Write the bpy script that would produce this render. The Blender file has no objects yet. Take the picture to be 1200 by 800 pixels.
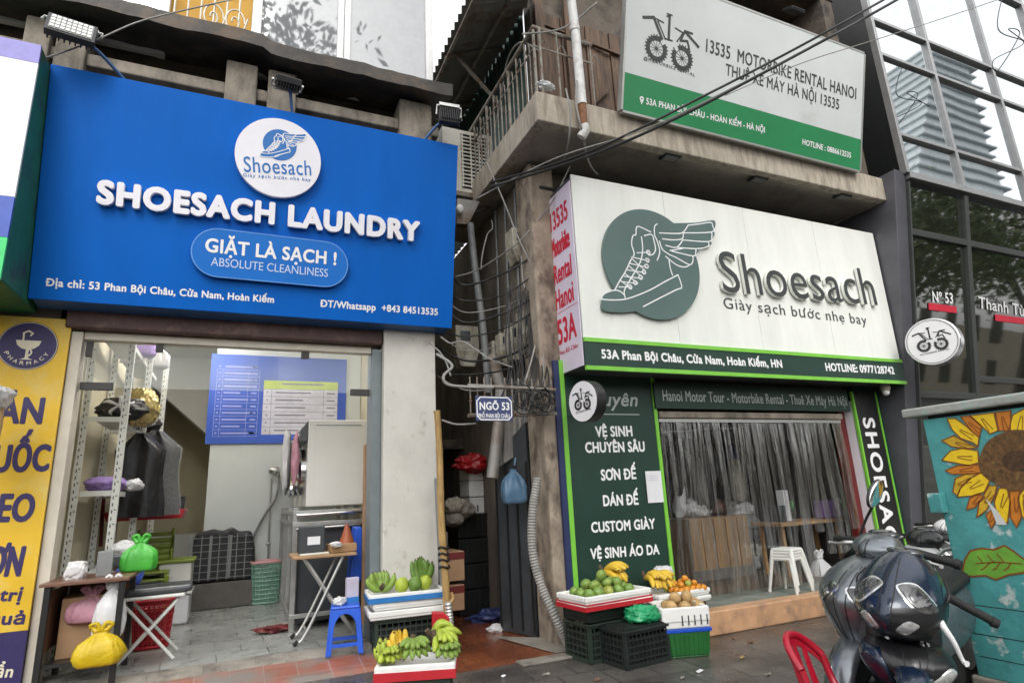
import bpy, math, random
from mathutils import Vector as V, Matrix, noise as NZ
random.seed(7)
S = bpy.context.scene
COL = S.collection
R = math.radians
sin, cos, PI = math.sin, math.cos, math.pi

# ---------------------------------------------------------------- camera
YAW, PIT, ROLL, FPX, CAMH = R(24.434), R(14.403), R(-2.779), 696.25, 1.6
fw = V((sin(YAW) * cos(PIT), cos(YAW) * cos(PIT), sin(PIT)))
r0 = V((cos(YAW), -sin(YAW), 0)); u0 = r0.cross(fw)
RT = r0 * cos(ROLL) + u0 * sin(ROLL); UP = r0 * -sin(ROLL) + u0 * cos(ROLL)
EYE = V((0, 0, CAMH))
cam = bpy.data.cameras.new('camera'); cam.sensor_width = 36; cam.lens = FPX / 1200 * 36
cam.clip_start = .05; cam.clip_end = 2000
camo = bpy.data.objects.new('camera', cam); COL.objects.link(camo)
camo.matrix_world = Matrix(((RT.x, UP.x, -fw.x, 0), (RT.y, UP.y, -fw.y, 0), (RT.z, UP.z, -fw.z, CAMH), (0, 0, 0, 1)))
S.camera = camo
# ---------------------------------------------------------------- world and sun (bright overcast)
W = bpy.data.worlds.new('World'); S.world = W; W.use_nodes = True
nt = W.node_tree; bg = nt.nodes['Background']
SUN_EL, SUN_ROT = R(40), R(198)
sky = nt.nodes.new('ShaderNodeTexSky'); sky.sky_type = 'NISHITA'; sky.sun_disc = False
sky.sun_elevation = SUN_EL; sky.sun_rotation = SUN_ROT; sky.dust_density = 6; sky.air_density = 1.0; sky.ozone_density = 1
hsv = nt.nodes.new('ShaderNodeHueSaturation'); hsv.inputs['Saturation'].default_value = .12
cn = nt.nodes.new('ShaderNodeTexNoise'); cn.inputs['Scale'].default_value = 2.2; cn.inputs['Detail'].default_value = 5
gm = nt.nodes.new('ShaderNodeGamma'); gm.inputs['Gamma'].default_value = .5
mr = nt.nodes.new('ShaderNodeMapRange'); mr.inputs['To Min'].default_value = 4.0; mr.inputs['To Max'].default_value = 5.2
mx = nt.nodes.new('ShaderNodeVectorMath'); mx.operation = 'SCALE'
nt.links.new(sky.outputs[0], hsv.inputs['Color']); nt.links.new(hsv.outputs[0], gm.inputs[0]); nt.links.new(gm.outputs[0], mx.inputs[0])
nt.links.new(cn.outputs['Fac'], mr.inputs['Value']); nt.links.new(mr.outputs[0], mx.inputs['Scale'])
nt.links.new(mx.outputs[0], bg.inputs['Color']); bg.inputs['Strength'].default_value = .15
sl = bpy.data.lights.new('sun', 'SUN'); sl.energy = .95; sl.angle = R(26); sl.color = (1, .97, .93)
so = bpy.data.objects.new('sun', sl); COL.objects.link(so)
sd = V((sin(SUN_ROT) * cos(SUN_EL), cos(SUN_ROT) * cos(SUN_EL), sin(SUN_EL)))
so.rotation_euler = (-sd).to_track_quat('-Z', 'Y').to_euler(); so.location = (0, -10, 20)
S.view_settings.view_transform = 'Standard'; S.view_settings.look = 'None'
S.view_settings.gamma = 1; S.view_settings.exposure = 0.33; S.view_settings.use_curve_mapping = False
S.cycles.use_denoising = True
S.cycles.max_bounces = 8; S.cycles.transparent_max_bounces = 24; S.cycles.caustics_reflective = False; S.cycles.caustics_refractive = False

# ---------------------------------------------------------------- pixel (1200x800) to a point on a real plane
def ray(u, v): return RT * ((u - 600) / FPX) + UP * ((400 - v) / FPX) + fw
def PY(u, v, Y): d = ray(u, v); return EYE + d * (Y / d.y)
def PX(u, v, X): d = ray(u, v); return EYE + d * (X / d.x)
def PZ(u, v, Z=0.): d = ray(u, v); return EYE + d * ((Z - CAMH) / d.z)

class Frame:
    "a flat face: origin, two axes in it and the normal towards the street"
    def __init__(s, o, ex, ey):
        s.o = V(o); s.ex = V(ex).normalized(); s.ey = V(ey)
        s.ey = (s.ey - s.ex * s.ey.dot(s.ex)).normalized(); s.n = s.ex.cross(s.ey).normalized()
    def at(s, a, b, h=0): return s.o + s.ex * a + s.ey * b + s.n * h
    def loc(s, p): p = V(p) - s.o; return p.dot(s.ex), p.dot(s.ey)
    def px(s, u, v):
        d = ray(u, v); t = (s.o - EYE).dot(s.n) / d.dot(s.n)
        return s.loc(EYE + d * t)
    def lift(s, h): return Frame(s.o + s.n * h, s.ex, s.ey)
def FY(Y): return Frame((0, Y, 0), (1, 0, 0), (0, 0, 1))

# ---------------------------------------------------------------- mesh collecting
class MB:
    def __init__(s): s.v = []; s.f = []; s.mi = []; s.c = 0
    def add(s, vs, fs):
        n = len(s.v); s.v += [V(p) for p in vs]
        for f in fs: s.f.append([i + n for i in f]); s.mi.append(s.c)
        return s
    def box(s, a, b, M=None, ctr=None):
        x0, y0, z0 = [min(a[i], b[i]) for i in range(3)]; x1, y1, z1 = [max(a[i], b[i]) for i in range(3)]
        p = [V(q) for q in ((x0, y0, z0), (x1, y0, z0), (x1, y1, z0), (x0, y1, z0), (x0, y0, z1), (x1, y0, z1), (x1, y1, z1), (x0, y1, z1))]
        if M is not None: p = [M @ q for q in p]
        return s.add(p, [(3, 2, 1, 0), (4, 5, 6, 7), (0, 1, 5, 4), (1, 2, 6, 5), (2, 3, 7, 6), (3, 0, 4, 7)])
    def cbox(s, c, sz, rz=0, rot=None):
        M = Matrix.Translation(V(c)) @ (rot.to_4x4() if rot is not None else Matrix.Rotation(rz, 4, 'Z'))
        h = V(sz) / 2
        return s.box(-h, h, M)
    def prism(s, pts, d):
        pts = [V(p) for p in pts]; d = V(d); n = len(pts)
        nn = V((0, 0, 0))
        for i in range(n): nn += pts[i].cross(pts[(i + 1) % n])
        if nn.dot(d) > 0: pts.reverse()
        return s.add(pts + [p + d for p in pts], [list(range(n)), list(range(2 * n - 1, n - 1, -1))] + [(i, i + n, (i + 1) % n + n, (i + 1) % n) for i in range(n)])
    def fbox(s, fr, a0, b0, a1, b1, h0, h1):
        return s.prism([fr.at(a0, b0, h0), fr.at(a1, b0, h0), fr.at(a1, b1, h0), fr.at(a0, b1, h0)], fr.n * (h1 - h0))
    def fpoly(s, fr, ab, h0, h1): return s.prism([fr.at(a, b, h0) for a, b in ab], fr.n * (h1 - h0))
    def bar(s, a, b, w, t=None, up=(0, 0, 1)):
        a, b = V(a), V(b); d = (b - a).normalized(); up = V(up)
        if abs(d.dot(up)) > .95: up = V((0, 1, 0))
        x = d.cross(up).normalized() * (w / 2); y = x.cross(d).normalized() * ((t or w) / 2)
        return s.prism([a - x - y, a + x - y, a + x + y, a - x + y], b - a)
    def loft(s, rings, cap=True, close=True):
        n = len(rings[0]); base = [p for r in rings for p in r]; f = []
        for i in range(len(rings) - 1):
            for j in range(n if close else n - 1):
                k = (j + 1) % n
                f.append((i * n + j, i * n + k, (i + 1) * n + k, (i + 1) * n + j))
        if cap and close: f.append(list(range(n - 1, -1, -1))); f.append([(len(rings) - 1) * n + j for j in range(n)])
        return s.add(base, f)
    def tube(s, pts, r, n=8, cap=True, sm=0):
        pts = [V(p) for p in pts]
        rr = r if isinstance(r, (list, tuple)) else [r] * len(pts)
        if sm:
            q, rq = [], []
            N = len(pts)
            for i in range(N - 1):
                p0, p1, p2, p3 = pts[max(i - 1, 0)], pts[i], pts[i + 1], pts[min(i + 2, N - 1)]
                for k in range(sm):
                    t = k / sm
                    q.append(.5 * ((2 * p1) + (p2 - p0) * t + (2 * p0 - 5 * p1 + 4 * p2 - p3) * t * t + (3 * p1 - p0 - 3 * p2 + p3) * t ** 3))
                    rq.append(rr[i] + (rr[i + 1] - rr[i]) * t)
            q.append(pts[-1]); rq.append(rr[-1]); pts, rr = q, rq
        rings = []; prev = None
        for i, p in enumerate(pts):
            d = (pts[min(i + 1, len(pts) - 1)] - pts[max(i - 1, 0)])
            d = d.normalized() if d.length > 1e-9 else V((0, 0, 1))
            if prev is None: x = d.orthogonal().normalized()
            else:
                x = prev - d * prev.dot(d)
                x = x.normalized() if x.length > 1e-6 else d.orthogonal().normalized()
            prev = x; y = d.cross(x)
            rings.append([p + (x * cos(2 * PI * j / n) + y * sin(2 * PI * j / n)) * rr[i] for j in range(n)])
        return s.loft(rings, cap)
    def lathe(s, c, prof, n=24, M=None):
        c = V(c); rings = []
        for rr, z in prof:
            ring = [V((max(rr, 1e-4) * cos(2 * PI * j / n), max(rr, 1e-4) * sin(2 * PI * j / n), z)) for j in range(n)]
            rings.append([c + (M @ p if M is not None else p) for p in ring])
        return s.loft(rings)
    def ell(s, c, rad, nu=14, nv=9, M=None, wob=0, seed=0):
        c = V(c); rad = V(rad); rings = []
        for i in range(nv):
            t = PI * (.02 + .96 * i / (nv - 1)); ring = []
            for j in range(nu):
                a = 2 * PI * j / nu
                d = V((sin(t) * cos(a), sin(t) * sin(a), -cos(t)))
                k = 1 + (wob * NZ.noise(d * 1.7 + V((seed * 3.1, seed, 0))) if wob else 0)
                p = V((d.x * rad.x, d.y * rad.y, d.z * rad.z)) * k
                ring.append(c + (M @ p if M is not None else p))
            rings.append(ring)
        return s.loft(rings)
    def disc(s, fr, a, b, r, h0, h1, n=40, ry=None):
        return s.fpoly(fr, [(a + r * cos(2 * PI * i / n), b + (ry or r) * sin(2 * PI * i / n)) for i in range(n)], h0, h1)
    def ring(s, fr, a, b, r1, r2, h0, h1, n=36, a0=0, a1=2 * PI):
        full = abs(a1 - a0 - 2 * PI) < 1e-6; vs = []; fs = []
        m = n if full else n + 1
        for i in range(m):
            t = a0 + (a1 - a0) * i / n
            for r, h in ((r1, h0), (r2, h0), (r2, h1), (r1, h1)): vs.append(fr.at(a + r * cos(t), b + r * sin(t), h))
        for i in range(n):
            j = (i + 1) % m
            for k in range(4): fs.append((i * 4 + k, i * 4 + (k + 1) % 4, j * 4 + (k + 1) % 4, j * 4 + k))
        return s.add(vs, fs)
    def ribbon(s, fr, pts, w, h0, h1, close=False):
        "a flat painted or cut line of width w on a face"
        n = len(pts)
        for i in range(n if close else n - 1):
            a, b = V((*pts[i], 0)), V((*pts[(i + 1) % n], 0)); d = b - a
            if d.length < 1e-6: continue
            e = d.normalized() * w * .3; nn = V((-d.y, d.x, 0)).normalized() * w / 2; a = a - e; b = b + e
            s.fpoly(fr, [(p.x, p.y) for p in (a - nn, b - nn, b + nn, a + nn)], h0, h1 + (i % 2) * 3e-4)
        return s
    def build(s, name, m, parent=None, smooth=None, bevel=0, seg=2):
        me = bpy.data.meshes.new(name)
        o = V((0, 0, 0))
        p = parent
        while p is not None: o += p.location; p = p.parent
        me.from_pydata([v - o for v in s.v], [], s.f)
        ms = m if isinstance(m, (list, tuple)) else [m]
        for k in ms: me.materials.append(M[k] if isinstance(k, str) else k)
        me.polygons.foreach_set('material_index', s.mi)
        if smooth is not None:
            me.polygons.foreach_set('use_smooth', [True] * len(me.polygons)); me.set_sharp_from_angle(angle=R(smooth))
        me.update()
        ob = bpy.data.objects.new(name, me); COL.objects.link(ob)
        if parent is not None: ob.parent = parent
        if bevel:
            b = ob.modifiers.new('edge', 'BEVEL'); b.width = bevel; b.segments = seg; b.limit_method = 'ANGLE'; b.angle_limit = R(40)
            b.harden_normals = False
        return ob

def thing(name, label, cat, loc=(0, 0, 0), group=None):
    o = bpy.data.objects.new(name, None); COL.objects.link(o); o.location = loc; o.empty_display_size = .1
    return tag(o, label, cat, group)
def tag(o, label, cat, group=None):
    o['label'] = label; o['category'] = cat
    if group: o['group'] = group
    return o
def kind(o, k): o['kind'] = k; return o
def dup(root, loc, rz=None, label=None, scale=None):
    r = root.copy(); COL.objects.link(r); r.location = loc
    if rz is not None: r.rotation_euler = (0, 0, rz)
    if label: r['label'] = label
    if scale: r.scale = (scale,) * 3
    for ch in list(root.children):
        c = ch.copy(); COL.objects.link(c); c.parent = r
        for g in list(ch.children):
            d = g.copy(); COL.objects.link(d); d.parent = c
    return r

# ---------------------------------------------------------------- lettering
_tc = {}; _rw = {}
def raw(body, space=1., shear=0.):
    key = (body, space, shear)
    if key in _rw: return _rw[key]
    c = bpy.data.curves.new('letters', 'FONT'); c.body = body; c.space_character = space; c.shear = shear; c.resolution_u = 4
    o = bpy.data.objects.new('letters', c); COL.objects.link(o)
    me = bpy.data.meshes.new_from_object(o.evaluated_get(bpy.context.evaluated_depsgraph_get()))
    _rw[key] = ([(p.co.x, p.co.y, 0.) for p in me.vertices], [list(p.vertices) for p in me.polygons])
    bpy.data.objects.remove(o); bpy.data.meshes.remove(me); bpy.data.curves.remove(c)
    return _rw[key]
PLAIN = {'ơ': 'o', 'ớ': 'ó', 'Ơ': 'O', 'Đ': 'D', 'ẹ': 'e', 'ệ': 'ê', 'Ệ': 'Ê'}    # letters whose horn, bar or dot is added as a piece of its own
def glyphs(body, space=1., shear=0.):
    key = (body, space, shear)
    if key in _tc: return _tc[key]
    plain = ''.join(PLAIN.get(c, c) for c in body)
    vs, fs = raw(plain, space, shear); vs = list(vs); fs = [list(f) for f in fs]
    for i, ch in enumerate(body):
        if ch not in PLAIN: continue
        xr = max(p[0] for p in raw(plain[:i + 1], space, shear)[0]); one = [p[0] for p in raw(plain[i], space, shear)[0]]; w = max(one) - min(one); xl = xr - w
        if ch in 'ơớ': P = [(-.09, .44), (-.03, .48), (.0, .58), (.07, .57), (.045, .46), (-.03, .38)]; P = [(xr + x, y) for x, y in P]
        elif ch == 'Ơ': P = [(-.15, .60), (-.05, .66), (.0, .78), (.075, .77), (.05, .64), (-.06, .54)]; P = [(xr + x, y) for x, y in P]
        elif ch == 'Đ': P = [(xl - .07, .31), (xl + .2, .31), (xl + .2, .38), (xl - .07, .38)]
        else: P = [((xl + xr) / 2 + .045 * cos(2 * PI * k / 10), -.14 + .045 * sin(2 * PI * k / 10)) for k in range(10)]
        n = len(vs); vs += [(x, y, 6e-5) for x, y in P]; fs.append(list(range(n, n + len(P))))
    edges = {}
    for f in fs:
        for i in range(len(f)):
            e = (f[i], f[(i + 1) % len(f)])
            if (e[1], e[0]) in edges: del edges[(e[1], e[0])]
            else: edges[e] = 1
    x0 = min(p[0] for p in vs); x1 = max(p[0] for p in vs)
    _tc[key] = ([((x - x0) / (x1 - x0), y / .7, z) for x, y, z in vs], fs, list(edges), (x1 - x0) / .7)
    return _tc[key]
def text_ab(fr, body, L, Rr, cap, bold=0., depth=0., h=.002, mb=None, space=1., shear=0., n=12, side=None):
    "letters whose baseline runs from L to Rr (plane coordinates); cap is the capital height in metres"
    mb = mb or MB(); bold *= .5
    if bold and space == 1.: space = 1.06
    vs, fs, ed, _ = glyphs(body, space, shear)
    L = V((*L, 0)); Rv = V((*Rr, 0)); e1 = (Rv - L).normalized(); e2 = V((-e1.y, e1.x, 0)); w = (Rv - L).length
    rb = bold * cap; L = L + e1 * rb; w -= 2 * rb; hh = cap - 2 * rb
    sh = [(0, 0)] if not bold else [(cos(2 * PI * k / n) * rb, sin(2 * PI * k / n) * rb) for k in range(n)] + ([(0, 0)] if bold > .05 else [])
    for k, (dx, dy) in enumerate(sh):
        z = h + depth + k * 1.2e-4
        P = [L + e1 * (x * w + dx) + e2 * (y * hh + rb + dy) + V((0, 0, zz)) for x, y, zz in vs]
        top = [fr.at(p.x, p.y, z + p.z) for p in P]
        if depth:
            nv = len(P)
            k0 = len(mb.v); c0 = mb.c; mb.add(top + [fr.at(p.x, p.y, h) for p in P], fs)
            if side is not None: mb.c = side
            mb.v += []; mb.f += [[i + k0 for i in (b, a, a + nv, b + nv)] for a, b in ed]; mb.mi += [mb.c] * len(ed); mb.c = c0
        else: mb.add(top, fs)
    return mb
def text(fr, body, uL, uR, cap_px, bold=0., depth=0., h=.002, mb=None, space=1., shear=0., n=12, side=None):
    L = fr.px(*uL); Rr = fr.px(*uR); t = fr.px(uL[0], uL[1] - cap_px)
    cap = math.hypot(t[0] - L[0], t[1] - L[1])
    return text_ab(fr, body, L, Rr, cap, bold, depth, h, mb, space, shear, n, side)
def line(parent, m, *a, **k): return text(*a, **k).build('lettering', m, parent)

# ---------------------------------------------------------------- materials
M = {}
def mat(name, col, rough=.6, metal=0., var=.12, vs=6., bump=0., bs=60., col2=None, c2s=3., c2t=(.5, .65), spec=.5, coat=0., alpha=1., emit=0., trans=0., ior=1.5, stretch=(1, 1, 1), rv=.08):
    m = bpy.data.materials.new(name); m.use_nodes = True; M[name] = m
    t = m.node_tree; b = t.nodes['Principled BSDF']; N = t.nodes.new; K = t.links.new
    b.inputs['Metallic'].default_value = metal; b.inputs['Specular IOR Level'].default_value = spec
    b.inputs['Coat Weight'].default_value = coat; b.inputs['Coat Roughness'].default_value = .08
    b.inputs['Alpha'].default_value = alpha; b.inputs['Transmission Weight'].default_value = trans; b.inputs['IOR'].default_value = ior
    if emit:
        b.inputs['Emission Color'].default_value = (*col, 1); b.inputs['Emission Strength'].default_value = emit
    tc = N('ShaderNodeTexCoord'); mp = N('ShaderNodeMapping'); mp.inputs['Scale'].default_value = stretch
    K(tc.outputs['Object'], mp.inputs['Vector'])
    def nz(sc, det=6, ro=.6):
        n = N('ShaderNodeTexNoise'); n.inputs['Scale'].default_value = sc; n.inputs['Detail'].default_value = det; n.inputs['Roughness'].default_value = ro
        K(mp.outputs[0], n.inputs['Vector']); return n
    n1 = nz(vs)
    rp = N('ShaderNodeValToRGB'); rp.color_ramp.elements[0].position = .3; rp.color_ramp.elements[1].position = .7
    rp.color_ramp.elements[0].color = (*[c * (1 - var) for c in col], 1); rp.color_ramp.elements[1].color = (*[min(1, c * (1 + var)) for c in col], 1)
    K(n1.outputs['Fac'], rp.inputs['Fac']); out = rp.outputs['Color']
    if col2:
        n2 = nz(c2s, 8, .65); r2 = N('ShaderNodeValToRGB'); r2.color_ramp.elements[0].position = c2t[0]; r2.color_ramp.elements[1].position = c2t[1]
        K(n2.outputs['Fac'], r2.inputs['Fac'])
        mxn = N('ShaderNodeMix'); mxn.data_type = 'RGBA'; mxn.inputs['B'].default_value = (*col2, 1)
        K(out, mxn.inputs['A']); K(r2.outputs['Color'], mxn.inputs['Factor']); out = mxn.outputs['Result']
    K(out, b.inputs['Base Color'])
    mr = N('ShaderNodeMapRange'); mr.inputs['To Min'].default_value = max(.01, rough - rv); mr.inputs['To Max'].default_value = min(1, rough + rv)
    n3 = nz(vs * 2.3); K(n3.outputs['Fac'], mr.inputs['Value']); K(mr.outputs[0], b.inputs['Roughness'])
    if bump:
        n4 = nz(bs, 8, .6); bp = N('ShaderNodeBump'); bp.inputs['Strength'].default_value = bump; bp.inputs['Distance'].default_value = .02
        K(n4.outputs['Fac'], bp.inputs['Height']); K(bp.outputs[0], b.inputs['Normal'])
    return m
def brickmat(name, c1, c2, mortar, w, h, mort=.01, rough=.5, off=.5, bump=.4, rot=0, stain=None, spec=.5, st=(.5, .7), wet=0):
    m = bpy.data.materials.new(name); m.use_nodes = True; M[name] = m
    t = m.node_tree; b = t.nodes['Principled BSDF']; N = t.nodes.new; K = t.links.new
    b.inputs['Specular IOR Level'].default_value = spec
    tc = N('ShaderNodeTexCoord'); mp = N('ShaderNodeMapping'); mp.inputs['Rotation'].default_value = (0, 0, rot)
    K(tc.outputs['Object'], mp.inputs['Vector'])
    wob = N('ShaderNodeTexNoise'); wob.inputs['Scale'].default_value = 2.; K(mp.outputs[0], wob.inputs['Vector'])
    vm = N('ShaderNodeVectorMath'); vm.operation = 'MULTIPLY_ADD'; vm.inputs[1].default_value = (.012, .012, 0); K(wob.outputs['Color'], vm.inputs[0]); K(mp.outputs[0], vm.inputs[2])
    br = N('ShaderNodeTexBrick'); br.inputs['Scale'].default_value = 1; br.inputs['Brick Width'].default_value = w; br.inputs['Row Height'].default_value = h
    br.inputs['Mortar Size'].default_value = mort; br.inputs['Mortar Smooth'].default_value = .2; br.offset = off
    br.inputs['Color1'].default_value = (*c1, 1); br.inputs['Color2'].default_value = (*c2, 1); br.inputs['Mortar'].default_value = (*mortar, 1)
    K(vm.outputs[0], br.inputs['Vector'])
    n = N('ShaderNodeTexNoise'); n.inputs['Scale'].default_value = 3; n.inputs['Detail'].default_value = 9; n.inputs['Roughness'].default_value = .7; K(mp.outputs[0], n.inputs['Vector'])
    mr = N('ShaderNodeMapRange'); mr.inputs['To Min'].default_value = .6; mr.inputs['To Max'].default_value = 1.35; K(n.outputs['Fac'], mr.inputs['Value'])
    sc = N('ShaderNodeVectorMath'); sc.operation = 'SCALE'; K(br.outputs['Color'], sc.inputs[0]); K(mr.outputs[0], sc.inputs['Scale']); out = sc.outputs[0]
    if stain:
        n2 = N('ShaderNodeTexNoise'); n2.inputs['Scale'].default_value = 1.6; n2.inputs['Detail'].default_value = 8; K(mp.outputs[0], n2.inputs['Vector'])
        r2 = N('ShaderNodeValToRGB'); r2.color_ramp.elements[0].position = st[0]; r2.color_ramp.elements[1].position = st[1]; K(n2.outputs['Fac'], r2.inputs['Fac'])
        mxn = N('ShaderNodeMix'); mxn.data_type = 'RGBA'; mxn.inputs['B'].default_value = (*stain, 1); K(out, mxn.inputs['A']); K(r2.outputs[0], mxn.inputs['Factor']); out = mxn.outputs['Result']
    K(out, b.inputs['Base Color'])
    m2 = N('ShaderNodeMapRange'); m2.inputs['To Min'].default_value = rough - .15 - wet; m2.inputs['To Max'].default_value = rough + .15; K(n.outputs['Fac'], m2.inputs['Value']); K(m2.outputs[0], b.inputs['Roughness'])
    ad = N('ShaderNodeMath'); ad.operation = 'MULTIPLY_ADD'; ad.inputs[1].default_value = -.6; K(br.outputs['Fac'], ad.inputs[0]); K(n.outputs['Fac'], ad.inputs[2])
    bp = N('ShaderNodeBump'); bp.inputs['Strength'].default_value = bump; bp.inputs['Distance'].default_value = .02; K(ad.outputs[0], bp.inputs['Height']); K(bp.outputs[0], b.inputs['Normal'])
    return m

mat('blue_panel', (.001, .115, .50), .5, var=.08, vs=1.5, stretch=(2, 2, .4), spec=.12)
mat('pill_blue', (.004, .15, .56), .42, var=.04, vs=1.5, spec=.3)
mat('pill_edge', (.10, .30, .72), .4)
mat('blue_side', (.03, .10, .26), .35, var=.2, spec=.6)
mat('white_acrylic', (.82, .81, .86), .35, var=.03, vs=3)
mat('white_print', (.84, .84, .84), .5, var=.02)
mat('pale_print', (.55, .66, .85), .5, var=.02)
mat('logo_blue', (.01, .15, .48), .4, var=.05)
mat('white_sign', (.80, .81, .76), .5, var=.06, vs=1.2, col2=(.50, .50, .44), c2s=1.3, c2t=(.62, 1.0), stretch=(3, 3, .6))
mat('grey_sign', (.66, .69, .68), .5, var=.05, vs=1.2, col2=(.5, .5, .48), c2s=1.0, c2t=(.6, .85))
mat('logo_green', (.10, .155, .145), .35, var=.10, vs=1.2)
mat('dark_letter', (.05, .055, .055), .4, var=.1)
mat('green_dark', (.012, .042, .030), .42, var=.15, vs=3)
mat('green_lime', (.20, .55, .06), .4, var=.1)
mat('green_mid', (.02, .24, .085), .45, var=.08, vs=2)
mat('green_box', (.02, .14, .06), .5, var=.2, vs=4, col2=(.03, .06, .04), c2s=3)
mat('silver_letter', (.42, .46, .44), .35, metal=.3, var=.1)
mat('red_print', (.62, .02, .05), .5, var=.05)
mat('pink_banner', (.74, .66, .76), .5, var=.05, vs=3)
mat('navy_edge', (.02, .03, .10), .5)
mat('yellow_board', (.72, .45, .02), .5, var=.10, vs=2, col2=(.70, .58, .22), c2s=2.2, c2t=(.5, .75))
mat('navy_print', (.03, .02, .10), .5, var=.1)
mat('cream_print', (.78, .72, .55), .5)
mat('purple_strip', (.24, .22, .55), .5)
mat('royal_strip', (.05, .10, .45), .5)
mat('bright_green_strip', (.05, .62, .18), .5)
mat('white_plaster', (.62, .60, .55), .75, var=.07, vs=3, bump=.25, bs=30, col2=(.44, .40, .34), c2s=5, c2t=(.60, .72))
mat('cream_frame', (.62, .57, .48), .5, var=.08)
mat('grey_frame', (.16, .19, .20), .45, var=.1)
mat('dark_frame', (.035, .032, .03), .5, var=.2)
mat('brown_lintel', (.075, .035, .03), .55, var=.3, col2=(.16, .09, .07), c2s=5)
mat('old_concrete', (.27, .235, .19), .85, var=.3, vs=4, bump=.5, bs=25, col2=(.07, .06, .05), c2s=2.4, c2t=(.48, .7), stretch=(1, 1, .5))
mat('pale_concrete', (.42, .37, .30), .85, stretch=(2.5, 2.5, .5), var=.22, vs=5, bump=.45, bs=30, col2=(.20, .165, .125), c2s=3.5, c2t=(.5, .72))
mat('soffit', (.40, .36, .30), .85, var=.2, vs=2, bump=.2, col2=(.28, .24, .20), c2s=1.6)
mat('dark_wall', (.12, .10, .08), .85, var=.3, vs=3, bump=.4, bs=20, col2=(.03, .027, .025), c2s=2)
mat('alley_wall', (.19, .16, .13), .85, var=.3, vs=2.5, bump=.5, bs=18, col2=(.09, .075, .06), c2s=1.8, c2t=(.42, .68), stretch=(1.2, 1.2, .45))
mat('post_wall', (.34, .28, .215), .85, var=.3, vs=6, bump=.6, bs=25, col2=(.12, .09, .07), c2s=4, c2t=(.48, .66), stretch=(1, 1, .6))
mat('tin_dark', (.06, .052, .045), .55, var=.4, vs=3, bump=.3, bs=15, col2=(.12, .08, .05), c2s=3)
mat('tin_grey', (.32, .31, .29), .5, metal=.3, var=.2, vs=2, col2=(.2, .15, .11), c2s=2)
mat('tin_green', (.025, .06, .05), .5, var=.3, vs=2, col2=(.04, .045, .04))
mat('wood_plank', (.13, .08, .05), .7, var=.4, vs=3, bump=.4, bs=20, col2=(.06, .04, .03), c2s=2, stretch=(6, 6, .7))
mat('window_white', (.75, .75, .75), .4, var=.04)
mat('yellow_wall', (.62, .36, .07), .8, var=.12, vs=3, bump=.2)
mat('rail_grey', (.24, .22, .19), .6, metal=.3, var=.3, vs=10, col2=(.14, .07, .04), c2s=7)
mat('grille_white', (.68, .64, .54), .5, var=.15, vs=9, col2=(.35, .2, .12), c2s=8, c2t=(.62, .7))
mat('pipe_white', (.70, .70, .68), .4, var=.08, col2=(.45, .42, .38), c2s=4)
mat('rust', (.22, .10, .05), .8, var=.4, vs=20)
mat('pvc_grey', (.22, .23, .23), .5, var=.15)
mat('cable_black', (.015, .015, .015), .5, var=.2)
mat('cable_grey', (.28, .27, .25), .55, var=.2)
mat('meter_beige', (.46, .43, .35), .55, var=.2, vs=5, col2=(.2, .17, .13), c2s=4)
mat('ac_white', (.66, .64, .57), .5, var=.1, vs=3, col2=(.4, .36, .28), c2s=3)
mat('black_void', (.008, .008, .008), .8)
mat('plate_blue', (.035, .05, .15), .4, var=.1)
mat('bamboo', (.42, .27, .10), .5, var=.25, vs=4, col2=(.28, .16, .06), c2s=6, stretch=(6, 6, 1))
mat('foam', (.80, .80, .77), .75, var=.05, vs=6, bump=.25, bs=150, col2=(.55, .52, .46), c2s=6, c2t=(.6, .8))
mat('black_plastic', (.012, .013, .013), .4, var=.25, vs=8)
mat('crate_dark', (.018, .024, .022), .38, var=.3, vs=6)
mat('crate_green', (.02, .13, .03), .4, var=.2, vs=6)
mat('crate_olive', (.025, .04, .03), .45, var=.25)
mat('red_plastic', (.48, .02, .03), .35, var=.1)
mat('red_chair', (.36, .008, .025), .3, var=.1, coat=.2)
mat('blue_plastic', (.025, .11, .62), .35, var=.06)
mat('blue_band', (.03, .19, .50), .4)
mat('cobalt_rim', (.01, .08, .50), .4)
mat('red_bag', (.42, .012, .015), .3, var=.25, alpha=.93)
mat('blue_bag', (.10, .19, .30), .25, var=.3, alpha=.85)
mat('green_bag', (.02, .33, .13), .22, var=.25, alpha=.9)
mat('cardboard', (.33, .20, .11), .8, var=.15, vs=5)
mat('wood_tan', (.36, .22, .11), .55, var=.2, vs=4, stretch=(1, 8, 8))
mat('wood_red', (.17, .085, .055), .42, var=.15, vs=5, stretch=(1, 6, 6))
mat('chrome', (.62, .62, .62), .18, metal=1., var=.1)
mat('steel', (.5, .5, .48), .35, metal=.9, var=.15)
mat('alu', (.55, .55, .53), .4, metal=.7, var=.1)
mat('appliance', (.64, .63, .59), .42, var=.04, vs=2)
mat('appliance_dark', (.05, .055, .06), .35, var=.2)
mat('cream_wall', (.58, .53, .38), .75, var=.06, vs=2, bump=.1)
mat('partition', (.70, .74, .73), .5, var=.04, vs=1.5)
mat('ceiling_white', (.72, .72, .69), .7, var=.04)
mat('board_blue', (.05, .12, .55), .3, var=.1, vs=1.5)
mat('board_line', (.42, .45, .80), .4)
mat('board_white', (.70, .70, .82), .4)
mat('board_lime', (.55, .68, .08), .4)
mat('board_ink', (.22, .22, .30), .5)
mat('shelf_white', (.70, .71, .67), .4, var=.05)
mat('slot', (.03, .03, .03), .6)
mat('black_cloth', (.014, .014, .016), .35, var=.4, vs=6, bump=.5, bs=14)
mat('gold_bag', (.50, .40, .17), .22, metal=.5, var=.3, vs=5, bump=.6, bs=10)
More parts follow.
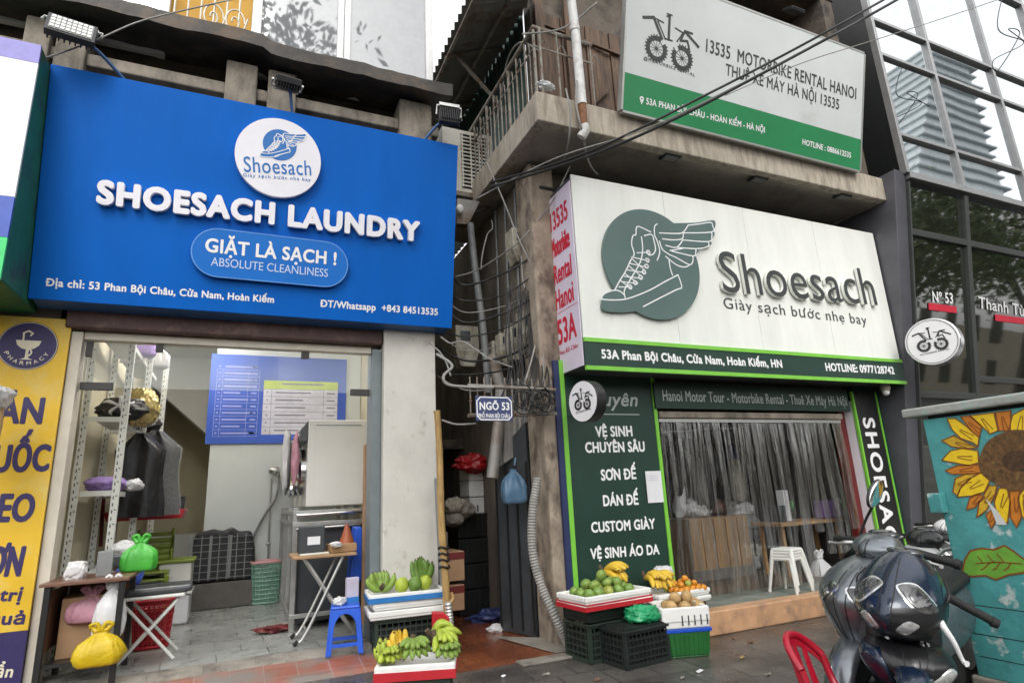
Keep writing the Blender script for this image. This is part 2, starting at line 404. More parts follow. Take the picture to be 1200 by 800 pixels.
mat('purple_cloth', (.36, .24, .55), .6, var=.2, vs=9, bump=.6, bs=16)
mat('clear_film', (.8, .82, .82), .12, var=.05, alpha=.16, spec=.8, bump=.4, bs=12)
mat('lime_bag', (.07, .44, .05), .35, alpha=.94, var=.2, vs=6, bump=.4, bs=14)
mat('olive_plastic', (.19, .25, .03), .4, var=.15)
mat('pink_bag', (.55, .27, .34), .4, alpha=.85, var=.2, vs=8, bump=.7, bs=14)
mat('yellow_bag', (.66, .47, .012), .35, alpha=.93, var=.12, vs=6, bump=.7, bs=14)
mat('white_bag', (.72, .72, .73), .35, alpha=.86, var=.08, vs=6, bump=.5, bs=12)
mat('plaid', (.02, .02, .024), .6, var=.5, vs=30)
mat('mint_plastic', (.24, .42, .33), .45, var=.1)
mat('pink_plastic', (.62, .32, .32), .45)
mat('orange_cone', (.30, .075, .025), .5, var=.2)
mat('step_tile', (.62, .36, .20), .5, var=.2, vs=5, bump=.15, col2=(.38, .23, .15), c2s=4)
mat('green_slate', (.17, .20, .17), .5, var=.3, vs=5, bump=.3, col2=(.28, .27, .23), c2s=4)
mat('cement', (.26, .235, .20), .85, var=.25, vs=5, bump=.5, bs=22, col2=(.12, .105, .09), c2s=3)
mat('dirt_brown', (.16, .09, .05), .85, var=.3, vs=6)
mat('red_frame', (.13, .012, .012), .45, var=.2)
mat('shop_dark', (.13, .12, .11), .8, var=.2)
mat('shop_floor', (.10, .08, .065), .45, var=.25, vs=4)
mat('counter_wood', (.30, .19, .10), .5, var=.2, vs=3, stretch=(4, 4, .6))
mat('grey_metal', (.10, .10, .115), .45, metal=.2, var=.15, vs=3)
mat('mullion', (.34, .34, .34), .35, metal=.6, var=.1)
mat('mullion_dark', (.075, .08, .075), .4, metal=.4, var=.1)
mat('teal_paint', (.075, .33, .33), .55, var=.22, vs=3.5, bump=.3, bs=20, col2=(.50, .58, .56), c2s=4, c2t=(.57, .62))
mat('seed_dark', (.07, .035, .014), .75, var=.5, vs=30, bump=.3)
mat('teal_chip', (.62, .64, .62), .7, var=.1)
mat('roof_worn', (.36, .37, .34), .75, var=.2, vs=6, bump=.4, bs=25, col2=(.13, .34, .33), c2s=3, c2t=(.5, .62))
mat('petal_yellow', (.86, .58, .012), .55, var=.12, vs=18)
mat('petal_gold', (.62, .38, .02), .55, var=.2, vs=14)
mat('petal_orange', (.60, .20, .015), .55, var=.15, vs=14)
mat('petal_line', (.22, .07, .01), .6)
mat('seed_brown', (.13, .065, .02), .7, var=.5, vs=30, bump=.3, bs=60, col2=(.30, .20, .06), c2s=18, c2t=(.6, .72))
mat('leaf_paint', (.16, .40, .045), .55, var=.2, vs=10)
mat('banana_green', (.20, .31, .05), .5, var=.3, vs=14, col2=(.10, .09, .03), c2s=26, c2t=(.64, .72))
mat('banana_deep', (.12, .22, .035), .5, var=.2, vs=8)
mat('banana_lime', (.36, .45, .045), .5, var=.25, vs=14, col2=(.12, .09, .03), c2s=28, c2t=(.64, .72))
mat('banana_yellow', (.70, .46, .04), .5, var=.15, vs=8, col2=(.25, .13, .03), c2s=20, c2t=(.62, .7))
mat('banana_tip', (.08, .055, .03), .8)
mat('mango_green', (.17, .29, .055), .38, var=.3, vs=14, col2=(.33, .33, .07), c2s=9, c2t=(.5, .7))
mat('mango_yellowish', (.33, .36, .07), .38, var=.3, vs=14, col2=(.14, .10, .03), c2s=22, c2t=(.66, .72))
mat('orange_fruit', (.66, .26, .02), .42, var=.15, vs=9, bump=.15, bs=90)
mat('tan_fruit', (.46, .30, .13), .75, var=.35, vs=16, bump=.2, bs=60)
mat('fruit_stem', (.07, .05, .02), .8)
mat('scoot_navy', (.008, .018, .042), .27, metal=.3, rv=.14, col2=(.03, .035, .045), c2s=7, c2t=(.55, .8), var=.25, vs=5, coat=.7, spec=.5)
mat('scoot_silver', (.19, .21, .23), .30, metal=.7, rv=.12, col2=(.12, .12, .115), c2s=7, c2t=(.55, .8), var=.12, vs=5, coat=.5)
mat('scoot_grey', (.30, .32, .34), .3, metal=.6, var=.08, coat=.4)
mat('scoot_white', (.74, .74, .74), .25, var=.04, coat=.5)
mat('scoot_black', (.010, .010, .011), .35, var=.2, coat=.2)
mat('rubber', (.012, .012, .012), .75, var=.2, bump=.3, bs=80)
mat('lens_clear', (.62, .63, .62), .12, metal=.5, var=.35, vs=26, coat=1.)
mat('lens_dark', (.10, .10, .10), .06, metal=.4, var=.5, vs=30, coat=1.)
mat('lens_smoke', (.03, .03, .035), .06, var=.2, coat=1.)
mat('mirror_glass', (.85, .85, .85), .02, metal=1., var=0, rv=0)
mat('tag_green', (.10, .65, .13), .4)
mat('seat_black', (.014, .014, .015), .55, var=.2, bump=.2, bs=120)
mat('disc_white', (.80, .79, .80), .35, var=.03)
mat('disc_black', (.015, .015, .015), .35)
mat('lit_tube', (1., .97, .92), .5, var=0, emit=130.)
mat('lamp_glass', (.25, .25, .23), .3, var=.1)
mat('flood_black', (.02, .02, .022), .45, var=.2)
mat('bulb_white', (.8, .8, .78), .3)
mat('foliage', (.045, .085, .022), .6, var=.4, vs=2)
mat('foliage_light', (.085, .14, .03), .6, var=.3, vs=2)
mat('bark', (.05, .04, .032), .9, var=.3, vs=8, bump=.6)
mat('tower_glass', (.70, .74, .75), .4, var=.12, vs=.05)
mat('tower_band', (.60, .64, .65), .6)
mat('far_wall', (.35, .31, .24), .8, var=.15, vs=1)
mat('asphalt', (.065, .065, .065), .8, var=.2, vs=4, bump=.4, bs=90)
mat('kerb_stone', (.28, .27, .25), .8, var=.2, bump=.3)
mat('white_sheet', (.72, .72, .74), .6, var=.06)
mat('sticker', (.74, .74, .76), .5)
mat('lilac_print', (.55, .5, .62), .5)
brickmat('paving', (.14, .128, .115), (.078, .073, .067), (.04, .037, .033), .42, .42, .008, .42, .5, .5, stain=(.05, .046, .042), rot=R(4), st=(.42, .66), wet=.22)
brickmat('red_tile', (.34, .115, .07), (.27, .085, .055), (.33, .25, .20), .3, .3, .006, .5, 0, .35, stain=(.20, .18, .16), st=(.42, .56))
brickmat('alley_tile', (.22, .068, .028), (.17, .048, .02), (.13, .05, .03), .3, .3, .004, .32, 0, .3, stain=(.09, .035, .02), wet=.15)
brickmat('stone_floor', (.36, .37, .35), (.29, .30, .285), (.10, .10, .095), .50, .36, .007, .34, .5, .3, stain=(.24, .235, .22), rot=R(-3), wet=.1)
brickmat('old_brick', (.10, .07, .05), (.08, .055, .042), (.05, .045, .04), .22, .07, .01, .85, .5, .6)

def glass(name, col, ior, rough=.02, wave=.0, ws=.6):
    m = mat(name, col, rough, metal=1. if ior > 4 else 0., var=.1, ior=ior, rv=.01)
    if wave:
        t = m.node_tree; b = t.nodes['Principled BSDF']
        tc = t.nodes.new('ShaderNodeTexCoord'); n = t.nodes.new('ShaderNodeTexNoise'); n.inputs['Scale'].default_value = ws; n.inputs['Detail'].default_value = 1
        bp = t.nodes.new('ShaderNodeBump'); bp.inputs['Strength'].default_value = wave; bp.inputs['Distance'].default_value = .05
        t.links.new(tc.outputs['Object'], n.inputs['Vector']); t.links.new(n.outputs['Fac'], bp.inputs['Height']); t.links.new(bp.outputs[0], b.inputs['Normal'])
    return m
glass('facade_glass', (.64, .67, .68), 4.6, .015, .02, .7)
glass('low_glass', (.018, .02, .014), 2.7, .03, .05, .8)
glass('house_glass', (.20, .21, .22), 2.2, .03, .10, 1.2)
mat('clear_glass', (.75, .82, .80), .02, var=0, alpha=.10, spec=1., rv=0)
mat('strip_film', (.66, .68, .68), .10, var=.1, vs=4, alpha=.12, spec=1., bump=1., bs=9, stretch=(5, 5, .4))

def streaky(m):
    "old clear plastic: a thin sheet that lets most light through and mirrors the street in its upright folds"
    t = m.node_tree; N = t.nodes.new; K = t.links.new; out = t.nodes['Material Output']
    tc = N('ShaderNodeTexCoord'); mp = N('ShaderNodeMapping'); mp.inputs['Scale'].default_value = (9, 9, .35); K(tc.outputs['Object'], mp.inputs['Vector'])
    n = N('ShaderNodeTexNoise'); n.inputs['Scale'].default_value = 1.4; n.inputs['Detail'].default_value = 4; n.inputs['Roughness'].default_value = .6; K(mp.outputs[0], n.inputs['Vector'])
    bp = N('ShaderNodeBump'); bp.inputs['Strength'].default_value = .9; bp.inputs['Distance'].default_value = .05; K(n.outputs['Fac'], bp.inputs['Height'])
    fr = N('ShaderNodeFresnel'); fr.inputs['IOR'].default_value = 1.55; K(bp.outputs[0], fr.inputs['Normal'])
    st = N('ShaderNodeMapRange'); st.inputs['From Min'].default_value = .56; st.inputs['From Max'].default_value = .82; st.inputs['To Min'].default_value = .0; st.inputs['To Max'].default_value = .15; K(n.outputs['Fac'], st.inputs['Value'])
    ad = N('ShaderNodeMath'); ad.operation = 'MULTIPLY_ADD'; ad.use_clamp = True; ad.inputs[1].default_value = .5; K(fr.outputs[0], ad.inputs[0]); K(st.outputs[0], ad.inputs[2])
    tr = N('ShaderNodeBsdfTransparent'); tr.inputs['Color'].default_value = (.93, .94, .94, 1); gl = N('ShaderNodeBsdfGlossy'); gl.inputs['Roughness'].default_value = .16; gl.inputs['Color'].default_value = (.9, .9, .88, 1); K(bp.outputs[0], gl.inputs['Normal'])
    mx = N('ShaderNodeMixShader'); K(ad.outputs[0], mx.inputs['Fac']); K(tr.outputs[0], mx.inputs[1]); K(gl.outputs[0], mx.inputs[2]); K(mx.outputs[0], out.inputs['Surface'])
streaky(M['strip_film'])

def corrug(mb, a, b, c, d, n, amp, seg=4):
    "wavy sheet: a-b along the waves' crosswise direction, d-c opposite"
    a, b, c, d = map(V, (a, b, c, d)); nn = (b - a).cross(d - a).normalized()
    N = n * seg; vs = []; fs = []
    for i in range(N + 1):
        t = i / N; off = nn * amp * sin(2 * PI * n * t)
        vs += [a.lerp(b, t) + off, d.lerp(c, t) + off, a.lerp(b, t) + off - nn * .004, d.lerp(c, t) + off - nn * .004]
    for i in range(N):
        k = i * 4; fs += [(k, k + 4, k + 5, k + 1), (k + 3, k + 7, k + 6, k + 2)]
    return mb.add(vs, fs)

# ================================================================= the ground
kind(MB().box((-300, -300, -.5), (300, 300, -.14)).build('ground', 'asphalt'), 'structure')
kind(MB().box((-60, -1.6, -.139), (60, 30, 0)).build('pavement', 'paving'), 'structure')
kind(MB().box((-60, -1.85, -.139), (60, -1.603, .012)).build('kerb', 'kerb_stone', bevel=.02), 'structure')
fl = MB().box((-1.95, 7.22, .001), (2.0, 14.5, .12)).build('shop_floor', 'stone_floor'); kind(fl, 'structure')
mb = MB()
prof = [(6.42, .004), (6.5, .03), (7.0, .075), (7.02, .06), (7.02, .001), (6.42, .001)]
mb.prism([(-1.45, y, z) for y, z in prof], (3.38, 0, 0))
kind(mb.build('red_tile_apron', 'red_tile'), 'structure')
mb = MB()
for i in range(22):
    x0 = -1.5 + i * .157; j = NZ.noise(V((i * .7, 0, 3))) * .05
    mb.prism([(x0, 6.97 + j, .06), (x0, 7.22, .06), (x0, 7.22, .118), (x0, 7.06 + j, .106), (x0, 6.97 + j, .07)], (.160, 0, 0))
kind(mb.build('shop_kerb', 'cement', smooth=50, bevel=.012), 'structure')
kind(MB().box((1.96, 5.9, .001), (3.22, 14.0, .02)).build('alley_path', 'alley_tile'), 'structure')
mb = MB().box((2.55, 5.72, .001), (3.5, 5.90, .022)); mb.prism([(3.0, 5.9, .023), (3.2, 5.9, .023), (3.2, 6.5, .03), (2.75, 6.9, .03)], (0, 0, .012))
kind(mb.build('alley_kerb', 'cement', bevel=.01), 'structure')
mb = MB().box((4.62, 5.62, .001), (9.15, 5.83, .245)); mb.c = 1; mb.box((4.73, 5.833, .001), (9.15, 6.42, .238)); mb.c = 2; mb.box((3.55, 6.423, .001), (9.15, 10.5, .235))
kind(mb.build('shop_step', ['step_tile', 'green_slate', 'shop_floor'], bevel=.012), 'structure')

# ================================================================= the house with the laundry
H1 = thing('laundry_house', 'old brown concrete house with white framed upper windows above the blue laundry sign', 'building', (0, 7.4, 0))
MB().box((1.49, 7.08, .0), (2.14, 7.62, 4.3)).build('pillar', 'white_plaster', H1, bevel=.012)
MB().box((1.37, 7.2, .121), (1.485, 7.5, 3.42)).build('door_jamb', 'grey_frame', H1, bevel=.006)
MB().box((-1.70, 7.2, .121), (-1.60, 7.42, 3.44)).build('door_jamb', 'cream_frame', H1, bevel=.006)
MB().box((-1.80, 7.16, .121), (-1.705, 7.34, 3.5)).build('door_jamb', 'dark_frame', H1, bevel=.006)
MB().box((-1.75, 7.12, 3.46), (1.485, 7.5, 3.75)).build('shutter_box', 'brown_lintel', H1, bevel=.02)
MB().box((-1.598, 7.24, 3.37), (1.366, 7.36, 3.455)).build('door_head', 'cream_frame', H1, bevel=.006)
MB().box((-3.2, 7.45, 3.76), (2.2, 7.7, 7.25)).build('front_wall', 'dark_wall', H1)
MB().box((-3.2, 7.2, .0), (-1.81, 7.7, 3.755)).build('side_pier', 'dark_wall', H1)
# room
MB().box((-1.95, 7.5, .122), (-1.72, 14.6, 4.5)).build('room_wall', 'cream_wall', H1)
MB().box((1.93, 7.63, .122), (2.14, 14.6, 7.2)).build('room_wall', 'cream_wall', H1)
MB().box((-1.715, 14.4, .122), (1.925, 14.6, 4.5)).build('room_wall', 'cream_wall', H1)
MB().box((-1.95, 7.75, 4.505), (2.14, 14.6, 4.6)).build('ceiling', 'ceiling_white', H1)
mb = MB(); mb.prism([(-1.71, 13.0, 3.95), (-1.71, 13.0, 4.5), (.0, 13.0, 4.5), (-.25, 13.0, 2.6)], (0, .9, 0)); mb.build('stair_underside', 'ceiling_white', H1)
MB().box((-1.71, 13.91, .122), (-.5, 14.1, 1.15)).build('dado', 'partition', H1)
# upper beams and columns above the sign
mb = MB(); mb.box((-3.2, 6.95, 6.42), (2.2, 7.44, 6.58)); mb.box((-3.2, 7.02, 6.10), (2.2, 7.44, 6.20)); mb.build('beam', 'old_concrete', H1, bevel=.02)
for u0_, u1_, vb in ((262, 300, 118), (312, 346, 130), (468, 506, 166), (25, 58, 55), (60, 98, 82)):
    a = PY(u0_, vb, 6.9); b = PY(u1_, vb, 6.9)
    MB().box((a.x, 6.88, 5.6), (b.x, 7.4, 6.85)).build('column', 'old_concrete', H1, bevel=.02)
# sagging tin canopy
mb = MB(); n = 60; vs = []; fs = []
for i in range(n + 1):
    x = -3.2 + 5.5 * i / n; z = 6.93 + .07 * NZ.noise(V((x * .9, 0, 1))) + .02 * NZ.noise(V((x * 5, 0, 1)))
    if x < 0: z += .05
    vs += [(x, 6.62, z - .06 + .03 * NZ.noise(V((x * 2.5, 2, 0)))), (x, 6.60, z + .10), (x, 7.5, z + .28), (x, 7.5, z + .1)]
for i in range(n):
    for k in range(4): fs.append((i * 4 + k, i * 4 + (k + 1) % 4, i * 4 + 4 + (k + 1) % 4, i * 4 + 4 + k))
mb.add(vs, fs); mb.build('tin_canopy', 'tin_dark', H1, smooth=40)
MB().box((-3.2, 7.46, 7.0), (2.2, 7.62, 7.42)).build('parapet', 'tin_dark', H1)
# upper windows (a plane 7.3 deep)
f3 = FY(7.3)
def upper_window(uL, uR, posts):
    a = PY(uL, 40, 7.3).x; b = PY(uR, 40, 7.3).x
    w = MB(); w.box((a, 7.26, 7.0), (a + .10, 7.36, 9.8)); w.box((b - .10, 7.26, 7.0), (b, 7.36, 9.8)); w.box((a + .101, 7.27, 9.7), (b - .101, 7.35, 9.8)); w.box((a + .101, 7.27, 7.0), (b - .101, 7.35, 7.12))
    xs = [a] + [PY(p, 40, 7.3).x for p in posts] + [b]
    for x in xs[1:-1]: w.box((x - .09, 7.255, 7.121), (x - .003, 7.355, 9.699)); w.box((x + .003, 7.258, 7.121), (x + .09, 7.358, 9.699))
    wo = w.build('window', 'window_white', H1, bevel=.01)
    for i in range(len(xs) - 1):
        g = MB().box((xs[i] + .095, 7.30, 7.121), (xs[i + 1] - .095, 7.312, 9.699)); go = g.build('pane', 'house_glass', wo)
        k = .004 * (1 if i % 2 else -1); go.rotation_euler = (0, 0, k)
upper_window(-330, 196, [-60])
upper_window(296, 506, [403])
MB().box((PY(196, 20, 7.4).x + .01, 7.42, 7.2), (PY(296, 20, 7.4).x - .01, 7.6, 9.8)).build('upper_wall', 'yellow_wall', H1)
mb = MB()
xa = PY(198, 20, 7.25).x; xb = PY(292, 20, 7.25).x
for i in range(6):
    x = xa + (xb - xa) * (i + .4) / 6.2; mb.tube([(x, 7.2, 7.1), (x, 7.2, 9.4)], .014, 6)
for z in (7.42, 8.6): mb.tube([(xa, 7.2, z), (xb, 7.2, z)], .012, 6)
for cx in (xb - .17, xb - .42):
    mb.tube([(cx + .13 * (1 - t / 30) * cos(t * .38), 7.19, 7.66 + .22 * (1 - t / 30) * sin(t * .38)) for t in range(26)], .012, 6)
    mb.tube([(cx + .16, 7.19, 7.75), (cx + .1, 7.19, 7.4), (cx + .16, 7.19, 7.1)], .012, 6, sm=5)
mb.build('window_grille', 'grille_white', H1, smooth=60)

# ================================================================= the corner shop house
H2 = thing('corner_shop_house', 'brown concrete house with a railed balcony over the white shoe shop sign', 'building', (5, 6.2, 0))
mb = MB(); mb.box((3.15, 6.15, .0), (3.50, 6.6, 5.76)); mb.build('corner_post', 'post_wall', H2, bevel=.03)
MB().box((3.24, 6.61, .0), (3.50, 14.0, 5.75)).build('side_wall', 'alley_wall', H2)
MB().box((3.51, 6.14, .0), (4.76, 6.5, 3.5)).build('front_wall', 'dark_wall', H2)
MB().box((3.51, 6.3, 3.51), (9.2, 6.6, 5.75)).build('front_wall', 'dark_wall', H2)
# shop room
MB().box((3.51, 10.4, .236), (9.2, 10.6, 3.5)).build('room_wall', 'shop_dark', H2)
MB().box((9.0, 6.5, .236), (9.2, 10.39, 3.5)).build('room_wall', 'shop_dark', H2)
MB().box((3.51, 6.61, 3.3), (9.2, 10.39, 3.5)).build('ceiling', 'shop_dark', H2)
MB().box((8.14, 6.20, .24), (8.30, 6.32, 2.75)).build('door_jamb', 'red_frame', H2, bevel=.01)
MB().box((8.31, 6.08, .24), (8.39, 6.3, 2.72)).build('door_jamb', 'white_acrylic', H2, bevel=.005)
MB().box((8.40, 6.06, .24), (9.2, 6.6, 3.0)).build('front_wall', 'green_dark', H2)
MB().box((4.77, 6.10, 2.45), (8.12, 6.22, 2.53)).build('shutter_rail', 'old_concrete', H2, bevel=.01)
MB().box((4.77, 6.23, 2.5), (8.395, 6.6, 3.5)).build('front_wall', 'dark_wall', H2)
# balcony
BX0, BX1, BY = 2.87, 9.08, 5.3
mb = MB(); mb.box((BX0, BY, 5.77), (BX1, BY + .14, 6.16)); mb.box((BX0, BY + .141, 5.772), (BX0 + .14, 8.9, 6.15)); mb.box((BX1 - .14, BY + .141, 5.772), (BX1, 6.5, 6.15))
bal = mb.build('balcony_edge', 'pale_concrete', H2, bevel=.015)
MB().box((BX0 + .141, BY + .141, 5.81), (BX1 - .141, 8.9, 5.95)).build('balcony_slab', 'soffit', H2)
mb = MB(); zt = 7.12
mb.tube([(BX0 + .06, 9.0, zt - .02), (BX0 + .06, BY + .06, zt), (3.75, BY + .06, zt - .02)], .03, 8)
mb.tube([(BX0 + .06, 9.0, zt - .3), (BX0 + .06, BY + .06, zt - .28), (3.75, BY + .06, zt - .3)], .014, 6)
for i in range(15):
    y = BY + .08 + i * .26; mb.tube([(BX0 + .06, y, 6.15), (BX0 + .06, y, zt)], .013 if i % 3 else .02, 6)
    if i: mb.tube([(BX0 + .06, y, 6.9), (BX0 + .06, y - .07, 6.98), (BX0 + .06, y - .13, 6.92), (BX0 + .06, y - .13, 6.2)], .008, 5, sm=4)
for i in range(4):
    x = BX0 + .13 + i * .24; mb.tube([(x, BY + .06, 6.15), (x, BY + .06, zt)], .02 if i == 0 else .013, 6)
    mb.tube([(x, BY + .06, 6.85), (x + .06, BY + .06, 6.96), (x + .12, BY + .06, 6.85)], .008, 5, sm=5)
mb.build('balcony_railing', 'rail_grey', H2, smooth=50)
# plank wall and dark window behind the balcony
mb = MB()
for i in range(11):
    x = 3.45 + i * .14; mb.box((x, 6.25 + .012 * (i % 3), 5.96), (x + .132, 6.29, 8.35))
mb.bar((3.5, 6.22, 8.1), (4.9, 6.22, 7.95), .05, .03); mb.bar((3.55, 6.22, 6.1), (4.6, 6.22, 7.3), .045, .025)
mb.build('plank_wall', 'wood_plank', H2, bevel=.004)
mb = MB()
MB().box((3.40, 6.3, 5.96), (9.2, 6.5, 10.2)).build('upper_front_wall', 'dark_wall', H2)
MB().box((3.3, 5.6, 9.9), (9.2, 6.29, 10.1)).build('upper_soffit', 'tin_dark', H2)
mb = MB(); mb.box((3.42, 6.18, 5.96), (3.56, 6.248, 9.89)); mb.box((3.9, 6.17, 5.96), (3.97, 6.215, 9.89)); mb.build('window_frame', 'wood_plank', H2)
# green corrugated side wall of the upper floor and the tin awning
mb = MB(); corrug(mb, (3.38, 6.5, 5.96), (3.38, 11.5, 5.96), (3.38, 11.5, 10.6), (3.38, 6.5, 10.6), 30, .022); mb.build('corrugated_wall', 'tin_green', H2, smooth=60)
A0 = PX(508, 66, 2.35); A1 = PX(556, -22, 2.35)
mb = MB(); corrug(mb, (2.35, 4.9, A1.z), (2.35, 10.5, A1.z), (3.37, 10.5, A1.z + .45), (3.37, 4.9, A1.z + .45), 36, .03); mb.build('tin_awning', 'tin_grey', H2, smooth=60)
mb = MB()
for y in (7.2, 8.6, 10.0): mb.bar((2.4, y, A1.z - .04), (3.36, y, A1.z + .38), .05, .05)
for x, z in ((2.42, A1.z - .02), (2.95, A1.z + .2)): mb.bar((x, 4.95, z - .05), (x, 10.5, z - .05), .04, .04)
for y in (7.2, 8.6): mb.bar((2.6, y, A1.z + .02), (3.37, y, A1.z - .75), .04, .04)
mb.build('awning_bracket', 'rail_grey', H2)
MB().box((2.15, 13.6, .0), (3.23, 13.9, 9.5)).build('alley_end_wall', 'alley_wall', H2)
mb = MB(); mb.box((2.15, 9.2, 2.35), (3.23, 13.55, 2.5)); mb.build('alley_canopy', 'dark_wall', H2)

# ================================================================= the glass fronted building
H3 = thing('glass_building', 'dark glass fronted building with steel mullions and sloping lower storey', 'building', (9.2, 6, 0))
GX = 9.2; GY = 5.07
def slope_y(z): return GY + .03 + (6.1 - z) * .165
MB().box((GX - .02, 6.9, 0), (22, 12, 13)).build('core_wall', 'black_void', H3)
mb = MB(); p = [(slope_y(6.2), 6.2), (slope_y(0) , 0), (7.2, 0), (7.2, 6.2)]
mb.prism([(8.96, y, z) for y, z in p], (.26, 0, 0)); mb.build('end_column', 'grey_metal', H3, bevel=.01)
MB().box((8.90, 5.62, 6.25), (9.17, 7.2, 12.5)).build('end_fin', 'dark_wall', H3)
# upper glass: vertical plane
ups = [PY(u, v, GY) for u, v in ((1020, 25), (1080, 37))]
xs = [9.2, 10.66, 13.4, 16.2, 19.]
zs = [6.2, 7.36, 8.98, 10.1, 11.9, 13]
zs = [6.16] + [PX(u, v, 9.2).z for u, v in ((1052, 157), (1030, 63), (1020, 22))] + [11.2, 12.4]
xs = [9.2] + [PY(u, v, GY).x for u, v in ((1122, 197), (1199, 120))]; xs = xs[:2] + [xs[1] + (xs[1] - xs[0]) * k * 1.35 for k in (1, 2, 3, 4)]
mb = MB()
for i, x in enumerate(xs):
    mb.box((x - .035, GY - .05, zs[0]), (x + .035, GY + .06, zs[-1]))
for j, z in enumerate(zs): mb.box((xs[0] + .036, GY - .045, z - (.03 if j else .08)), (xs[-1], GY + .055, z + .03))
mb.build('mullion', 'mullion', H3, bevel=.006)
for i in range(len(xs) - 1):
    for j in range(len(zs) - 1):
        w = MB().box((xs[i] + .037, GY + .01, zs[j] + .032), (xs[i + 1] - .037, GY + .03, zs[j + 1] - .032)).build('pane', 'facade_glass', H3)
        w.rotation_euler = (random.uniform(-.004, .004) * .3, 0, random.uniform(-.004, .004) * .3)
# lower glass: leaning plane
fs_ = Frame((GX, slope_y(6.1), 6.1), (1, 0, 0), (0, -.165, 1))
lxs = [.0] + [fs_.px(u, v)[0] for u, v in ((1139, 400),)]; lxs += [lxs[1] * 2.4, lxs[1] * 3.8, lxs[1] * 5.2]
bz = [fs_.px(u, v)[1] for u, v in ((1135, 286), (1200, 447), (1078, 462))]
mb = MB()
for i, x in enumerate(lxs): mb.fbox(fs_, x - .05 if i else .021, -6.15, x + .05, -.06, -.05, .05)
for z in bz[:1] + [bz[2]]: mb.fbox(fs_, .051, z - .05, lxs[-1], z + .05, -.045, .045)
mb.fbox(fs_, lxs[1] + .051, bz[1] - .05, lxs[-1], bz[1] + .05, -.046, .044)
mb.build('lower_frame', 'mullion_dark', H3, bevel=.006)
lv = [-.06, bz[0], bz[2], -6.15]
for i in range(len(lxs) - 1):
    for j in range(3):
        MB().fbox(fs_, lxs[i] + .053, lv[j + 1] + .053, lxs[i + 1] - .053, lv[j] - .053, -.03, -.01).build('pane', 'low_glass', H3)
lt = text(fs_, 'Nº 53', (1093, 354), (1117, 356), 13, .06, mb=MB()); lt.build('lettering', 'white_print', H3)
lt = text(fs_, 'Thanh Tùng', (1147, 361), (1213, 373), 14, .04, mb=MB()); lt.build('lettering', 'white_print', H3)
a = fs_.px(1088, 358); b = fs_.px(1121, 367)
MB().fbox(fs_, a[0], b[1] + .0, b[0], b[1] + .11, .001, .004).build('stripe', 'red_print', H3)
a = fs_.px(1166, 373); b = fs_.px(1215, 383)
MB().fbox(fs_, a[0], b[1] + .02, b[0], b[1] + .13, .001, .004).build('stripe', 'red_print', H3)

# ================================================================= logo tracings (quarter-pixel coordinates traced off the white sign)
def tr(pts, ox=600, oy=200): return [(ox + x / 4, oy + y / 4) for x, y in pts]
SHOE = tr([(415, 655), (418, 600), (432, 578), (470, 561), (485, 545), (503, 512), (524, 480), (550, 440), (558, 418), (572, 388), (560, 340), (566, 305), (578, 300), (580, 270), (595, 262), (640, 284), (662, 300), (662, 268), (680, 248), (720, 254), (825, 252), (860, 250), (930, 240), (942, 258), (935, 288), (937, 310), (921, 332), (920, 355), (862, 366), (862, 385), (850, 400), (846, 428), (835, 440), (808, 452), (768, 442), (752, 440), (765, 482), (780, 490), (796, 545), (770, 560), (690, 600), (640, 640), (590, 657), (540, 667), (470, 668)])
SHOE_L = [tr(p) for p in (
    [(418, 600), (430, 578), (470, 562), (500, 563), (524, 580), (530, 595)], [(418, 602), (470, 606), (540, 600), (640, 562), (720, 518), (778, 488)],
    [(530, 595), (525, 570), (532, 548), (560, 500), (600, 430), (612, 370), (606, 310)], [(482, 558), (505, 515), (530, 475), (556, 420), (572, 390), (560, 345), (566, 306), (580, 300), (582, 270), (596, 263), (650, 288)],
    [(620, 305), (655, 300), (665, 330), (672, 370), (660, 392), (640, 396)], [(680, 420), (692, 380), (680, 330), (668, 300), (668, 262), (680, 250)],
    [(690, 330), (705, 370), (740, 395)], [(690, 292), (760, 295), (800, 290), (825, 256)], [(705, 320), (760, 325), (798, 318), (802, 290)], [(720, 350), (770, 360), (800, 325)], [(740, 375), (800, 365)],
    [(825, 256), (880, 250), (930, 243), (940, 260), (935, 288), (800, 292)], [(935, 290), (936, 310), (920, 333), (800, 325)], [(920, 335), (918, 355), (862, 366), (770, 360)], [(862, 367), (860, 385), (848, 400), (750, 378)], [(848, 402), (846, 428), (830, 440), (770, 408), (740, 395)], [(835, 440), (808, 452), (768, 440), (720, 402)],
    [(735, 420), (742, 460), (752, 490)], [(778, 490), (795, 545), (770, 558), (690, 598), (615, 637)],
    [(500, 545), (555, 545)], [(512, 520), (580, 528)], [(525, 495), (605, 505)], [(540, 465), (620, 478)], [(552, 435), (628, 452)], [(560, 405), (635, 422)], [(585, 385), (640, 383)], [(505, 512), (560, 555)], [(525, 480), (590, 528)], [(545, 445), (612, 500)], [(560, 412), (625, 470)])]
def sm2(p, k=4, closed=False):
    out = []; N = len(p)
    if N < 3: return p
    for i in range(N if closed else N - 1):
        g = lambda j: p[j % N] if closed else p[min(max(j, 0), N - 1)]
        for q in range(k):
            t = q / k; out.append(tuple(.5 * (2 * g(i)[m] + (g(i + 1)[m] - g(i - 1)[m]) * t + (2 * g(i - 1)[m] - 5 * g(i)[m] + 4 * g(i + 1)[m] - g(i + 2)[m]) * t * t + (3 * g(i)[m] - g(i - 1)[m] - 3 * g(i + 1)[m] + g(i + 2)[m]) * t ** 3) for m in (0, 1)))
    if not closed: out.append(p[-1])
    return out
SHOE = sm2(SHOE, 3, True); SHOE_L = [sm2(l) for l in SHOE_L]
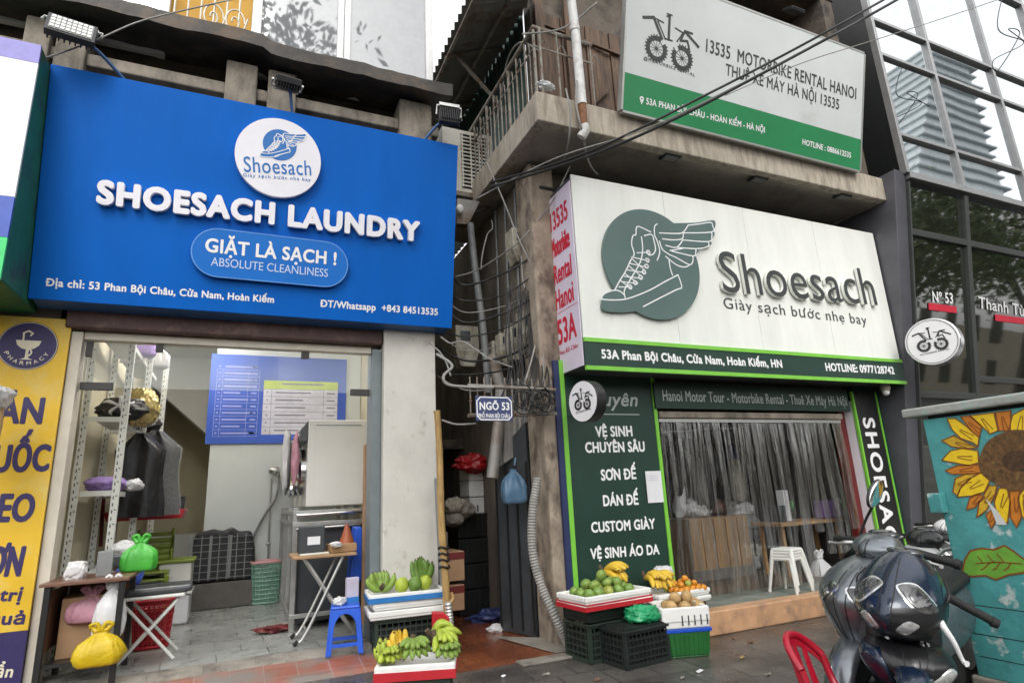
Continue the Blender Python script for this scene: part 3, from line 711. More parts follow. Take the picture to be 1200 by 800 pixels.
LACE = tr([(553, 545), (577, 525), (602, 500), (618, 476), (630, 448), (634, 420), (638, 383)])
CIRC = (762.5, 310.2)

# ================================================================= blue laundry sign (leans out at its top)
yb, yt = 6.85, 6.43
bl = PY(32.5, 349.5, yb); br_ = PY(529.5, 385, yb); tl = PY(57.5, 74.5, yt)
FB = Frame(bl, (1, 0, 0), tl - V((tl.x - bl.x, 0, 0)) - bl)
BW = br_.x - bl.x; BH = FB.loc(tl)[1]
sg = thing('shop_sign', 'large blue lightbox sign of the shoe laundry with white raised letters', 'sign', bl)
mb = MB(); mb.fbox(FB, 0, 0, BW, BH, -.03, 0); mb.build('panel', 'blue_panel', sg, bevel=.004)
mb = MB(); top = FB.at(0, BH, -.03); bot = FB.at(0, 0, -.03)
mb.prism([bot + V((.02, 0, .01)), V((bot.x + .02, 7.12, bot.z - .02)), V((bot.x + .02, 7.12, top.z - .5)), V((top.x + .02, top.y + .25, top.z - .02)), top + V((.02, 0, -.02))], (BW - .04, 0, 0))
mb.build('cabinet', 'blue_side', sg)
f0 = FB
mb = MB(); text(f0, 'SHOESACH LAUNDRY', (114, 241), (490, 285), 29.5, .13, .06, .012, mb, 1.14, n=16); mb.build('raised_letters', 'white_acrylic', sg)
c = f0.px(326.5, 187.5); ra = (f0.px(375.5, 190)[0] - f0.px(275, 183)[0]) / 2
mb = MB().disc(f0, *c, ra, .012, .075, 64); ds = mb.build('round_plate', 'white_acrylic', sg, smooth=40)
fd = f0.lift(.075)
c2 = fd.px(328, 170); k = None
mb = MB(); mb.disc(fd, *c2, (fd.px(347, 170)[0] - fd.px(307, 167)[0]) / 2, .001, .003, 48)
# emblem: the shoe tracing carried over from its own sign face
FW = Frame(PY(684, 398, 5.6), (1, 0, 0), (0, 0, 1))
def shoe_map(fr, uv, ctr, sc): a = FW.px(*uv); b = FW.px(*CIRC); return (ctr[0] + (a[0] - b[0]) * sc, ctr[1] + (a[1] - b[1]) * sc)
rw = (FW.px(817, 310)[0] - FW.px(707, 310)[0]) / 2
sc = (fd.px(347, 170)[0] - fd.px(307, 167)[0]) / 2 / rw
mb.fpoly(fd, [shoe_map(fd, p, c2, sc) for p in SHOE], .0012, .0036)
mb.build('emblem', 'logo_blue', ds)
mb = MB()
for l in SHOE_L: mb.ribbon(fd, [shoe_map(fd, p, c2, sc) for p in l], .0085, .0038, .005)
for p in LACE: q = shoe_map(fd, p, c2, sc); mb.ring(fd, *q, .006, .012, .0038, .0055, 10)
q = [shoe_map(fd, p, c2, sc) for p in SHOE]; mb.ribbon(fd, q, .008, .0036, .0048, True)
mb.build('emblem_lines', 'white_print', ds)
line(ds, 'logo_blue', fd, 'Shoesach', (286, 201.5), (365, 206), 18.5, .015); line(ds, 'logo_blue', fd, 'Giày sạch bước nhẹ bay', (285, 207), (364, 212.5), 4.2, .03, space=1.3)
# pill plate
a = f0.px(224.5, 292); b = f0.px(407, 309); hb = f0.px(300, 270)[1] - f0.px(300, 327)[1]; r_ = hb / 2 * .97
a = (a[0] + r_, a[1] - .02); b = (b[0] - r_, a[1])
def pill(fr, a, b, r): return [(a[0] + r * cos(t), a[1] + r * sin(t)) for t in [PI / 2 + PI * i / 20 for i in range(21)]] + [(b[0] + r * cos(t), b[1] + r * sin(t)) for t in [-PI / 2 + PI * i / 20 for i in range(21)]]
mb = MB(); mb.fpoly(f0, pill(f0, a, b, r_), .012, .06); pl = mb.build('pill_plate', 'pill_blue', sg, smooth=40, bevel=.006)
fp = f0.lift(.061)
mb = MB(); q = pill(f0, a, b, r_ * .985); mb.ribbon(fp, q, .012, .0002, .0016, True); mb.build('edge_line', 'pill_edge', pl)
line(pl, 'white_print', fp, 'GIẶT LÀ SẠCH !', (240, 295), (394, 311), 17, .075)
line(pl, 'pale_print', fp, 'ABSOLUTE CLEANLINESS', (247, 311), (384, 324.5), 10, .0)
line(sg, 'white_print', f0, 'Địa chỉ: 53 Phan Bội Châu, Cửa Nam, Hoàn Kiếm', (53, 335), (321, 355), 9.6, .075); line(sg, 'white_print', f0, 'ĐT/Whatsapp  +843 84513535', (375, 359.5), (513, 369.5), 8.8, .075)

# flood lamps over the blue sign
def flood(label, foot, head, size, yaw, pitch, back):
    t = thing('flood_lamp', label, 'lamp', foot, 'flood lamps over the blue sign')
    MB().tube([foot, foot + (head - foot) * .5 + V((0, 0, .04)), head], .018, 8, sm=4).build('arm', 'blue_side', t, smooth=60)
    Rm = Matrix.Rotation(yaw, 3, 'Z') @ Matrix.Rotation(pitch, 3, 'X')
    mb = MB(); mb.cbox(head, (size, .07, size * .78), rot=Rm)
    for i in range(9): mb.cbox(head + Rm @ V(((i - 4) * size * .11, .055, 0)), (.012, .05, size * .7), rot=Rm)
    h = mb.build('lamp_head', 'flood_black', t, bevel=.008)
    mb = MB(); mb.cbox(head + Rm @ V((0, -.038, 0)), (size * .86, .006, size * .64), rot=Rm); mb.build('lamp_glass', 'lamp_glass', h)
    if back:
        mb = MB()
        for i in range(8):
            for j in range(4): mb.cbox(head + Rm @ V(((i - 3.5) * size * .105, -.046, (j - 1.5) * size * .15)), (size * .075, .008, size * .10), rot=Rm)
        mb.build('led_grid', 'bulb_white', h)
    mb = MB(); mb.tube([head + Rm @ V((-size * .6, 0, size * .1)), head + Rm @ V((-size * .6, .05, size * .5)), head + Rm @ V((size * .6, .05, size * .5)), head + Rm @ V((size * .6, 0, size * .1))], .014, 6)
    mb.cbox(head + Rm @ V((0, .06, size * .52)), (size * 1.0, .05, .05), rot=Rm)
    mb.build('bracket', 'alu', t)
flood('black flood lamp with a white diode grid above the left end of the blue sign', FB.at(.62, BH - .0, -.02), PY(84, 36, 6.15), .40, R(10), R(-25), True)
flood('small black flood lamp on a short arm above the round logo plate', FB.at(2.28, BH, -.02), PY(338, 96, 6.3), .27, R(6), R(-65), False)
flood('black ribbed flood lamp at the right end of the blue sign near the air conditioner', FB.at(3.86, BH, -.02), PY(526, 138, 6.25), .26, R(175), R(12), False)

# ================================================================= white shoe shop sign
wl = thing('shop_sign', 'big white sign with a winged sneaker emblem over the plastic curtain entrance', 'sign', FW.o)
W0 = FW.px(684, 398); W1 = FW.px(1055, 424)[0]; WT = FW.px(670, 204.5)[1]
mb = MB()
for i in range(4): mb.fbox(FW, W1 * i / 4 + .002, 0, W1 * (i + 1) / 4 - .002, WT, -.02, 0)
mb.build('panel', 'white_sign', wl)
MB().box((FW.o.x + .01, 5.621, FW.o.z - .30), (FW.o.x + W1 - .01, 6.29, FW.o.z + WT - .01)).build('cabinet', 'grey_metal', wl)
gb = FW.px(687, 430)[1]
mb = MB(); mb.fbox(FW, 0, gb + .02, W1 + .02, -.022, -.02, .012); bd = mb.build('address_band', 'green_dark', wl)
mb = MB(); mb.fbox(FW, 0, gb - .03, W1 + .02, gb + .018, -.02, .02); mb.fbox(FW, 0, -.02, W1 + .02, .028, -.015, .02); mb.build('band_edge', 'green_lime', wl)
fb = FW.lift(.0125)
line(bd, 'white_print', fb, '53A Phan Bội Châu, Cửa Nam, Hoàn Kiếm, HN', (705, 420), (917, 431), 11.2, .10); line(bd, 'white_print', fb, 'HOTLINE: 0977128742', (968, 434.5), (1048.5, 438.5), 9.5, .10)
cc = FW.px(*CIRC)
mb = MB(); mb.disc(FW, *cc, rw, .012, .05, 72); mb.fpoly(FW, [FW.px(*p) for p in SHOE], .012, .051); em = mb.build('emblem', 'logo_green', wl, smooth=40)
mb = MB(); fe = FW.lift(.05)
for i, l in enumerate(SHOE_L): mb.ribbon(fe, [fe.px(*p) for p in l], .015 if i < 19 else .012, .0014, .003 + (i % 5) * 3e-4)
for p in LACE: mb.ring(fe, *fe.px(*p), .018, .032, .0014, .0042, 14)
mb.build('emblem_lines', 'white_print', em)
mb = MB(); text(FW, 'Shoesach', (844, 343.5), (1024, 359), 47, 0, .045, .02, mb, 1.04, side=1); mb.build('raised_letters', ['dark_letter', 'white_sign'], wl)
line(wl, 'dark_letter', FW, 'Giày sạch bước nhẹ bay', (848.5, 361), (1016, 380.5), 12.5, .0, .004, .002, space=1.12)
# banner on the end of the sign
FS = Frame((FW.o.x - .004, 5.63, FW.o.z), (0, -1, 0), (0, 0, 1))
bn = thing('side_banner', 'narrow pale pink banner with red writing on the end of the white sign', 'banner', FS.at(0, 0))
a = FS.px(655, 442); b = FS.px(684.5, 432); tt = FS.px(668, 208)
a0, b0, a1, b1 = -.60, a[1] + .02, .01, tt[1] - .04
MB().fbox(FS, a0, b0, a1, b1, .001, .012).build('sheet', 'pink_banner', bn)
mb = MB(); fz = FS.lift(.0125)
for s_, v0, hgt in (('13535', .80, .115), ('Motorbike', .645, .115), ('Rental', .49, .115), ('Hanoi', .345, .115), ('53A', .155, .14), ('Phan Bội Châu', .10, .024)):
    H_ = b1 - b0; text_ab(fz, s_, (a0 + .07, b0 + v0 * H_), (a1 - .09, b0 + v0 * H_), hgt * H_, .06 if hgt > .05 else .03).build('lettering', 'red_print', bn)
mb.fbox(fz, a0 + .01, b0 + .325 * H_, a1 - .02, b0 + .328 * H_, .001, .002); mb.build('rule', 'red_print', bn)

# ================================================================= motorbike rental sign on the balcony
FM = Frame(PY(730, 128.75, 5.2), (1, 0, 0), (0, -.44, 1.74))
ml = thing('rental_sign', 'grey and green motorbike rental sign hung on the balcony front', 'sign', PY(730, 128.75, 5.2))
A_ = FM.px(730, 128.75); B_ = FM.px(1007.5, 198); G_ = FM.px(732.5, 84.5); T_ = FM.px(1012.5, 63.5)
tp = T_[1]
MB().fbox(FM, A_[0], G_[1], B_[0], tp, -.03, 0).build('panel', 'grey_sign', ml)
MB().fbox(FM, A_[0], A_[1], B_[0], G_[1] - .003, -.03, 0).build('green_band', 'green_mid', ml)
mb = MB(); mb.fbox(FM, A_[0] - .03, A_[1], A_[0] - .002, tp, -.08, .004); mb.fbox(FM, B_[0] + .002, A_[1], B_[0] + .03, tp, -.08, .004); mb.fbox(FM, A_[0], tp + .002, B_[0], tp + .03, -.08, .004); mb.fbox(FM, A_[0], A_[1] - .03, B_[0], A_[1] - .002, -.08, .004)
for i in range(5): x = A_[0] + (B_[0] - A_[0]) * i / 4; mb.fbox(FM, x + .01, A_[1] + .01, x + .05, tp - .01, -.075, -.032)
mb.build('frame', 'alu', ml)
line(ml, 'dark_letter', FM, '13535  MOTORBIKE RENTAL HANOI', (827, 61), (1003, 117), 16, .035); line(ml, 'dark_letter', FM, 'THUÊ XE MÁY HÀ NỘI 13535', (850, 88), (983, 129), 14, .035)
line(ml, 'white_print', FM, '53A PHAN BỘI CHÂU - HOÀN KIẾM - HÀ NỘI', (757, 122.5), (896, 156), 8, .07); line(ml, 'white_print', FM, 'HOTLINE : 0886612535', (940, 169.5), (997, 185.5), 7, .07)
mb = MB(); q = FM.px(752, 116); mb.ring(FM, *q, .012, .032, .001, .003, 18); mb.fpoly(FM, [(q[0] - .024, q[1] - .02), (q[0], q[1] - .075), (q[0] + .024, q[1] - .02)], .001, .0032)
mb.build('map_pin', 'white_print', ml)
def bike_logo(fr, c, s, mb, h=.001):
    "two spoked wheels carrying the digits as forks and bars"
    P = lambda x, y: (c[0] + x * s, c[1] + y * s)
    for k, (wx, wy) in enumerate(((-.55, -.42), (.55, -.48))):
        q = P(wx, wy); a0, a1 = ((R(60), R(395)) if k == 0 else (R(-215), R(120)))
        mb.ring(fr, *q, .30 * s, .44 * s, h, h + .002, 30, a0, a1); mb.ring(fr, *q, .275 * s, .295 * s, h, h + .0022, 30); mb.ring(fr, *q, .0, .06 * s, h, h + .0024, 12)
        for i in range(12): t = 2 * PI * i / 12; mb.ribbon(fr, [(q[0] + .06 * s * cos(t), q[1] + .06 * s * sin(t)), (q[0] + .28 * s * cos(t), q[1] + .28 * s * sin(t))], .014 * s, h, h + .0018)
        for i in range(22):
            t = a0 + (a1 - a0) * i / 22; mb.ribbon(fr, [(q[0] + .43 * s * cos(t), q[1] + .43 * s * sin(t)), (q[0] + .475 * s * cos(t), q[1] + .475 * s * sin(t))], .05 * s, h, h + .0016)
    for seg, w in (([(-.06, .9), (-.06, .02)], .10), ([(-.17, .9), (.05, .9)], .05), ([(-.2, .02), (.1, .02)], .05), ([(-.17, .8), (-.06, .88)], .06), ([(-1.15, .5), (-.72, .62), (-.35, .0)], .10), ([(-.72, .62), (-.3, .55)], .05), ([(-.55, .55), (-.2, .0)], .05), ([(.95, .5), (.62, .5), (.45, .12)], .08), ([(.62, .5), (1.25, .1)], .10), ([(.2, .5), (.55, .42), (.3, .05)], .05), ([(.45, .12), (.75, .18), (.85, -.1)], .08)):
        mb.ribbon(fr, [P(*p) for p in seg], w * s, h, h + .0026)
    return mb
c = FM.px(785, 48); s_ = (FM.px(818, 50)[0] - FM.px(752, 40)[0]) / 2.4
mb = bike_logo(FM, c, s_, MB()); text(FM, '@MOTORBIKE RENTAL', (754, 70), (814, 90), 4, .03, mb=mb, space=1.25); mb.build('emblem', 'dark_letter', ml)

# two round projecting signs
def round_sign(label, uv, Y, rx, yaw, depth, arm_to, lab2):
    c = PY(*uv, Y); t = thing('round_sign', label, 'sign', c, 'round projecting signs')
    nrm = V((sin(yaw) * -1, -cos(yaw), 0)); ex = V((cos(yaw), -sin(yaw), 0))
    fr = Frame(c, ex, (0, 0, 1)); 
    mb = MB(); mb.disc(fr, 0, 0, rx, -depth, 0, 56); mb.build('drum', 'disc_black' if lab2 else 'chrome', t, smooth=40, bevel=.01)
    mb = MB(); mb.disc(fr, 0, 0, rx * .955, .001, .006, 56); fc = mb.build('face', 'disc_white', t, smooth=40)
    f2 = fr.lift(.0065); mb = bike_logo(f2, (0, .10 * rx), rx * .56, MB()); text_ab(f2, 'MOTORBIKE RENTAL', (-.52 * rx, -.52 * rx), (.55 * rx, -.46 * rx), .07 * rx, .03, mb=mb, space=1.2)
    mb.build('emblem', 'disc_black', fc)
    if not lab2:
        mb = MB(); mb.ring(f2, 0, 0, rx * .90, rx * .92, .001, .003, 56); mb.build('rim_line', 'disc_black', fc)
    mb = MB()
    for dz in (.5, -.5):
        mb.tube([fr.at(0, dz * rx * .5, -depth * .5), arm_to + V((0, 0, dz * rx * .5))], .018, 6)
    mb.build('arm', 'grey_metal', t)
round_sign('round white motorbike sign in a steel drum beside the dark glass building', (1092, 400), 5.0, .335, R(74), .18, PY(1052, 398, 5.7), 0)
round_sign('small round white motorbike sign in a black drum above the green board', (683, 470), 5.45, .225, R(78), .14, V((3.55, 6.14, PY(683, 470, 5.45).z)), 1)

# green boards round the shop door
FG = FY(6.10)
gd = thing('service_board', 'tall dark green service list board with lime edges and white lettering', 'sign', PY(676, 680, 6.1))
g0 = FG.px(661, 460)[0] + .01; g1 = FG.px(766, 470)[0] - .02; gz0, gz1 = .42, 3.12
MB().fbox(FG, g0, gz0, g1, gz1, -.03, 0).build('panel', 'green_dark', gd)
mb = MB(); mb.fbox(FG, g0 - .06, gz0, g0 - .002, gz1, -.03, .012); mb.fbox(FG, g1 + .002, gz0, g1 + .05, gz1, -.03, .012); mb.build('edge', 'green_lime', gd)
MB().fbox(FG, g0 - .13, gz0, g0 - .062, gz1, -.04, .004).build('edge', 'navy_edge', gd)
mb = MB()
for s_, L, Rr, cp, sh in (('VỆ SINH', (698, 512), (741.5, 511), 13, 0), ('CHUYÊN SÂU', (686, 530.5), (756, 529), 13, 0), ('SƠN ĐẾ', (704.5, 563), (746, 561), 13.5, 0), ('DÁN ĐẾ', (707, 593), (748.5, 591), 13.5, 0), ('CUSTOM GIÀY', (693, 624), (768, 619), 13, 0), ('VỆ SINH ÁO DA', (692, 655), (773, 649), 13, 0)):
    line(gd, 'white_print', FG, s_, L, Rr, cp, .085)
line(gd, 'silver_letter', FG, 'Chuyên', (680, 475.5), (748, 476), 17, .05, shear=.25); mb = MB(); a = FG.px(690, 485.5); b = FG.px(749, 484.5); mb.fbox(FG, a[0], a[1], b[0], a[1] + .012, .001, .004); mb.build('underline', 'silver_letter', gd)
a = FG.px(755, 552); b = FG.px(777, 588)
st = MB().fbox(FG, a[0], b[1], b[0], a[1], .014, .018).build('notice_sheet', 'white_sheet'); tag(st, 'small white paper notice stuck on the edge of the green service board', 'notice')
mb = MB()
for i in range(3): mb.fbox(FG, a[0] + .05, a[1] - .06 - i * .025, b[0] - .05, a[1] - .052 - i * .025, .0182, .0188)
mb.build('print', 'lilac_print', st)
hb_ = thing('header_board', 'long dark green board with silver letters over the shop door', 'sign', PY(772, 481, 6.05))
FH = FY(6.05); h0_ = FH.px(769, 478); h1_ = FH.px(997, 484); ht = FH.px(772, 448)
MB().fbox(FH, h0_[0], h0_[1], h1_[0], ht[1], -.03, 0).build('panel', 'green_dark', hb_)
line(hb_, 'silver_letter', FH, 'Hanoi Motor Tour - Motorbike Rental - Thuê Xe Máy Hà Nội', (777, 469.5), (993, 475.5), 13, .03)
vb = thing('upright_board', 'black upright board with lime edges and sideways white letters right of the entrance', 'sign', PY(1003, 475, 6.03))
FV = FY(6.03); v0 = FV.px(1000, 470); v1 = FV.px(1030, 475)
vx0, vx1 = v0[0] + .02, v1[0] - .05; vz0, vz1 = .35, 2.86
MB().fbox(FV, vx0, vz0, vx1, vz1, -.03, 0).build('panel', 'disc_black', vb)
mb = MB(); mb.fbox(FV, vx0 - .035, vz0, vx0 - .002, vz1, -.03, .01); mb.fbox(FV, vx1 + .002, vz0, vx1 + .03, vz1, -.03, .01); mb.build('edge', 'green_lime', vb)
FVr = Frame(FV.at(vx0, vz1), (0, 0, -1), (1, 0, 0)); 
lt0 = vz1 - FV.px(1008, 489)[1]; lt1 = lt0 + (FV.px(1008, 489)[1] - FV.px(1043, 617)[1]) * 8 / 6
text_ab(FVr, 'SHOESACH', (lt0, .10), (lt1, .10), (vx1 - vx0) - .22, .08, space=1.2).build('lettering', 'white_print', vb)

# alley name plate
FN = FY(5.85); n0 = FN.px(558, 493); n1 = FN.px(600, 464.5)
npl = thing('street_plate', 'small blue and white alley name plate hung on the iron bars', 'sign', FN.at(*n0))
MB().fbox(FN, n0[0], n0[1], n1[0], n1[1], -.012, 0).build('plate', 'plate_blue', npl, bevel=.008)
mb = MB(); k = .014; c_ = .04
out = [(n0[0] + k + c_, n0[1] + k), (n1[0] - k - c_, n0[1] + k), (n1[0] - k, n0[1] + k + c_), (n1[0] - k, n1[1] - k - c_), (n1[0] - k - c_, n1[1] - k), (n0[0] + k + c_, n1[1] - k), (n0[0] + k, n1[1] - k - c_), (n0[0] + k, n0[1] + k + c_)]
mb.ribbon(FN, out, .012, .001, .003, True)
mb.build('border', 'white_print', npl); line(npl, 'white_print', FN, 'NGÕ 53', (562, 480), (597, 480.5), 9.5, .07); line(npl, 'white_print', FN, 'PHỐ PHAN BỘI CHÂU', (560.8, 489.3), (597.2, 489.8), 5.2, .04)

# ================================================================= pharmacy signs at the left
FP = FY(7.15)
py = thing('pharmacy_board', 'yellow pharmacy board with dark blue lettering and a bowl and snake emblem', 'sign', PY(28, 790, 7.15))
yx1 = FP.px(84, 378)[0]; yx0 = FP.px(-70, 500)[0]; yz1 = FP.px(60, 373)[1]; yz0 = .16
MB().fbox(FP, yx0, .62, yx1, yz1, -.04, 0).build('panel', 'yellow_board', py)
MB().fbox(FP, yx0, yz0, yx1, .617, -.04, 0).build('panel', 'navy_print', py)
c = FP.px(33, 405); ra = FP.px(68, 408)[0] - c[0]
em = MB().disc(FP, *c, ra, .001, .003, 56).build('emblem', 'navy_print', py)
mb = MB(); fq = FP.lift(.003)
C = lambda x, y: (c[0] + x * ra, c[1] + y * ra)
mb.ring(fq, *c, ra * .955, ra * .975, .0005, .0012, 56)
mb.fpoly(fq, [C(-.42, .22), C(.42, .22), C(.36, .02), C(.2, -.12), (c[0] + .05 * ra, c[1] - .16 * ra), C(.05, -.5), C(.22, -.58), C(-.22, -.58), C(-.05, -.5), C(-.05, -.16), C(-.2, -.12), C(-.36, .02)], .0008, .002)
mb.ribbon(fq, [C(-.02 + .17 * sin(t * .6), -.5 + t * .085) for t in range(9)] + [C(-.18, .34), C(-.2, .52), C(-.04, .62), C(.1, .52), C(.04, .42)], .06 * ra, .0022, .0034)
for i, ch in enumerate('PHARMACY'):
    t = R(-90 - 62 + i * 124 / 7); p = V((c[0] + .80 * ra * cos(t), c[1] + .80 * ra * sin(t))); d = V((-sin(t), cos(t)))
    text_ab(fq, ch, p - d * .075 * ra, p + d * .075 * ra, .15 * ra, .05, mb=mb)
mb.build('emblem_lines', 'cream_print', em)
mb = MB(); B_in = []
for s_, L, Rr, cp in (('BÁN', (-26, 496), (49, 497), 33), ('THUỐC', (-56, 555), (57, 552), 34), ('THEO', (-55, 613), (38, 611), 35), ('ĐƠN', (-42, 677), (24, 675), 37), ('điều trị', (-62, 704), (24, 704), 16), ('hiệu quả', (-75, 734), (28, 731), 16), ('an toàn', (-75, 760), (18, 760), 15)):
    line(py, 'navy_print', FP, s_, L, Rr, cp, .085)
line(py, 'cream_print', FP, 'nhà thuốc ẩn', (-110, 797), (14, 793), 15, .06)
# upper light box of the pharmacy
FQ = FY(6.15); e_t = PY(38.7, 51, 6.15); e_b = PY(0, 327, 6.15)
pb = thing('pharmacy_lightbox', 'deep green sided pharmacy light box with white front and a purple top strip', 'sign', e_b)
qx1 = e_b.x; qx0 = qx1 - 1.6; z0, z1 = e_b.z, e_t.z
MB().box((qx0, 6.18, z0), (qx1, 7.2, z1)).build('box', 'green_box', pb, bevel=.015)
f_ = FQ; H_ = z1 - z0
za = FQ.px(37, 73)[1]; zb_ = FQ.px(18, 231)[1]; zc = FQ.px(8, 278)[1]
for b0, b1, k in ((za + .002, z1, 'purple_strip'), (zb_ + .002, za - .002, 'white_sign'), (zc + .002, zb_ - .002, 'royal_strip'), (z0, zc - .002, 'bright_green_strip')):
    MB().fbox(f_, qx0, b0, qx1, b1, -.028, 0).build('front_strip', k, pb)

def moved(o, loc, rz=0): o.location = loc; o.rotation_euler = (0, 0, rz); return o
def blob(name, c, rad, m, label=None, cat=None, group=None, wob=.5, seed=1, parent=None, nu=22, nv=14, Mx=None):
    o = MB().ell(c, rad, nu, nv, M=Mx, wob=wob, seed=seed).build(name, m, parent, smooth=70)
    if label: tag(o, label, cat, group)
    return o
def crumple(name, c, rad, m, seed=1, amp=.28, parent=None, sq=1.0, nu=64, nv=40):
    "a wrinkled bag: squarish body pushed about by folded noise"
    mb = MB(); rings = []; c = V(c)
    for i in range(nv):
        t = PI * (.01 + .98 * i / (nv - 1)); ring = []
        for j in range(nu):
            a = 2 * PI * j / nu; d = V((sin(t) * cos(a), sin(t) * sin(a), -cos(t)))
            q = V([math.copysign(abs(x) ** sq, x) for x in d])
            k = 1 + amp * (.8 * NZ.noise(d * 1.6 + V((seed * 5.3, seed, 0))) + .8 * abs(NZ.noise(V((d.x * 4.5, d.y * 4.5, d.z * 2.2)) + V((0, seed * 2.1, 4)))) + .30 * abs(NZ.noise(V((d.x * 9, d.y * 9, d.z * 4)) + V((3, seed, 1)))) - .32)
            ring.append(c + V((q.x * rad[0], q.y * rad[1], q.z * rad[2])) * k)
        rings.append(ring)
    return mb.loft(rings).build(name, m, parent, smooth=80)

def bag(name, c, w, d, h, m, seed=1, tie='ears', rz=0., parent=None, fill=1.):
    "a filled plastic carrier: flat bottom, upright folds gathering to the neck, two ears or a knot; c is the bottom centre"
    rnd = random.Random(seed); mb = MB(); rings = []; c = V(c); N = 56
    prof = [(0, .72), (.02, .90), (.10, 1.0), (.30, 1.04 * fill), (.50, 1.0), (.66, .86), (.78, .62), (.88, .36), (.93, .24), (.97, .26), (1.0, .34)]
    ph = [rnd.uniform(0, 6.28) for _ in range(4)]; Rz = Matrix.Rotation(rz, 3, 'Z')
    for t, k in prof:
        ring = []
        for j in range(N):
            a = 2 * PI * j / N; ca, sa = cos(a), sin(a); q = V((math.copysign(abs(ca) ** .6, ca), math.copysign(abs(sa) ** .6, sa), 0))
            f = 1 + (.03 + .22 * t * t) * (.5 * sin(7 * a + ph[0]) + .35 * sin(11 * a + ph[1] + 3 * t) + .3 * sin(17 * a + ph[2])) + .10 * NZ.noise(V((ca * 1.7, sa * 1.7 + seed * 3, t * 3))) + .05 * NZ.noise(V((ca * 5, sa * 5 + seed, t * 7)))
            ring.append(c + Rz @ V((q.x * w / 2 * k * f, q.y * d / 2 * k * f, h * t * .86 + .02 * h * NZ.noise(V((ca * 2, sa * 2, t * 4 + seed))))))
        rings.append(ring)
    o = mb.loft(rings).build(name, m, parent, smooth=80)
    if tie == 'ears':
        for s in (-1, 1):
            e = MB(); p0 = c + Rz @ V((s * w * .09, 0, h * .82)); p1 = c + Rz @ V((s * w * .24, -.01, h * 1.0)); p2 = c + Rz @ V((s * w * .10, -.015, h * 1.04)); p3 = c + Rz @ V((s * w * .02, 0, h * .84))
            e.tube([p0, p0.lerp(p1, .6) + V((0, .01, 0)), p1, p2, p3], [.03, .022, .016, .016, .026], 7, sm=4); e.build('handle', m, o, smooth=70)
    return o
# ================================================================= inside the laundry
# price board on the pale partition
pt = MB().box((-.53, 11.2, .121), (1.92, 11.32, 2.62)).build('partition_wall', 'partition'); tag(pt, 'pale grey partition wall under the blue price board', 'partition')
MBp = MB().box((-.53, 11.2, 2.621), (1.92, 11.32, 4.49)); tag(MBp.build('upper_partition', 'partition'), 'pale upper wall behind the blue price board at the laundry back', 'partition')
F11 = FY(11.17)
bp_ = thing('price_board', 'blue price list board with a white table panel at the back of the laundry', 'board', F11.at(-.6, 2.64))
x0, z0 = F11.px(240, 520); x1 = F11.px(405, 480)[0]; z1 = F11.px(245, 414)[1]
MB().fbox(F11, x0, z0, x1, z1, -.02, 0).build('panel', 'board_blue', bp_)
a = F11.px(306, 509); b = F11.px(396, 448)
wp = MB().fbox(F11, a[0], a[1], b[0], b[1], .001, .006).build('table_panel', 'board_white', bp_)
MB().fbox(F11, a[0], b[1] - .15, b[0], b[1], .0065, .010).build('heading_strip', 'board_lime', bp_)
mb = MB()
for i in range(11):
    z = z0 + .12 + i * .115; mb.fbox(F11, x0 + .1, z, a[0] - .08, z + .006, .001, .002)
    w = .25 + .3 * random.random(); mb.fbox(F11, x0 + .22, z + .045, x0 + .22 + w, z + .07, .001, .0025); mb.fbox(F11, a[0] - .2, z + .045, a[0] - .11, z + .07, .001, .0025); mb.fbox(F11, x0 + .13, z + .045, x0 + .16, z + .07, .001, .0025)
for x in (x0 + .1, x0 + .19, a[0] - .26, a[0] - .08): mb.fbox(F11, x, z0 + .12, x + .006, z0 + 1.27, .001, .003)
mb.build('print', 'board_line', bp_)
mb = MB(); hh = (b[1] - .15 - a[1]) / 6
for i in range(6):
    z = a[1] + i * hh; mb.fbox(F11, a[0], z + hh - .006, b[0], z + hh, .0065, .008); w = .3 + .35 * random.random()
    mb.fbox(F11, a[0] + .2, z + hh * .45, a[0] + .2 + w, z + hh * .45 + .022, .0065, .0085); mb.fbox(F11, b[0] - .19, z + hh * .45, b[0] - .05, z + hh * .45 + .022, .0065, .0085); mb.fbox(F11, a[0] + .05, z + hh * .45, a[0] + .075, z + hh * .45 + .022, .0065, .0085)
for x in (a[0] + .13, b[0] - .25): mb.fbox(F11, x, a[1], x + .006, b[1] - .15, .0065, .009)
mb.fbox(F11, a[0] + .3, b[1] - .07, b[0] - .25, b[1] - .045, .0105, .012)
mb.build('print', 'board_ink', bp_)
# glass transom with patch fittings
gl = thing('glass_transom', 'clear glass transom pane with dark clamps across the laundry entrance', 'glass pane', (-1.59, 7.3, 2.95))
zt_ = PY(300, 458, 7.3).z
MB().box((-1.595, 7.295, zt_), (1.36, 7.307, 3.365)).build('pane', 'clear_glass', gl)
for a, b in (((-1.59, 7.28, zt_ - .03), (-1.3, 7.32, zt_ + .05)), ((1.13, 7.28, zt_ - .03), (1.36, 7.32, zt_ + .05)), ((-1.58, 7.28, 3.2), (-1.52, 7.32, 3.36)), ((.55, 7.28, 3.28), (.64, 7.32, 3.36)), ((-.95, 7.28, 3.28), (-.88, 7.32, 3.36))): MB().box(a, b).build('clamp', 'dark_frame', gl, bevel=.004)

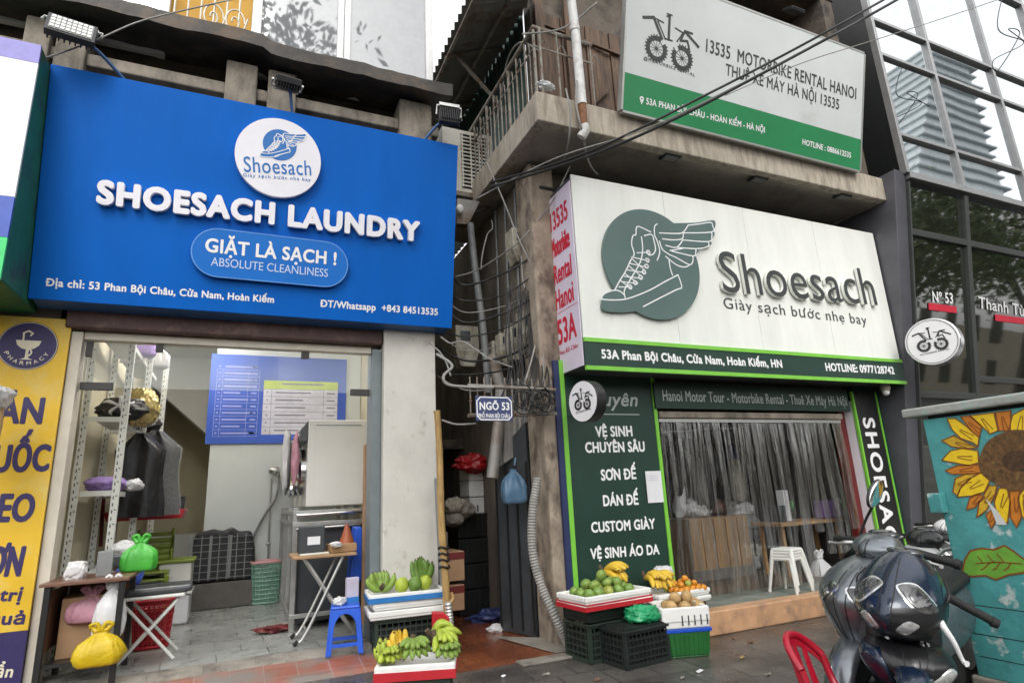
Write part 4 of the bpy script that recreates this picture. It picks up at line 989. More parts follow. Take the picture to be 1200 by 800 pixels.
# ceiling tubes of the laundry (their glare shows on the price board)
for k, (x, y) in enumerate(((-.35, 8.3), (.75, 8.4), (-.9, 10.4))):
    t = thing('ceiling_lamp', ['lit ceiling tube lamp inside the laundry, nearest the left wall', 'lit ceiling tube lamp inside the laundry, above the dryers', 'lit ceiling tube lamp at the back of the laundry beside the stairs'][k], 'lamp', (x, y, 4.44))
    MB().box((x - .05, y - .62, 4.45), (x + .05, y + .62, 4.50)).build('fitting', 'ceiling_white', t, bevel=.005)
    MB().tube([(x, y - .6, 4.425), (x, y + .6, 4.425)], .018, 10).build('tube', 'lit_tube', t, smooth=60)
# slotted steel rack
rk = thing('storage_rack', 'white slotted steel rack along the left wall of the laundry', 'rack', (-1.4, 8.6, .12))
posts = [(PY(152, 430, 8.0).x, 8.0), (PY(175, 430, 9.25).x, 9.25), (PY(193, 450, 10.6).x, 10.6), (-1.66, 8.0), (-1.66, 9.25), (-1.66, 10.6)]
for k, (x, y) in enumerate(posts):
    mb = MB(); h = 4.0 if k < 3 else 3.9
    mb.box((x - .035, y, .121), (x + .035, y + .005, h)); mb.box((x + (.03 if k < 3 else -.035), y + .0051, .121), (x + (.035 if k < 3 else -.03), y + .06, h))
    mb.c = 1
    for i in range(int(h / .075)):
        z = .18 + i * .075; mb.box((x - .018, y - .0015, z), (x - .008, y + .0005, z + .035))
        if i % 2: mb.box((x + .006, y - .0015, z + .03), (x + .022, y + .0005, z + .042))
    mb.build('upright', ['shelf_white', 'slot'], rk)
shz = [PY(120, 488, 8.0).z, PY(110, 575, 8.0).z, 3.62, .75]
for z in shz:
    mb = MB(); xr = posts[0][0]
    for ya, yb2 in ((8.02, 9.22), (9.29, 10.58)):
        mb.box((-1.62, ya, z - .012), (xr - .04, yb2, z)); mb.box((-1.62, ya - .003, z - .055), (xr - .04, ya + .001, z + .002)); mb.box((xr - .043, ya + .002, z - .055), (xr - .0395, yb2, z + .002))
    mb.build('shelf', 'shelf_white', rk)
s1, s2 = shz[0], shz[1]; xr = posts[0][0]
o = crumple('wrapped_laundry', (-1.36, 8.3, s1 + .13), (.26, .22, .14), 'black_cloth', 2, .25); tag(o, 'black wrapped laundry parcel with a white tie on the upper rack shelf', 'laundry')
mb = MB()
for a_ in (.3, 1.5, 2.6, 4.0, 5.2):
    mb.tube([(-1.36, 8.07, s1 + .14), (-1.36 + .12 * cos(a_), 8.08, s1 + .14 + .09 * sin(a_)), (-1.36 + .17 * cos(a_ + .3), 8.12, s1 + .14 + .12 * sin(a_ + .2))], [.012, .02, .006], 6, sm=4)
mb.build('tie', 'white_bag', o, smooth=60)
for i_, (x_, y_) in enumerate(((-1.3, 9.0), (-1.35, 9.7))):
    o = crumple('wrapped_laundry', (x_, y_, s1 + .12), (.24, .22, .13), 'black_cloth' if i_ else 'white_bag', 7 + i_, .25); tag(o, ['pale plastic parcel behind the black one on the upper rack shelf', 'dark parcel farthest back on the upper rack shelf'][i_], 'laundry')
gp = PY(166, 476, 8.6)
o = crumple('gold_bag', gp, (.20, .14, .24), 'gold_bag', 5, .3); tag(o, 'shiny gold foil bag hung on the slotted rack', 'bag')
o = crumple('folded_laundry', (-1.42, 8.25, s2 + .075), (.22, .2, .085), 'purple_cloth', 4, .3); tag(o, 'purple folded laundry in clear film on the lower rack shelf', 'laundry')
o = crumple('folded_laundry', (-1.16, 8.3, s2 + .06), (.10, .16, .07), 'white_bag', 9, .3); tag(o, 'small white parcel beside the purple laundry on the rack', 'laundry')
# black garment bags hung from the rack
for i, (u_, v0_, v1_, Y_, w_) in enumerate(((163, 508, 606, 9.0, .26), (181, 505, 604, 9.35, .27))):
    p0 = PY(u_ + 3, v0_, Y_); p1 = PY(u_ - 2, v1_, Y_); mb = MB(); rings = []
    for k in range(16):
        t = k / 15; c = p0.lerp(p1, t); ww = w_ * (.25 + .75 * min(1, t * 5)) * (1 + .05 * sin(t * 9)); ring = []
        for j in range(24):
            a_ = 2 * PI * j / 24; ring.append(c + V((ww * cos(a_) * (1 + .1 * sin(7 * a_ + t)), .10 * sin(a_) * (1 + .4 * sin(5 * a_ + 2 * t)), 0)))
        rings.append(ring)
    o = mb.loft(rings).build('garment_bag', 'black_cloth', smooth=70); tag(o, ['black hanging garment cover behind the near rack upright', 'black garment cover in shiny film at the end of the rack'][i], 'garment bag')
    if i: MB().loft([[q + (q - p0.lerp(p1, kk / 15)) * .06 + V((0, -.01, 0)) for q in r] for kk, r in enumerate(rings)], cap=False).build('film', 'clear_film', o, smooth=70)

for k, (x_, y_, z_, m_, r_) in enumerate(((-1.4, 8.3, .76, 'white_bag', .17), (-1.2, 8.9, .76, 'board_blue', .16), (-1.42, 9.5, s2, 'pink_bag', .17), (-1.25, 10.0, s2, 'white_bag', .18), (-1.4, 8.4, 3.63, 'white_bag', .2), (-1.35, 9.1, 3.63, 'purple_cloth', .18), (-1.3, 9.9, 3.63, 'white_bag', .2), (-1.4, 9.9, .76, 'cardboard', .18))):
    o = bag('laundry_bag', (x_, y_, z_ + .004), r_ * 1.9, r_ * 1.6, r_ * 2.0, m_, 200 + k, tie='knot'); tag(o, ['white tied laundry bag on the lowest rack shelf', 'blue tied laundry bag on the lowest rack shelf', 'pink tied laundry bag behind the purple laundry', 'white tied laundry bag far back behind the purple laundry', 'white tied laundry bag at the front of the top rack shelf', 'purple tied laundry bag on the top rack shelf', 'white tied laundry bag at the back of the top rack shelf', 'brown bundle at the back of the lowest rack shelf'][k], 'bag')
# reception desk (wood top on a dark frame)
dk_x1 = PY(152, 674, 6.95).x; dk_x0 = PY(46, 683, 6.95).x; dz = PY(100, 680, 6.95).z; dy0 = 6.95; dy1 = 7.72
dk = thing('desk', 'small brown topped desk on black legs at the laundry entrance', 'desk', (dk_x0, dy0, .01))
MB().box((dk_x0, dy0, dz - .03), (dk_x1, dy1, dz)).build('desk_top', 'wood_red', dk, bevel=.004)
for (x, y) in ((dk_x0 + .06, dy0 + .05), (dk_x1 - .06, dy0 + .05), (dk_x0 + .06, dy1 - .06), (dk_x1 - .06, dy1 - .06)):
    zb2 = .125 if y > 7.3 else .075
    MB().box((x - .025, y - .025, zb2), (x + .025, y + .025, dz - .031)).build('leg', 'disc_black', dk, bevel=.004)
MB().box((dk_x0 + .09, dy1 - .07, .35), (dk_x1 - .09, dy1 - .05, dz - .08)).build('back_panel', 'wood_red', dk)
MB().box((dk_x0 + .05, dy0 + .08, .42), (dk_x0 + .07, dy1 - .09, dz - .08)).build('side_panel', 'wood_red', dk)
MB().box((dk_x0 + .09, dy0 + .06, .30), (dk_x1 - .09, dy1 - .09, .33)).build('lower_shelf', 'disc_black', dk)
mb = MB().cbox((dk_x0 + .30, 7.40, .331 + .26), (.36, .4, .52), .1); o = mb.build('carton', 'cardboard', bevel=.006); tag(o, 'brown cardboard carton on the lower shelf of the desk', 'carton')
o = bag('carrier_bag', (dk_x0 + .36, 7.26, .62), .36, .26, .30, 'pink_bag', 3); tag(o, 'dusty pink carrier bag stuffed under the desk', 'bag')
o = bag('carrier_bag', PY(126, 746, 7.10), .26, .18, .52, 'white_bag', 6); tag(o, 'white carrier bag with a small dark print under the desk', 'bag')
o = bag('carrier_bag', PY(114, 779, 6.96), .36, .22, .34, 'yellow_bag', 8, fill=1.08); tag(o, 'bright yellow carrier bag hung under the desk edge', 'bag')
# things on the desk
p = PZ(87, 668, dz) ; p = V((dk_x0 + .42, 7.35, dz))
mb = MB().cbox(p + V((0, 0, .115)), (.13, .14, .23), .1); o = mb.build('paper_holder', 'pvc_grey', bevel=.006); tag(o, 'grey square holder standing on the brown desk top', 'holder')
o = crumple('tissue_pack', p + V((-.21, -.12, .07)), (.09, .07, .09), 'white_bag', 12, .3, sq=.7); tag(o, 'white crumpled tissue pack on the desk beside the grey holder', 'tissue pack')
o = bag('shopping_bag', p + V((.27, .16, .002)), .32, .14, .34, 'lime_bag', 13); tag(o, 'bright lime green shopping bag standing on the desk', 'bag')
o = crumple('folded_linen', PY(145, 642, 7.9), (.11, .1, .08), 'white_bag', 14, .25); tag(o, 'white folded linen bundle behind the desk end', 'linen')
o = MB().cbox(PY(143, 656, 7.9), (.24, .2, .13), 0).build('linen_tray', 'appliance_dark', bevel=.02); tag(o, 'small dark tray under the white linen bundle', 'tray')

# stack of olive plastic chairs and storage boxes
ch = thing('chair_stack_seat', 'olive green plastic chair, outermost of the nested stack by the back wall', 'chair', PY(172, 696, 9.5), 'nested olive chairs')
def olive(root, dz_):
    b = root.location
    mb = MB(); mb.box(b + V((-.22, -.05, .42 + dz_)), b + V((.22, .38, .45 + dz_))); mb.build('seat', 'olive_plastic', root, bevel=.015)
    mb = MB()
    for k in range(6): z = .5 + dz_ + k * .075; mb.box(b + V((-.2, .36 + k * .012, z)), b + V((.2, .385 + k * .012, z + .055)))
    mb.box(b + V((-.225, .355, .45 + dz_)), b + V((-.19, .44, .98 + dz_))); mb.box(b + V((.19, .355, .45 + dz_)), b + V((.225, .44, .98 + dz_))); mb.build('backrest', 'olive_plastic', root, bevel=.012)
    for sx in (-1, 1):
        for yy in (-.03, .36): MB().bar(b + V((sx * .20, yy, .42 + dz_)), b + V((sx * .235, yy, dz_ + .0)), .05).build('leg', 'olive_plastic', root, bevel=.01)
ch.name = 'stacking_chair'; ch.location.z = .121; olive(ch, 0)
for k in range(3): dup(ch, ch.location + V((0, .02, .09 * (k + 1))), None, ['olive green plastic chair nested second from the bottom of the stack', 'olive green plastic chair nested third from the bottom of the stack', 'olive green plastic chair on top of the nested stack'][k])
bx = V((PY(205, 690, 10.0).x, 10.0, .121))
for k, (z_, h_, m_, lb) in enumerate(((0, .42, 'white_sheet', 'cloudy white storage box at the bottom of the pile by the chairs'), (.43, .40, 'appliance', 'cloudy storage box with a yellowish lid above the lower white box'))):
    t = thing('storage_box', lb, 'box', bx + V((0, 0, z_)))
    mb = MB(); mb.prism([bx + V((-.2 * s, -.25 * q, z_)) for s, q in ((1, 1), (-1, 1), (-1, -1), (1, -1))], (0, 0, h_ - .04)); mb.build('tub', m_, t, bevel=.03)
    MB().cbox(bx + V((0, 0, z_ + h_ - .02)), (.46, .56, .04)).build('lid', 'olive_plastic' if k else 'shelf_white', t, bevel=.012)
t = PY(178, 603, 9.6)
mb = MB(); mb.prism([V((t.x - .5, 9.5, t.z - .06)), V((t.x + .36, 9.5, t.z - .06)), V((t.x + .40, 9.5, t.z + .06)), V((t.x - .54, 9.5, t.z + .06))], (0, .5, 0)); o = mb.build('laundry_tray', 'red_plastic', bevel=.01); tag(o, 'long red plastic tray on top of the stacked chairs and boxes', 'tray')
o = MB().lathe((t.x + .26, 9.75, t.z + .061), [(.11, 0), (.12, .13), (.10, .15), (.12, .152), (.12, .17), (0, .17)], 20).build('jar', 'appliance_dark', smooth=40); tag(o, 'small dark lidded jar standing in the red tray', 'jar')
mb = MB().bar((PY(122, 575, 9.8)), (PY(118, 640, 9.8)), .04); o = mb.build('mop_handle', 'red_frame'); tag(o, 'dark red mop handle leaning by the rack', 'handle')

# red laundry basket behind a folding stand
def basket(name, c, r0_, r1_, h, m, rim, label, rows=7, cols=26, sq=True):
    t = thing(name, label, 'basket', c); mb = MB()
    def P(a, z):
        r = r0_ + (r1_ - r0_) * z / h; k = 1 / max(abs(cos(a)), abs(sin(a))) ** .6 if sq else 1
        return V(c) + V((r * k * cos(a), r * k * sin(a) * .8, z))
    for i in range(cols): a = 2 * PI * i / cols; mb.tube([P(a, .02), P(a, h)], .009, 5)
    for j in range(rows + 1):
        z = .02 + (h - .04) * j / rows; mb.tube([P(2 * PI * i / 36, z) for i in range(37)], .012 if j % rows else .02, 5)
    mb.prism([P(2 * PI * i / 36, .005) for i in range(36)], (0, 0, .015)); mb.build('lattice', m, t, smooth=60)
    mb = MB(); mb.tube([P(2 * PI * i / 36, h) for i in range(37)], .024, 7); mb.build('rim', rim, t, smooth=60)
    mb = MB(); mb.loft([[V(c) + (P(2 * PI * i / 24, z) - V(c)) * .93 + V((0, 0, .02)) for i in range(24)] for z in (.03, h * .8)]); mb.build('contents', m, t, smooth=50)
    return t
basket('laundry_basket', PZ(176, 758, .122), .17, .21, .50, 'red_plastic', 'red_plastic', 'red lattice laundry basket behind the white folding stand')
basket('laundry_basket', PZ(311, 706, .122), .19, .24, .62, 'mint_plastic', 'pink_plastic', 'mint green laundry basket with a pink rim against the partition', 9, 30)
fs0 = PZ(203, 772, .122); zt2 = .72
st = thing('folding_stand', 'folding stand with white crossed legs and a black top beside the desk', 'stand', fs0)
for k, dy in enumerate((0, .42)):
    a = fs0 + V((0, dy, 0)); L_ = .50
    MB().tube([a + V((0, 0, .01)), a + V((-L_, 0, zt2 - .14))], .017, 8).build('leg', 'shelf_white', st, smooth=60)
    MB().tube([a + V((-L_, .025, .01)), a + V((0, .025, zt2 - .14))], .017, 8).build('leg', 'shelf_white', st, smooth=60)
mb = MB().cbox(fs0 + V((-.25, .22, zt2 - .1)), (.62, .52, .03)); mb.build('stand_top', 'shelf_white', st, bevel=.01)
o = MB().cbox(fs0 + V((-.2, .25, zt2 - .045)), (.62, .5, .07), .06).build('ironing_pad', 'appliance_dark', bevel=.03); tag(o, 'flat black pad lying on the white folding stand', 'pad')
# plaid bag, reflector fan
c = PY(259, 658, 10.9); 
mb = MB(); W_, H_ = .55, .55; n = 14
fr = Frame((c.x - .50, 10.85, .50), (1, 0, 0), (0, 0, 1))
out = [(0, .04), (.1, 0), (.5, .02), (.9, -.02), (1.0, .06), (.98, .55), (.92, .86), (.72, .86), (.62, .96), (.5, .88), (.36, .93), (.12, .88), (.03, .5)]
mb.fpoly(fr, [(x * 1.0, z * .85) for x, z in out], 0, -.26)
o = mb.build('plaid_bag', 'plaid', bevel=.05); tag(o, 'black and grey plaid tote bag against the partition', 'bag')
mb = MB()
for k in range(7): mb.fbox(fr, .08 + .125 * k, .03, .095 + .125 * k, .70, .0, .004); mb.fbox(fr, .05, .06 + .1 * k, .95, .07 + .1 * k, .0045, .0085)
for k in range(3): mb.fbox(fr, .04 + .28 * k, .05, .08 + .28 * k, .69, .009, .011)
mb.build('plaid_lines', 'pvc_grey', o)
o = MB().cbox((c.x + .02, 10.98, .31), (1.0, .3, .37)).build('low_bench', 'shop_dark', bevel=.01); tag(o, 'low dark bench under the plaid bag', 'bench')
c = PZ(254, 711, .122)
t = thing('standing_fan', 'small round white fan on the floor below the plaid bag', 'fan', c)
rx = Matrix.Rotation(R(75), 3, 'X')
MB().lathe(c + V((0, 0, .22)), [(.19, 0), (.2, .03), (.19, .035), (.05, -.02), (.0, -.02)], 32, rx).build('dish', 'shelf_white', t, smooth=50)
MB().lathe(c + V((0, -.02, .225)), [(.05, -.03), (.05, .02), (0, .025)], 16, rx).build('hub', 'pvc_grey', t, smooth=50)
MB().lathe(c, [(.1, 0), (.09, .02), (.02, .03), (.02, .1), (0, .1)], 16).build('base', 'shelf_white', t, smooth=50)
# hand shower and hose
t = thing('hand_shower', 'grey hand shower with a looping hose on the partition', 'shower', PY(318, 556, 11.1))
mb = MB().tube([PY(u, v, 11.08) for u, v in ((326, 552), (327, 566), (322, 585), (312, 600), (300, 622), (294, 640), (297, 655), (306, 664), (314, 660))], .022, 8, sm=6); mb.build('hose', 'pvc_grey', t, smooth=60)
mb = MB().tube([PY(318, 560, 11.12), PY(315, 630, 11.12), PY(314, 665, 11.12)], .014, 8); mb.ell(PY(314.5, 637, 11.1), (.04, .04, .03)); mb.build('riser', 'steel', t, smooth=60)
mb = MB().ell(PY(322, 551, 11.05), (.09, .05, .06), wob=.4); mb.tube([PY(316, 553, 11.1), PY(327, 556, 11.05)], .025, 8); mb.build('shower_head', 'steel', t, smooth=60)

# machines along the right wall
dr = thing('tumble_dryer', 'large pale tumble dryer raised on a steel stand, side panel to the street', 'dryer', (.8, 8.2, 1.58))
p0 = PY(358, 594, 8.2); p1 = PY(433, 492, 8.2)
MB().box((p0.x, 8.2, p0.z), (p1.x, 8.95, p1.z)).build('body', 'appliance', dr, bevel=.015)
mb = MB(); mb.box((p0.x + .09, 8.196, p0.z + .05), (p1.x - .06, 8.1995, p1.z - .10)); mb.build('side_panel', 'appliance', dr, bevel=.002)
MB().box((p0.x + .10, 8.194, p1.z - .075), (p1.x - .1, 8.1992, p1.z - .065)).build('seam', 'pvc_grey', dr)
mb = MB(); mb.prism([(p0.x - .002, 8.21, p1.z), (p0.x - .09, 8.21, p1.z - .12), (p0.x - .12, 8.21, p1.z - .28), (p0.x - .002, 8.21, p1.z - .28)], (0, .73, 0)); mb.build('control_panel', 'appliance_dark', dr, bevel=.01)
ry = Matrix.Rotation(R(-90), 3, 'Y')
MB().lathe((p0.x - .002, 8.57, (p0.z + p1.z) / 2 - .1), [(.30, 0), (.30, .06), (.24, .09), (.22, .05), (0, .07)], 32, ry).build('door', 'chrome', dr, smooth=50)
mb = MB()
for k in range(3): mb.lathe((p0.x - .10, 8.35 + k * .2, p1.z - .2), [(.035, 0), (.03, .04), (0, .045)], 14, ry)
mb.build('knob', 'chrome', dr, smooth=50)
for k, (yy, lb) in enumerate(((9.1, 'second pale dryer standing behind the near one on the right wall'), (10.0, 'farthest pale dryer by the partition on the right wall'))):
    d = dup(dr, V((dr.location.x + .0, yy - 8.2 + 8.2, dr.location.z)), None, lb)
o = crumple('hung_cloth', V((p0.x - .14, 8.3, p0.z + .62)), (.05, .07, .34), 'pink_bag', 21, .2); tag(o, 'dusty pink cloth hanging at the near dryer front', 'cloth')
o = crumple('hung_cloth', V((p0.x - .24, 8.55, p0.z + .62)), (.05, .07, .40), 'white_bag', 22, .2); tag(o, 'white cloth hanging between the dryer doors', 'cloth')
o = crumple('hung_cloth', V((p0.x - .2, 8.85, p0.z + .60)), (.05, .07, .42), 'pvc_grey', 23, .2); tag(o, 'grey cloth hanging in front of the second dryer', 'cloth')
sd_ = thing('machine_stand', 'dark steel stand with washing drums carrying the row of dryers', 'stand', (p0.x, 8.2, .12))
mb = MB()
for yy in (8.22, 9.08, 9.98, 10.8):
    for x in (p0.x - .14, p1.x - .04): mb.box((x, yy, .121), (x + .06, yy + .06, p0.z - .002))
for z in (p0.z - .06, p0.z - .2, .30): mb.box((p0.x - .14, 8.20, z - .03), (p1.x, 8.215, z + .02)); mb.box((p0.x - .145, 8.22, z - .03), (p0.x - .13, 10.86, z + .02))
mb.build('stand_frame', 'steel', sd_, bevel=.004)
MB().box((p0.x - .06, 8.32, .2), (p1.x - .05, 8.98, p0.z - .24)).build('washer_body', 'appliance_dark', sd_, bevel=.02)
MB().box((p0.x - .06, 9.18, .2), (p1.x - .05, 9.9, p0.z - .24)).build('washer_body', 'appliance_dark', sd_, bevel=.02)
mb = MB(); mb.tube([(p0.x - .1, 8.19, p0.z - .1), (p1.x - .05, 8.19, p0.z - .08)], .03, 10); mb.tube([(p0.x - .1, 8.19, p0.z - .26), (p1.x - .1, 8.19, p0.z - .25)], .02, 10); mb.build('pipe', 'chrome', sd_, smooth=60)
# folding table with crossed metal legs
ft = PZ(346, 758, .122); tz = PY(380, 648, ft.y + .2).z
tb = thing('folding_table', 'folding table with a brown top and crossed silver legs under the dryer', 'table', ft)
tx0 = PY(343, 650, ft.y).x; tx1 = PY(418, 648, ft.y).x; ty1 = ft.y + .62
MB().box((tx0, ft.y - .02, tz - .03), (tx1, ty1, tz)).build('table_top', 'wood_tan', tb, bevel=.006)
for k, dy in enumerate((.06, .48)):
    y = ft.y + dy
    MB().tube([(ft.x, y, .135), (ft.x + .12, y, .25), (tx1 - .14, y, tz - .03)], .018, 8, sm=4).build('leg', 'alu', tb, smooth=60)
    MB().tube([(tx0 + .14, y + .04, tz - .03), (tx1 - .05, y + .04, .25), (tx1 + .06, y + .04, .135)], .018, 8, sm=4).build('leg', 'alu', tb, smooth=60)
    MB().tube([(ft.x - .015, y, .128), (ft.x + .03, y, .165)], .024, 8).build('foot_cap', 'rubber', tb)
mb = MB().tube([(ft.x + .12, ft.y + .06, .25), (ft.x + .12, ft.y + .48, .25)], .012, 6); mb.build('stretcher', 'alu', tb)
q = V((tx0, ft.y, tz))
o = MB().cbox(q + V((.56, .25, .05)), (.30, .26, .09), .1).build('wooden_box', 'wood_tan', bevel=.006); tag(o, 'open brown wooden box on the folding table', 'box')
o = MB().lathe(q + V((.62, .25, .096)), [(.09, 0), (.05, .11), (.02, .21), (0, .22)], 20).build('traffic_cone', 'orange_cone', smooth=40); tag(o, 'rusty orange cone standing in the wooden box', 'cone')
o = MB().cbox(q + V((.24, .10, .012)), (.32, .05, .018), .15).build('ruler', 'shelf_white', bevel=.003); tag(o, 'long white ruler lying on the folding table', 'ruler')
o = crumple('paper_scrap', q + V((.47, .05, .10)), (.07, .04, .03), 'white_bag', 31, .4); tag(o, 'cream scrap of paper on the wooden box edge', 'paper')
mb = MB().cbox(q + V((.22, .3, .16)), (.28, .2, .3)); o = mb.build('control_box', 'appliance_dark', bevel=.01); tag(o, 'dark control box with a white plate behind the ruler', 'box')
MB().cbox(q + V((.24, .196, .15)), (.14, .005, .09)).build('plate', 'white_sheet', o)
o = MB().cbox((PY(430, 570, 7.75).x, 7.75, 1.25), (.09, .10, 2.1)).build('carton_sleeve', 'cardboard', bevel=.006); tag(o, 'tall narrow cardboard sleeve standing by the right door jamb', 'carton')
o = MB().prism([PY(u, v, 7.85) for u, v in ((417, 617), (425, 617), (424, 680), (410, 680))], (0, .3, 0)).build('step_stool', 'blue_plastic', bevel=.015); tag(o, 'blue plastic stool on its end behind the folding table', 'stool')
o = crumple('rag', PZ(322, 736, .16), (.22, .14, .04), 'red_frame', 33, .5); tag(o, 'dark red rag dropped on the laundry floor', 'rag')

o = crumple('cloth_bundle', PY(-22, 498, 6.6), (.15, .14, .34), 'tan_fruit', 45, .12); tag(o, 'tan cloth bundle with a white top at the far left of the pharmacy board', 'bundle')
crumple('cover', PY(-22, 466, 6.58), (.21, .17, .12), 'white_bag', 46, .2, o, sq=.7)
# ---- plastic stools
def stool(name, label, m, c, w0, w1, h, rz, group=None, slats=False):
    t = thing(name, label, 'stool', (0, 0, 0), group)
    a, b = w1 / 2, w0 / 2
    MB().box((-b, -b, h - .03), (b, b, h)).build('seat', m, t, bevel=.018)
    for k in range(4):
        Mz = Matrix.Rotation(k * PI / 2, 3, 'Z'); out = []
        x = lambda s, z: (s * (a + (b - a) * z / h), z)
        lw = .055; inner = [(-(a - lw), .0)] + [(-(a - lw - .02) * cos(q), h * .50 + (h * .34) * sin(q)) for q in [PI * i / 14 / 1 for i in range(0, 15)]] + [(a - lw, .0)]
        pts = [x(-1, 0), x(-1, h - .03), x(1, h - .03), x(1, 0)] + list(reversed(inner))
        mb = MB(); mb.prism([Mz @ V((px, -(a + (b - a) * pz / h) + .004, pz)) for px, pz in pts], Mz @ V((0, .016, 0))); mb.build('leg_panel', m, t, bevel=.004)
        z = h * .20; r_ = a + (b - a) * z / h
        mb = MB(); p_ = [V((-r_ + .02, -r_ + .012, z)), V((r_ - .02, -r_ + .012, z))]; mb.bar(Mz @ p_[0], Mz @ p_[1], .012, .035); mb.build('rail', m, t)
    moved(t, c, rz); return t
sc_ = PZ(404, 770, .06); sc_ = V((PY(404, 745, 7.05).x, 7.05, .085))
stool('plastic_stool', 'bright blue plastic stool on the red tile by the pillar', 'blue_plastic', sc_, .30, .38, .46, R(-8))
o = MB().cbox(sc_ + V((.07, .02, .46 + .13)), (.13, .07, .26), .1).build('paper_box', 'lilac_print', bevel=.004); tag(o, 'tall narrow printed paper box on the blue stool', 'box')
MB().cbox(sc_ + V((.07, .02, .46 + .035)), (.133, .073, .06), .1).build('label_band', 'blue_band', o)
o = crumple('tissue', sc_ + V((-.07, -.05, .50)), (.07, .05, .045), 'white_bag', 41, .4); tag(o, 'white crumpled tissue on the blue stool', 'tissue')

# ================================================================= the alley
def mesh_tube(name, pts, r, m, label, cat, group=None, n=7, sm=6):
    return tag(MB().tube(pts, r, n, sm=sm).build(name, m, smooth=60), label, cat, group)
a0 = PY(538, 225, 7.5); a1 = PY(577, 160, 7.5)
ac = thing('air_conditioner', 'old cream air conditioner unit with a grille beside the blue sign', 'air conditioner', a0)
ax0, ax1, az0, az1 = a0.x - .25, a1.x, a0.z, a1.z
MB().box((ax0, 7.5, az0), (ax1, 7.85, az1)).build('case', 'ac_white', ac, bevel=.015)
MB().box((ax0 + .30, 7.492, az0 + .08), (ax1 - .10, 7.499, az1 - .05)).build('grille_back', 'black_void', ac)
mb = MB()
for i in range(15): z = az0 + .1 + (az1 - az0 - .18) * i / 14; mb.box((ax0 + .29, 7.476, z), (ax1 - .09, 7.491, z + .022))
for i in range(4): x = ax0 + .30 + (ax1 - ax0 - .42) * i / 3; mb.box((x, 7.470, az0 + .08), (x + .022, 7.4755, az1 - .05))
mb.build('grille', 'ac_white', ac)
mb = MB(); mb.box((ax0, 7.45, az0 - .08), (ax1 + .05, 7.9, az0 - .01)); mb.bar((ax1, 7.5, az0 - .08), (2.16, 7.9, az0 - .7), .05); mb.build('bracket', 'rail_grey', ac)
t = thing('wall_hood', 'weathered grey metal hood under the air conditioner', 'hood', PY(555, 245, 7.3))
mb = MB(); h0 = [PY(u, v, 7.3) for u, v in ((536, 232), (563, 236), (549, 263), (536, 262))]; mb.prism(h0, (0, .4, 0)); mb.build('shell', 'tin_grey', t, bevel=.01)
mb = MB().ell(PY(539, 245, 7.22), (.06, .05, .07)); mb.build('knob', 'bulb_white', t, smooth=60)
# big grey pipe, second pipe
mesh_tube('drain_pipe', [PY(551, 262, 7.2), PY(556, 310, 7.2), PY(566, 385, 7.2), PY(573, 460, 7.2)], .05, 'pvc_grey', 'slim grey drain pipe running down the left of the alley', 'pipe', n=10)
mesh_tube('drain_pipe', [PY(576, 415, 6.9), PY(583, 440, 6.9), PY(587, 468, 6.9), PY(577, 560, 6.9)], .075, 'tin_grey', 'thick grey duct behind the alley name plate', 'pipe', n=12)
mesh_tube('drain_pipe', [PY(512, 560, 6.9), PY(516, 640, 6.9), PY(521, 722, 6.9)], .035, 'pvc_grey', 'thin grey pipe beside the bamboo pole', 'pipe', n=8)
# meter boxes
def meter(u, v, Y, w, h, d, label, taper=.3):
    c = PY(u, v, Y); t = thing('meter_box', label, 'meter box', c, 'electric meter boxes in the alley')
    mb = MB(); out = [(-w / 2, h / 2), (w / 2, h / 2), (w / 2, -h * .15), (w * .30, -h / 2), (-w * .30, -h / 2), (-w / 2, -h * .15)]
    mb.prism([c + V((x, 0, z)) for x, z in out], (0, d, 0)); mb.build('case', 'meter_beige', t, bevel=.012)
    MB().box((c.x - w * .3, c.y - .012, c.z + h * .12), (c.x + w * .12, c.y - .002, c.z + h * .36)).build('window', 'appliance_dark', t)
    mb = MB(); mb.box((c.x + w * .2, c.y - .01, c.z - .02), (c.x + w * .28, c.y - .002, c.z + .04)); mb.build('latch', 'steel', t)
    return t
meter(548, 405, 7.5, .34, .58, .2, 'squarish beige meter box left of the thin alley pipe')
meter(613, 287, 6.6, .30, .48, .25, 'lone beige meter box hung high in the tangle of wires')
for k, (u, v, Y, w, h) in enumerate(((621, 388, 6.45, .22, .55), (606, 400, 6.7, .20, .48), (594, 408, 6.95, .18, .42), (584, 415, 7.2, .16, .38))):
    meter(u, v, Y, w, h, .18, ['tall beige meter box with a small window, nearest of the alley row', 'beige meter box second in the slanting alley row', 'beige meter box third in the slanting alley row', 'smallest and farthest beige meter box of the alley row'][k])
# iron bar gate top
g_ = thing('iron_barrier', 'rusty iron bar barrier across the top of the alley with wires tied on', 'barrier', (2.7, 5.9, 2.5))
gy = 5.92; gz1 = PY(590, 455, gy).z; gz0 = PY(590, 487, gy).z
mb = MB(); mb.tube([(2.14, gy, gz1 + .02), (3.2, gy, gz1)], .022, 6); mb.tube([(2.14, gy, gz0), (3.2, gy, gz0 + .03)], .022, 6)
for i in range(13): x = 2.17 + i * .082; mb.tube([(x, gy, gz0 - .02), (x, gy, gz1 + .12)], .009, 5); mb.ell((x, gy, (gz0 + gz1) / 2), (.02, .02, .02), 6, 5)
mb.build('bars', 'rail_grey', g_, smooth=60)
for k in range(5):
    a_ = random.uniform(2.75, 3.08); mb = MB()
    mb.tube([(a_ + .12 * cos(t * .9 + k), gy - .04 - .01 * k, gz0 + .10 + .11 * sin(t * .9 + k) + .01 * t) for t in range(14)], .008, 5, sm=3)
    tag(mb.build('wire_coil', 'cable_black', smooth=60), 'loose coil of wire tied on the iron alley barrier', 'wire', 'wire coils on the iron barrier')
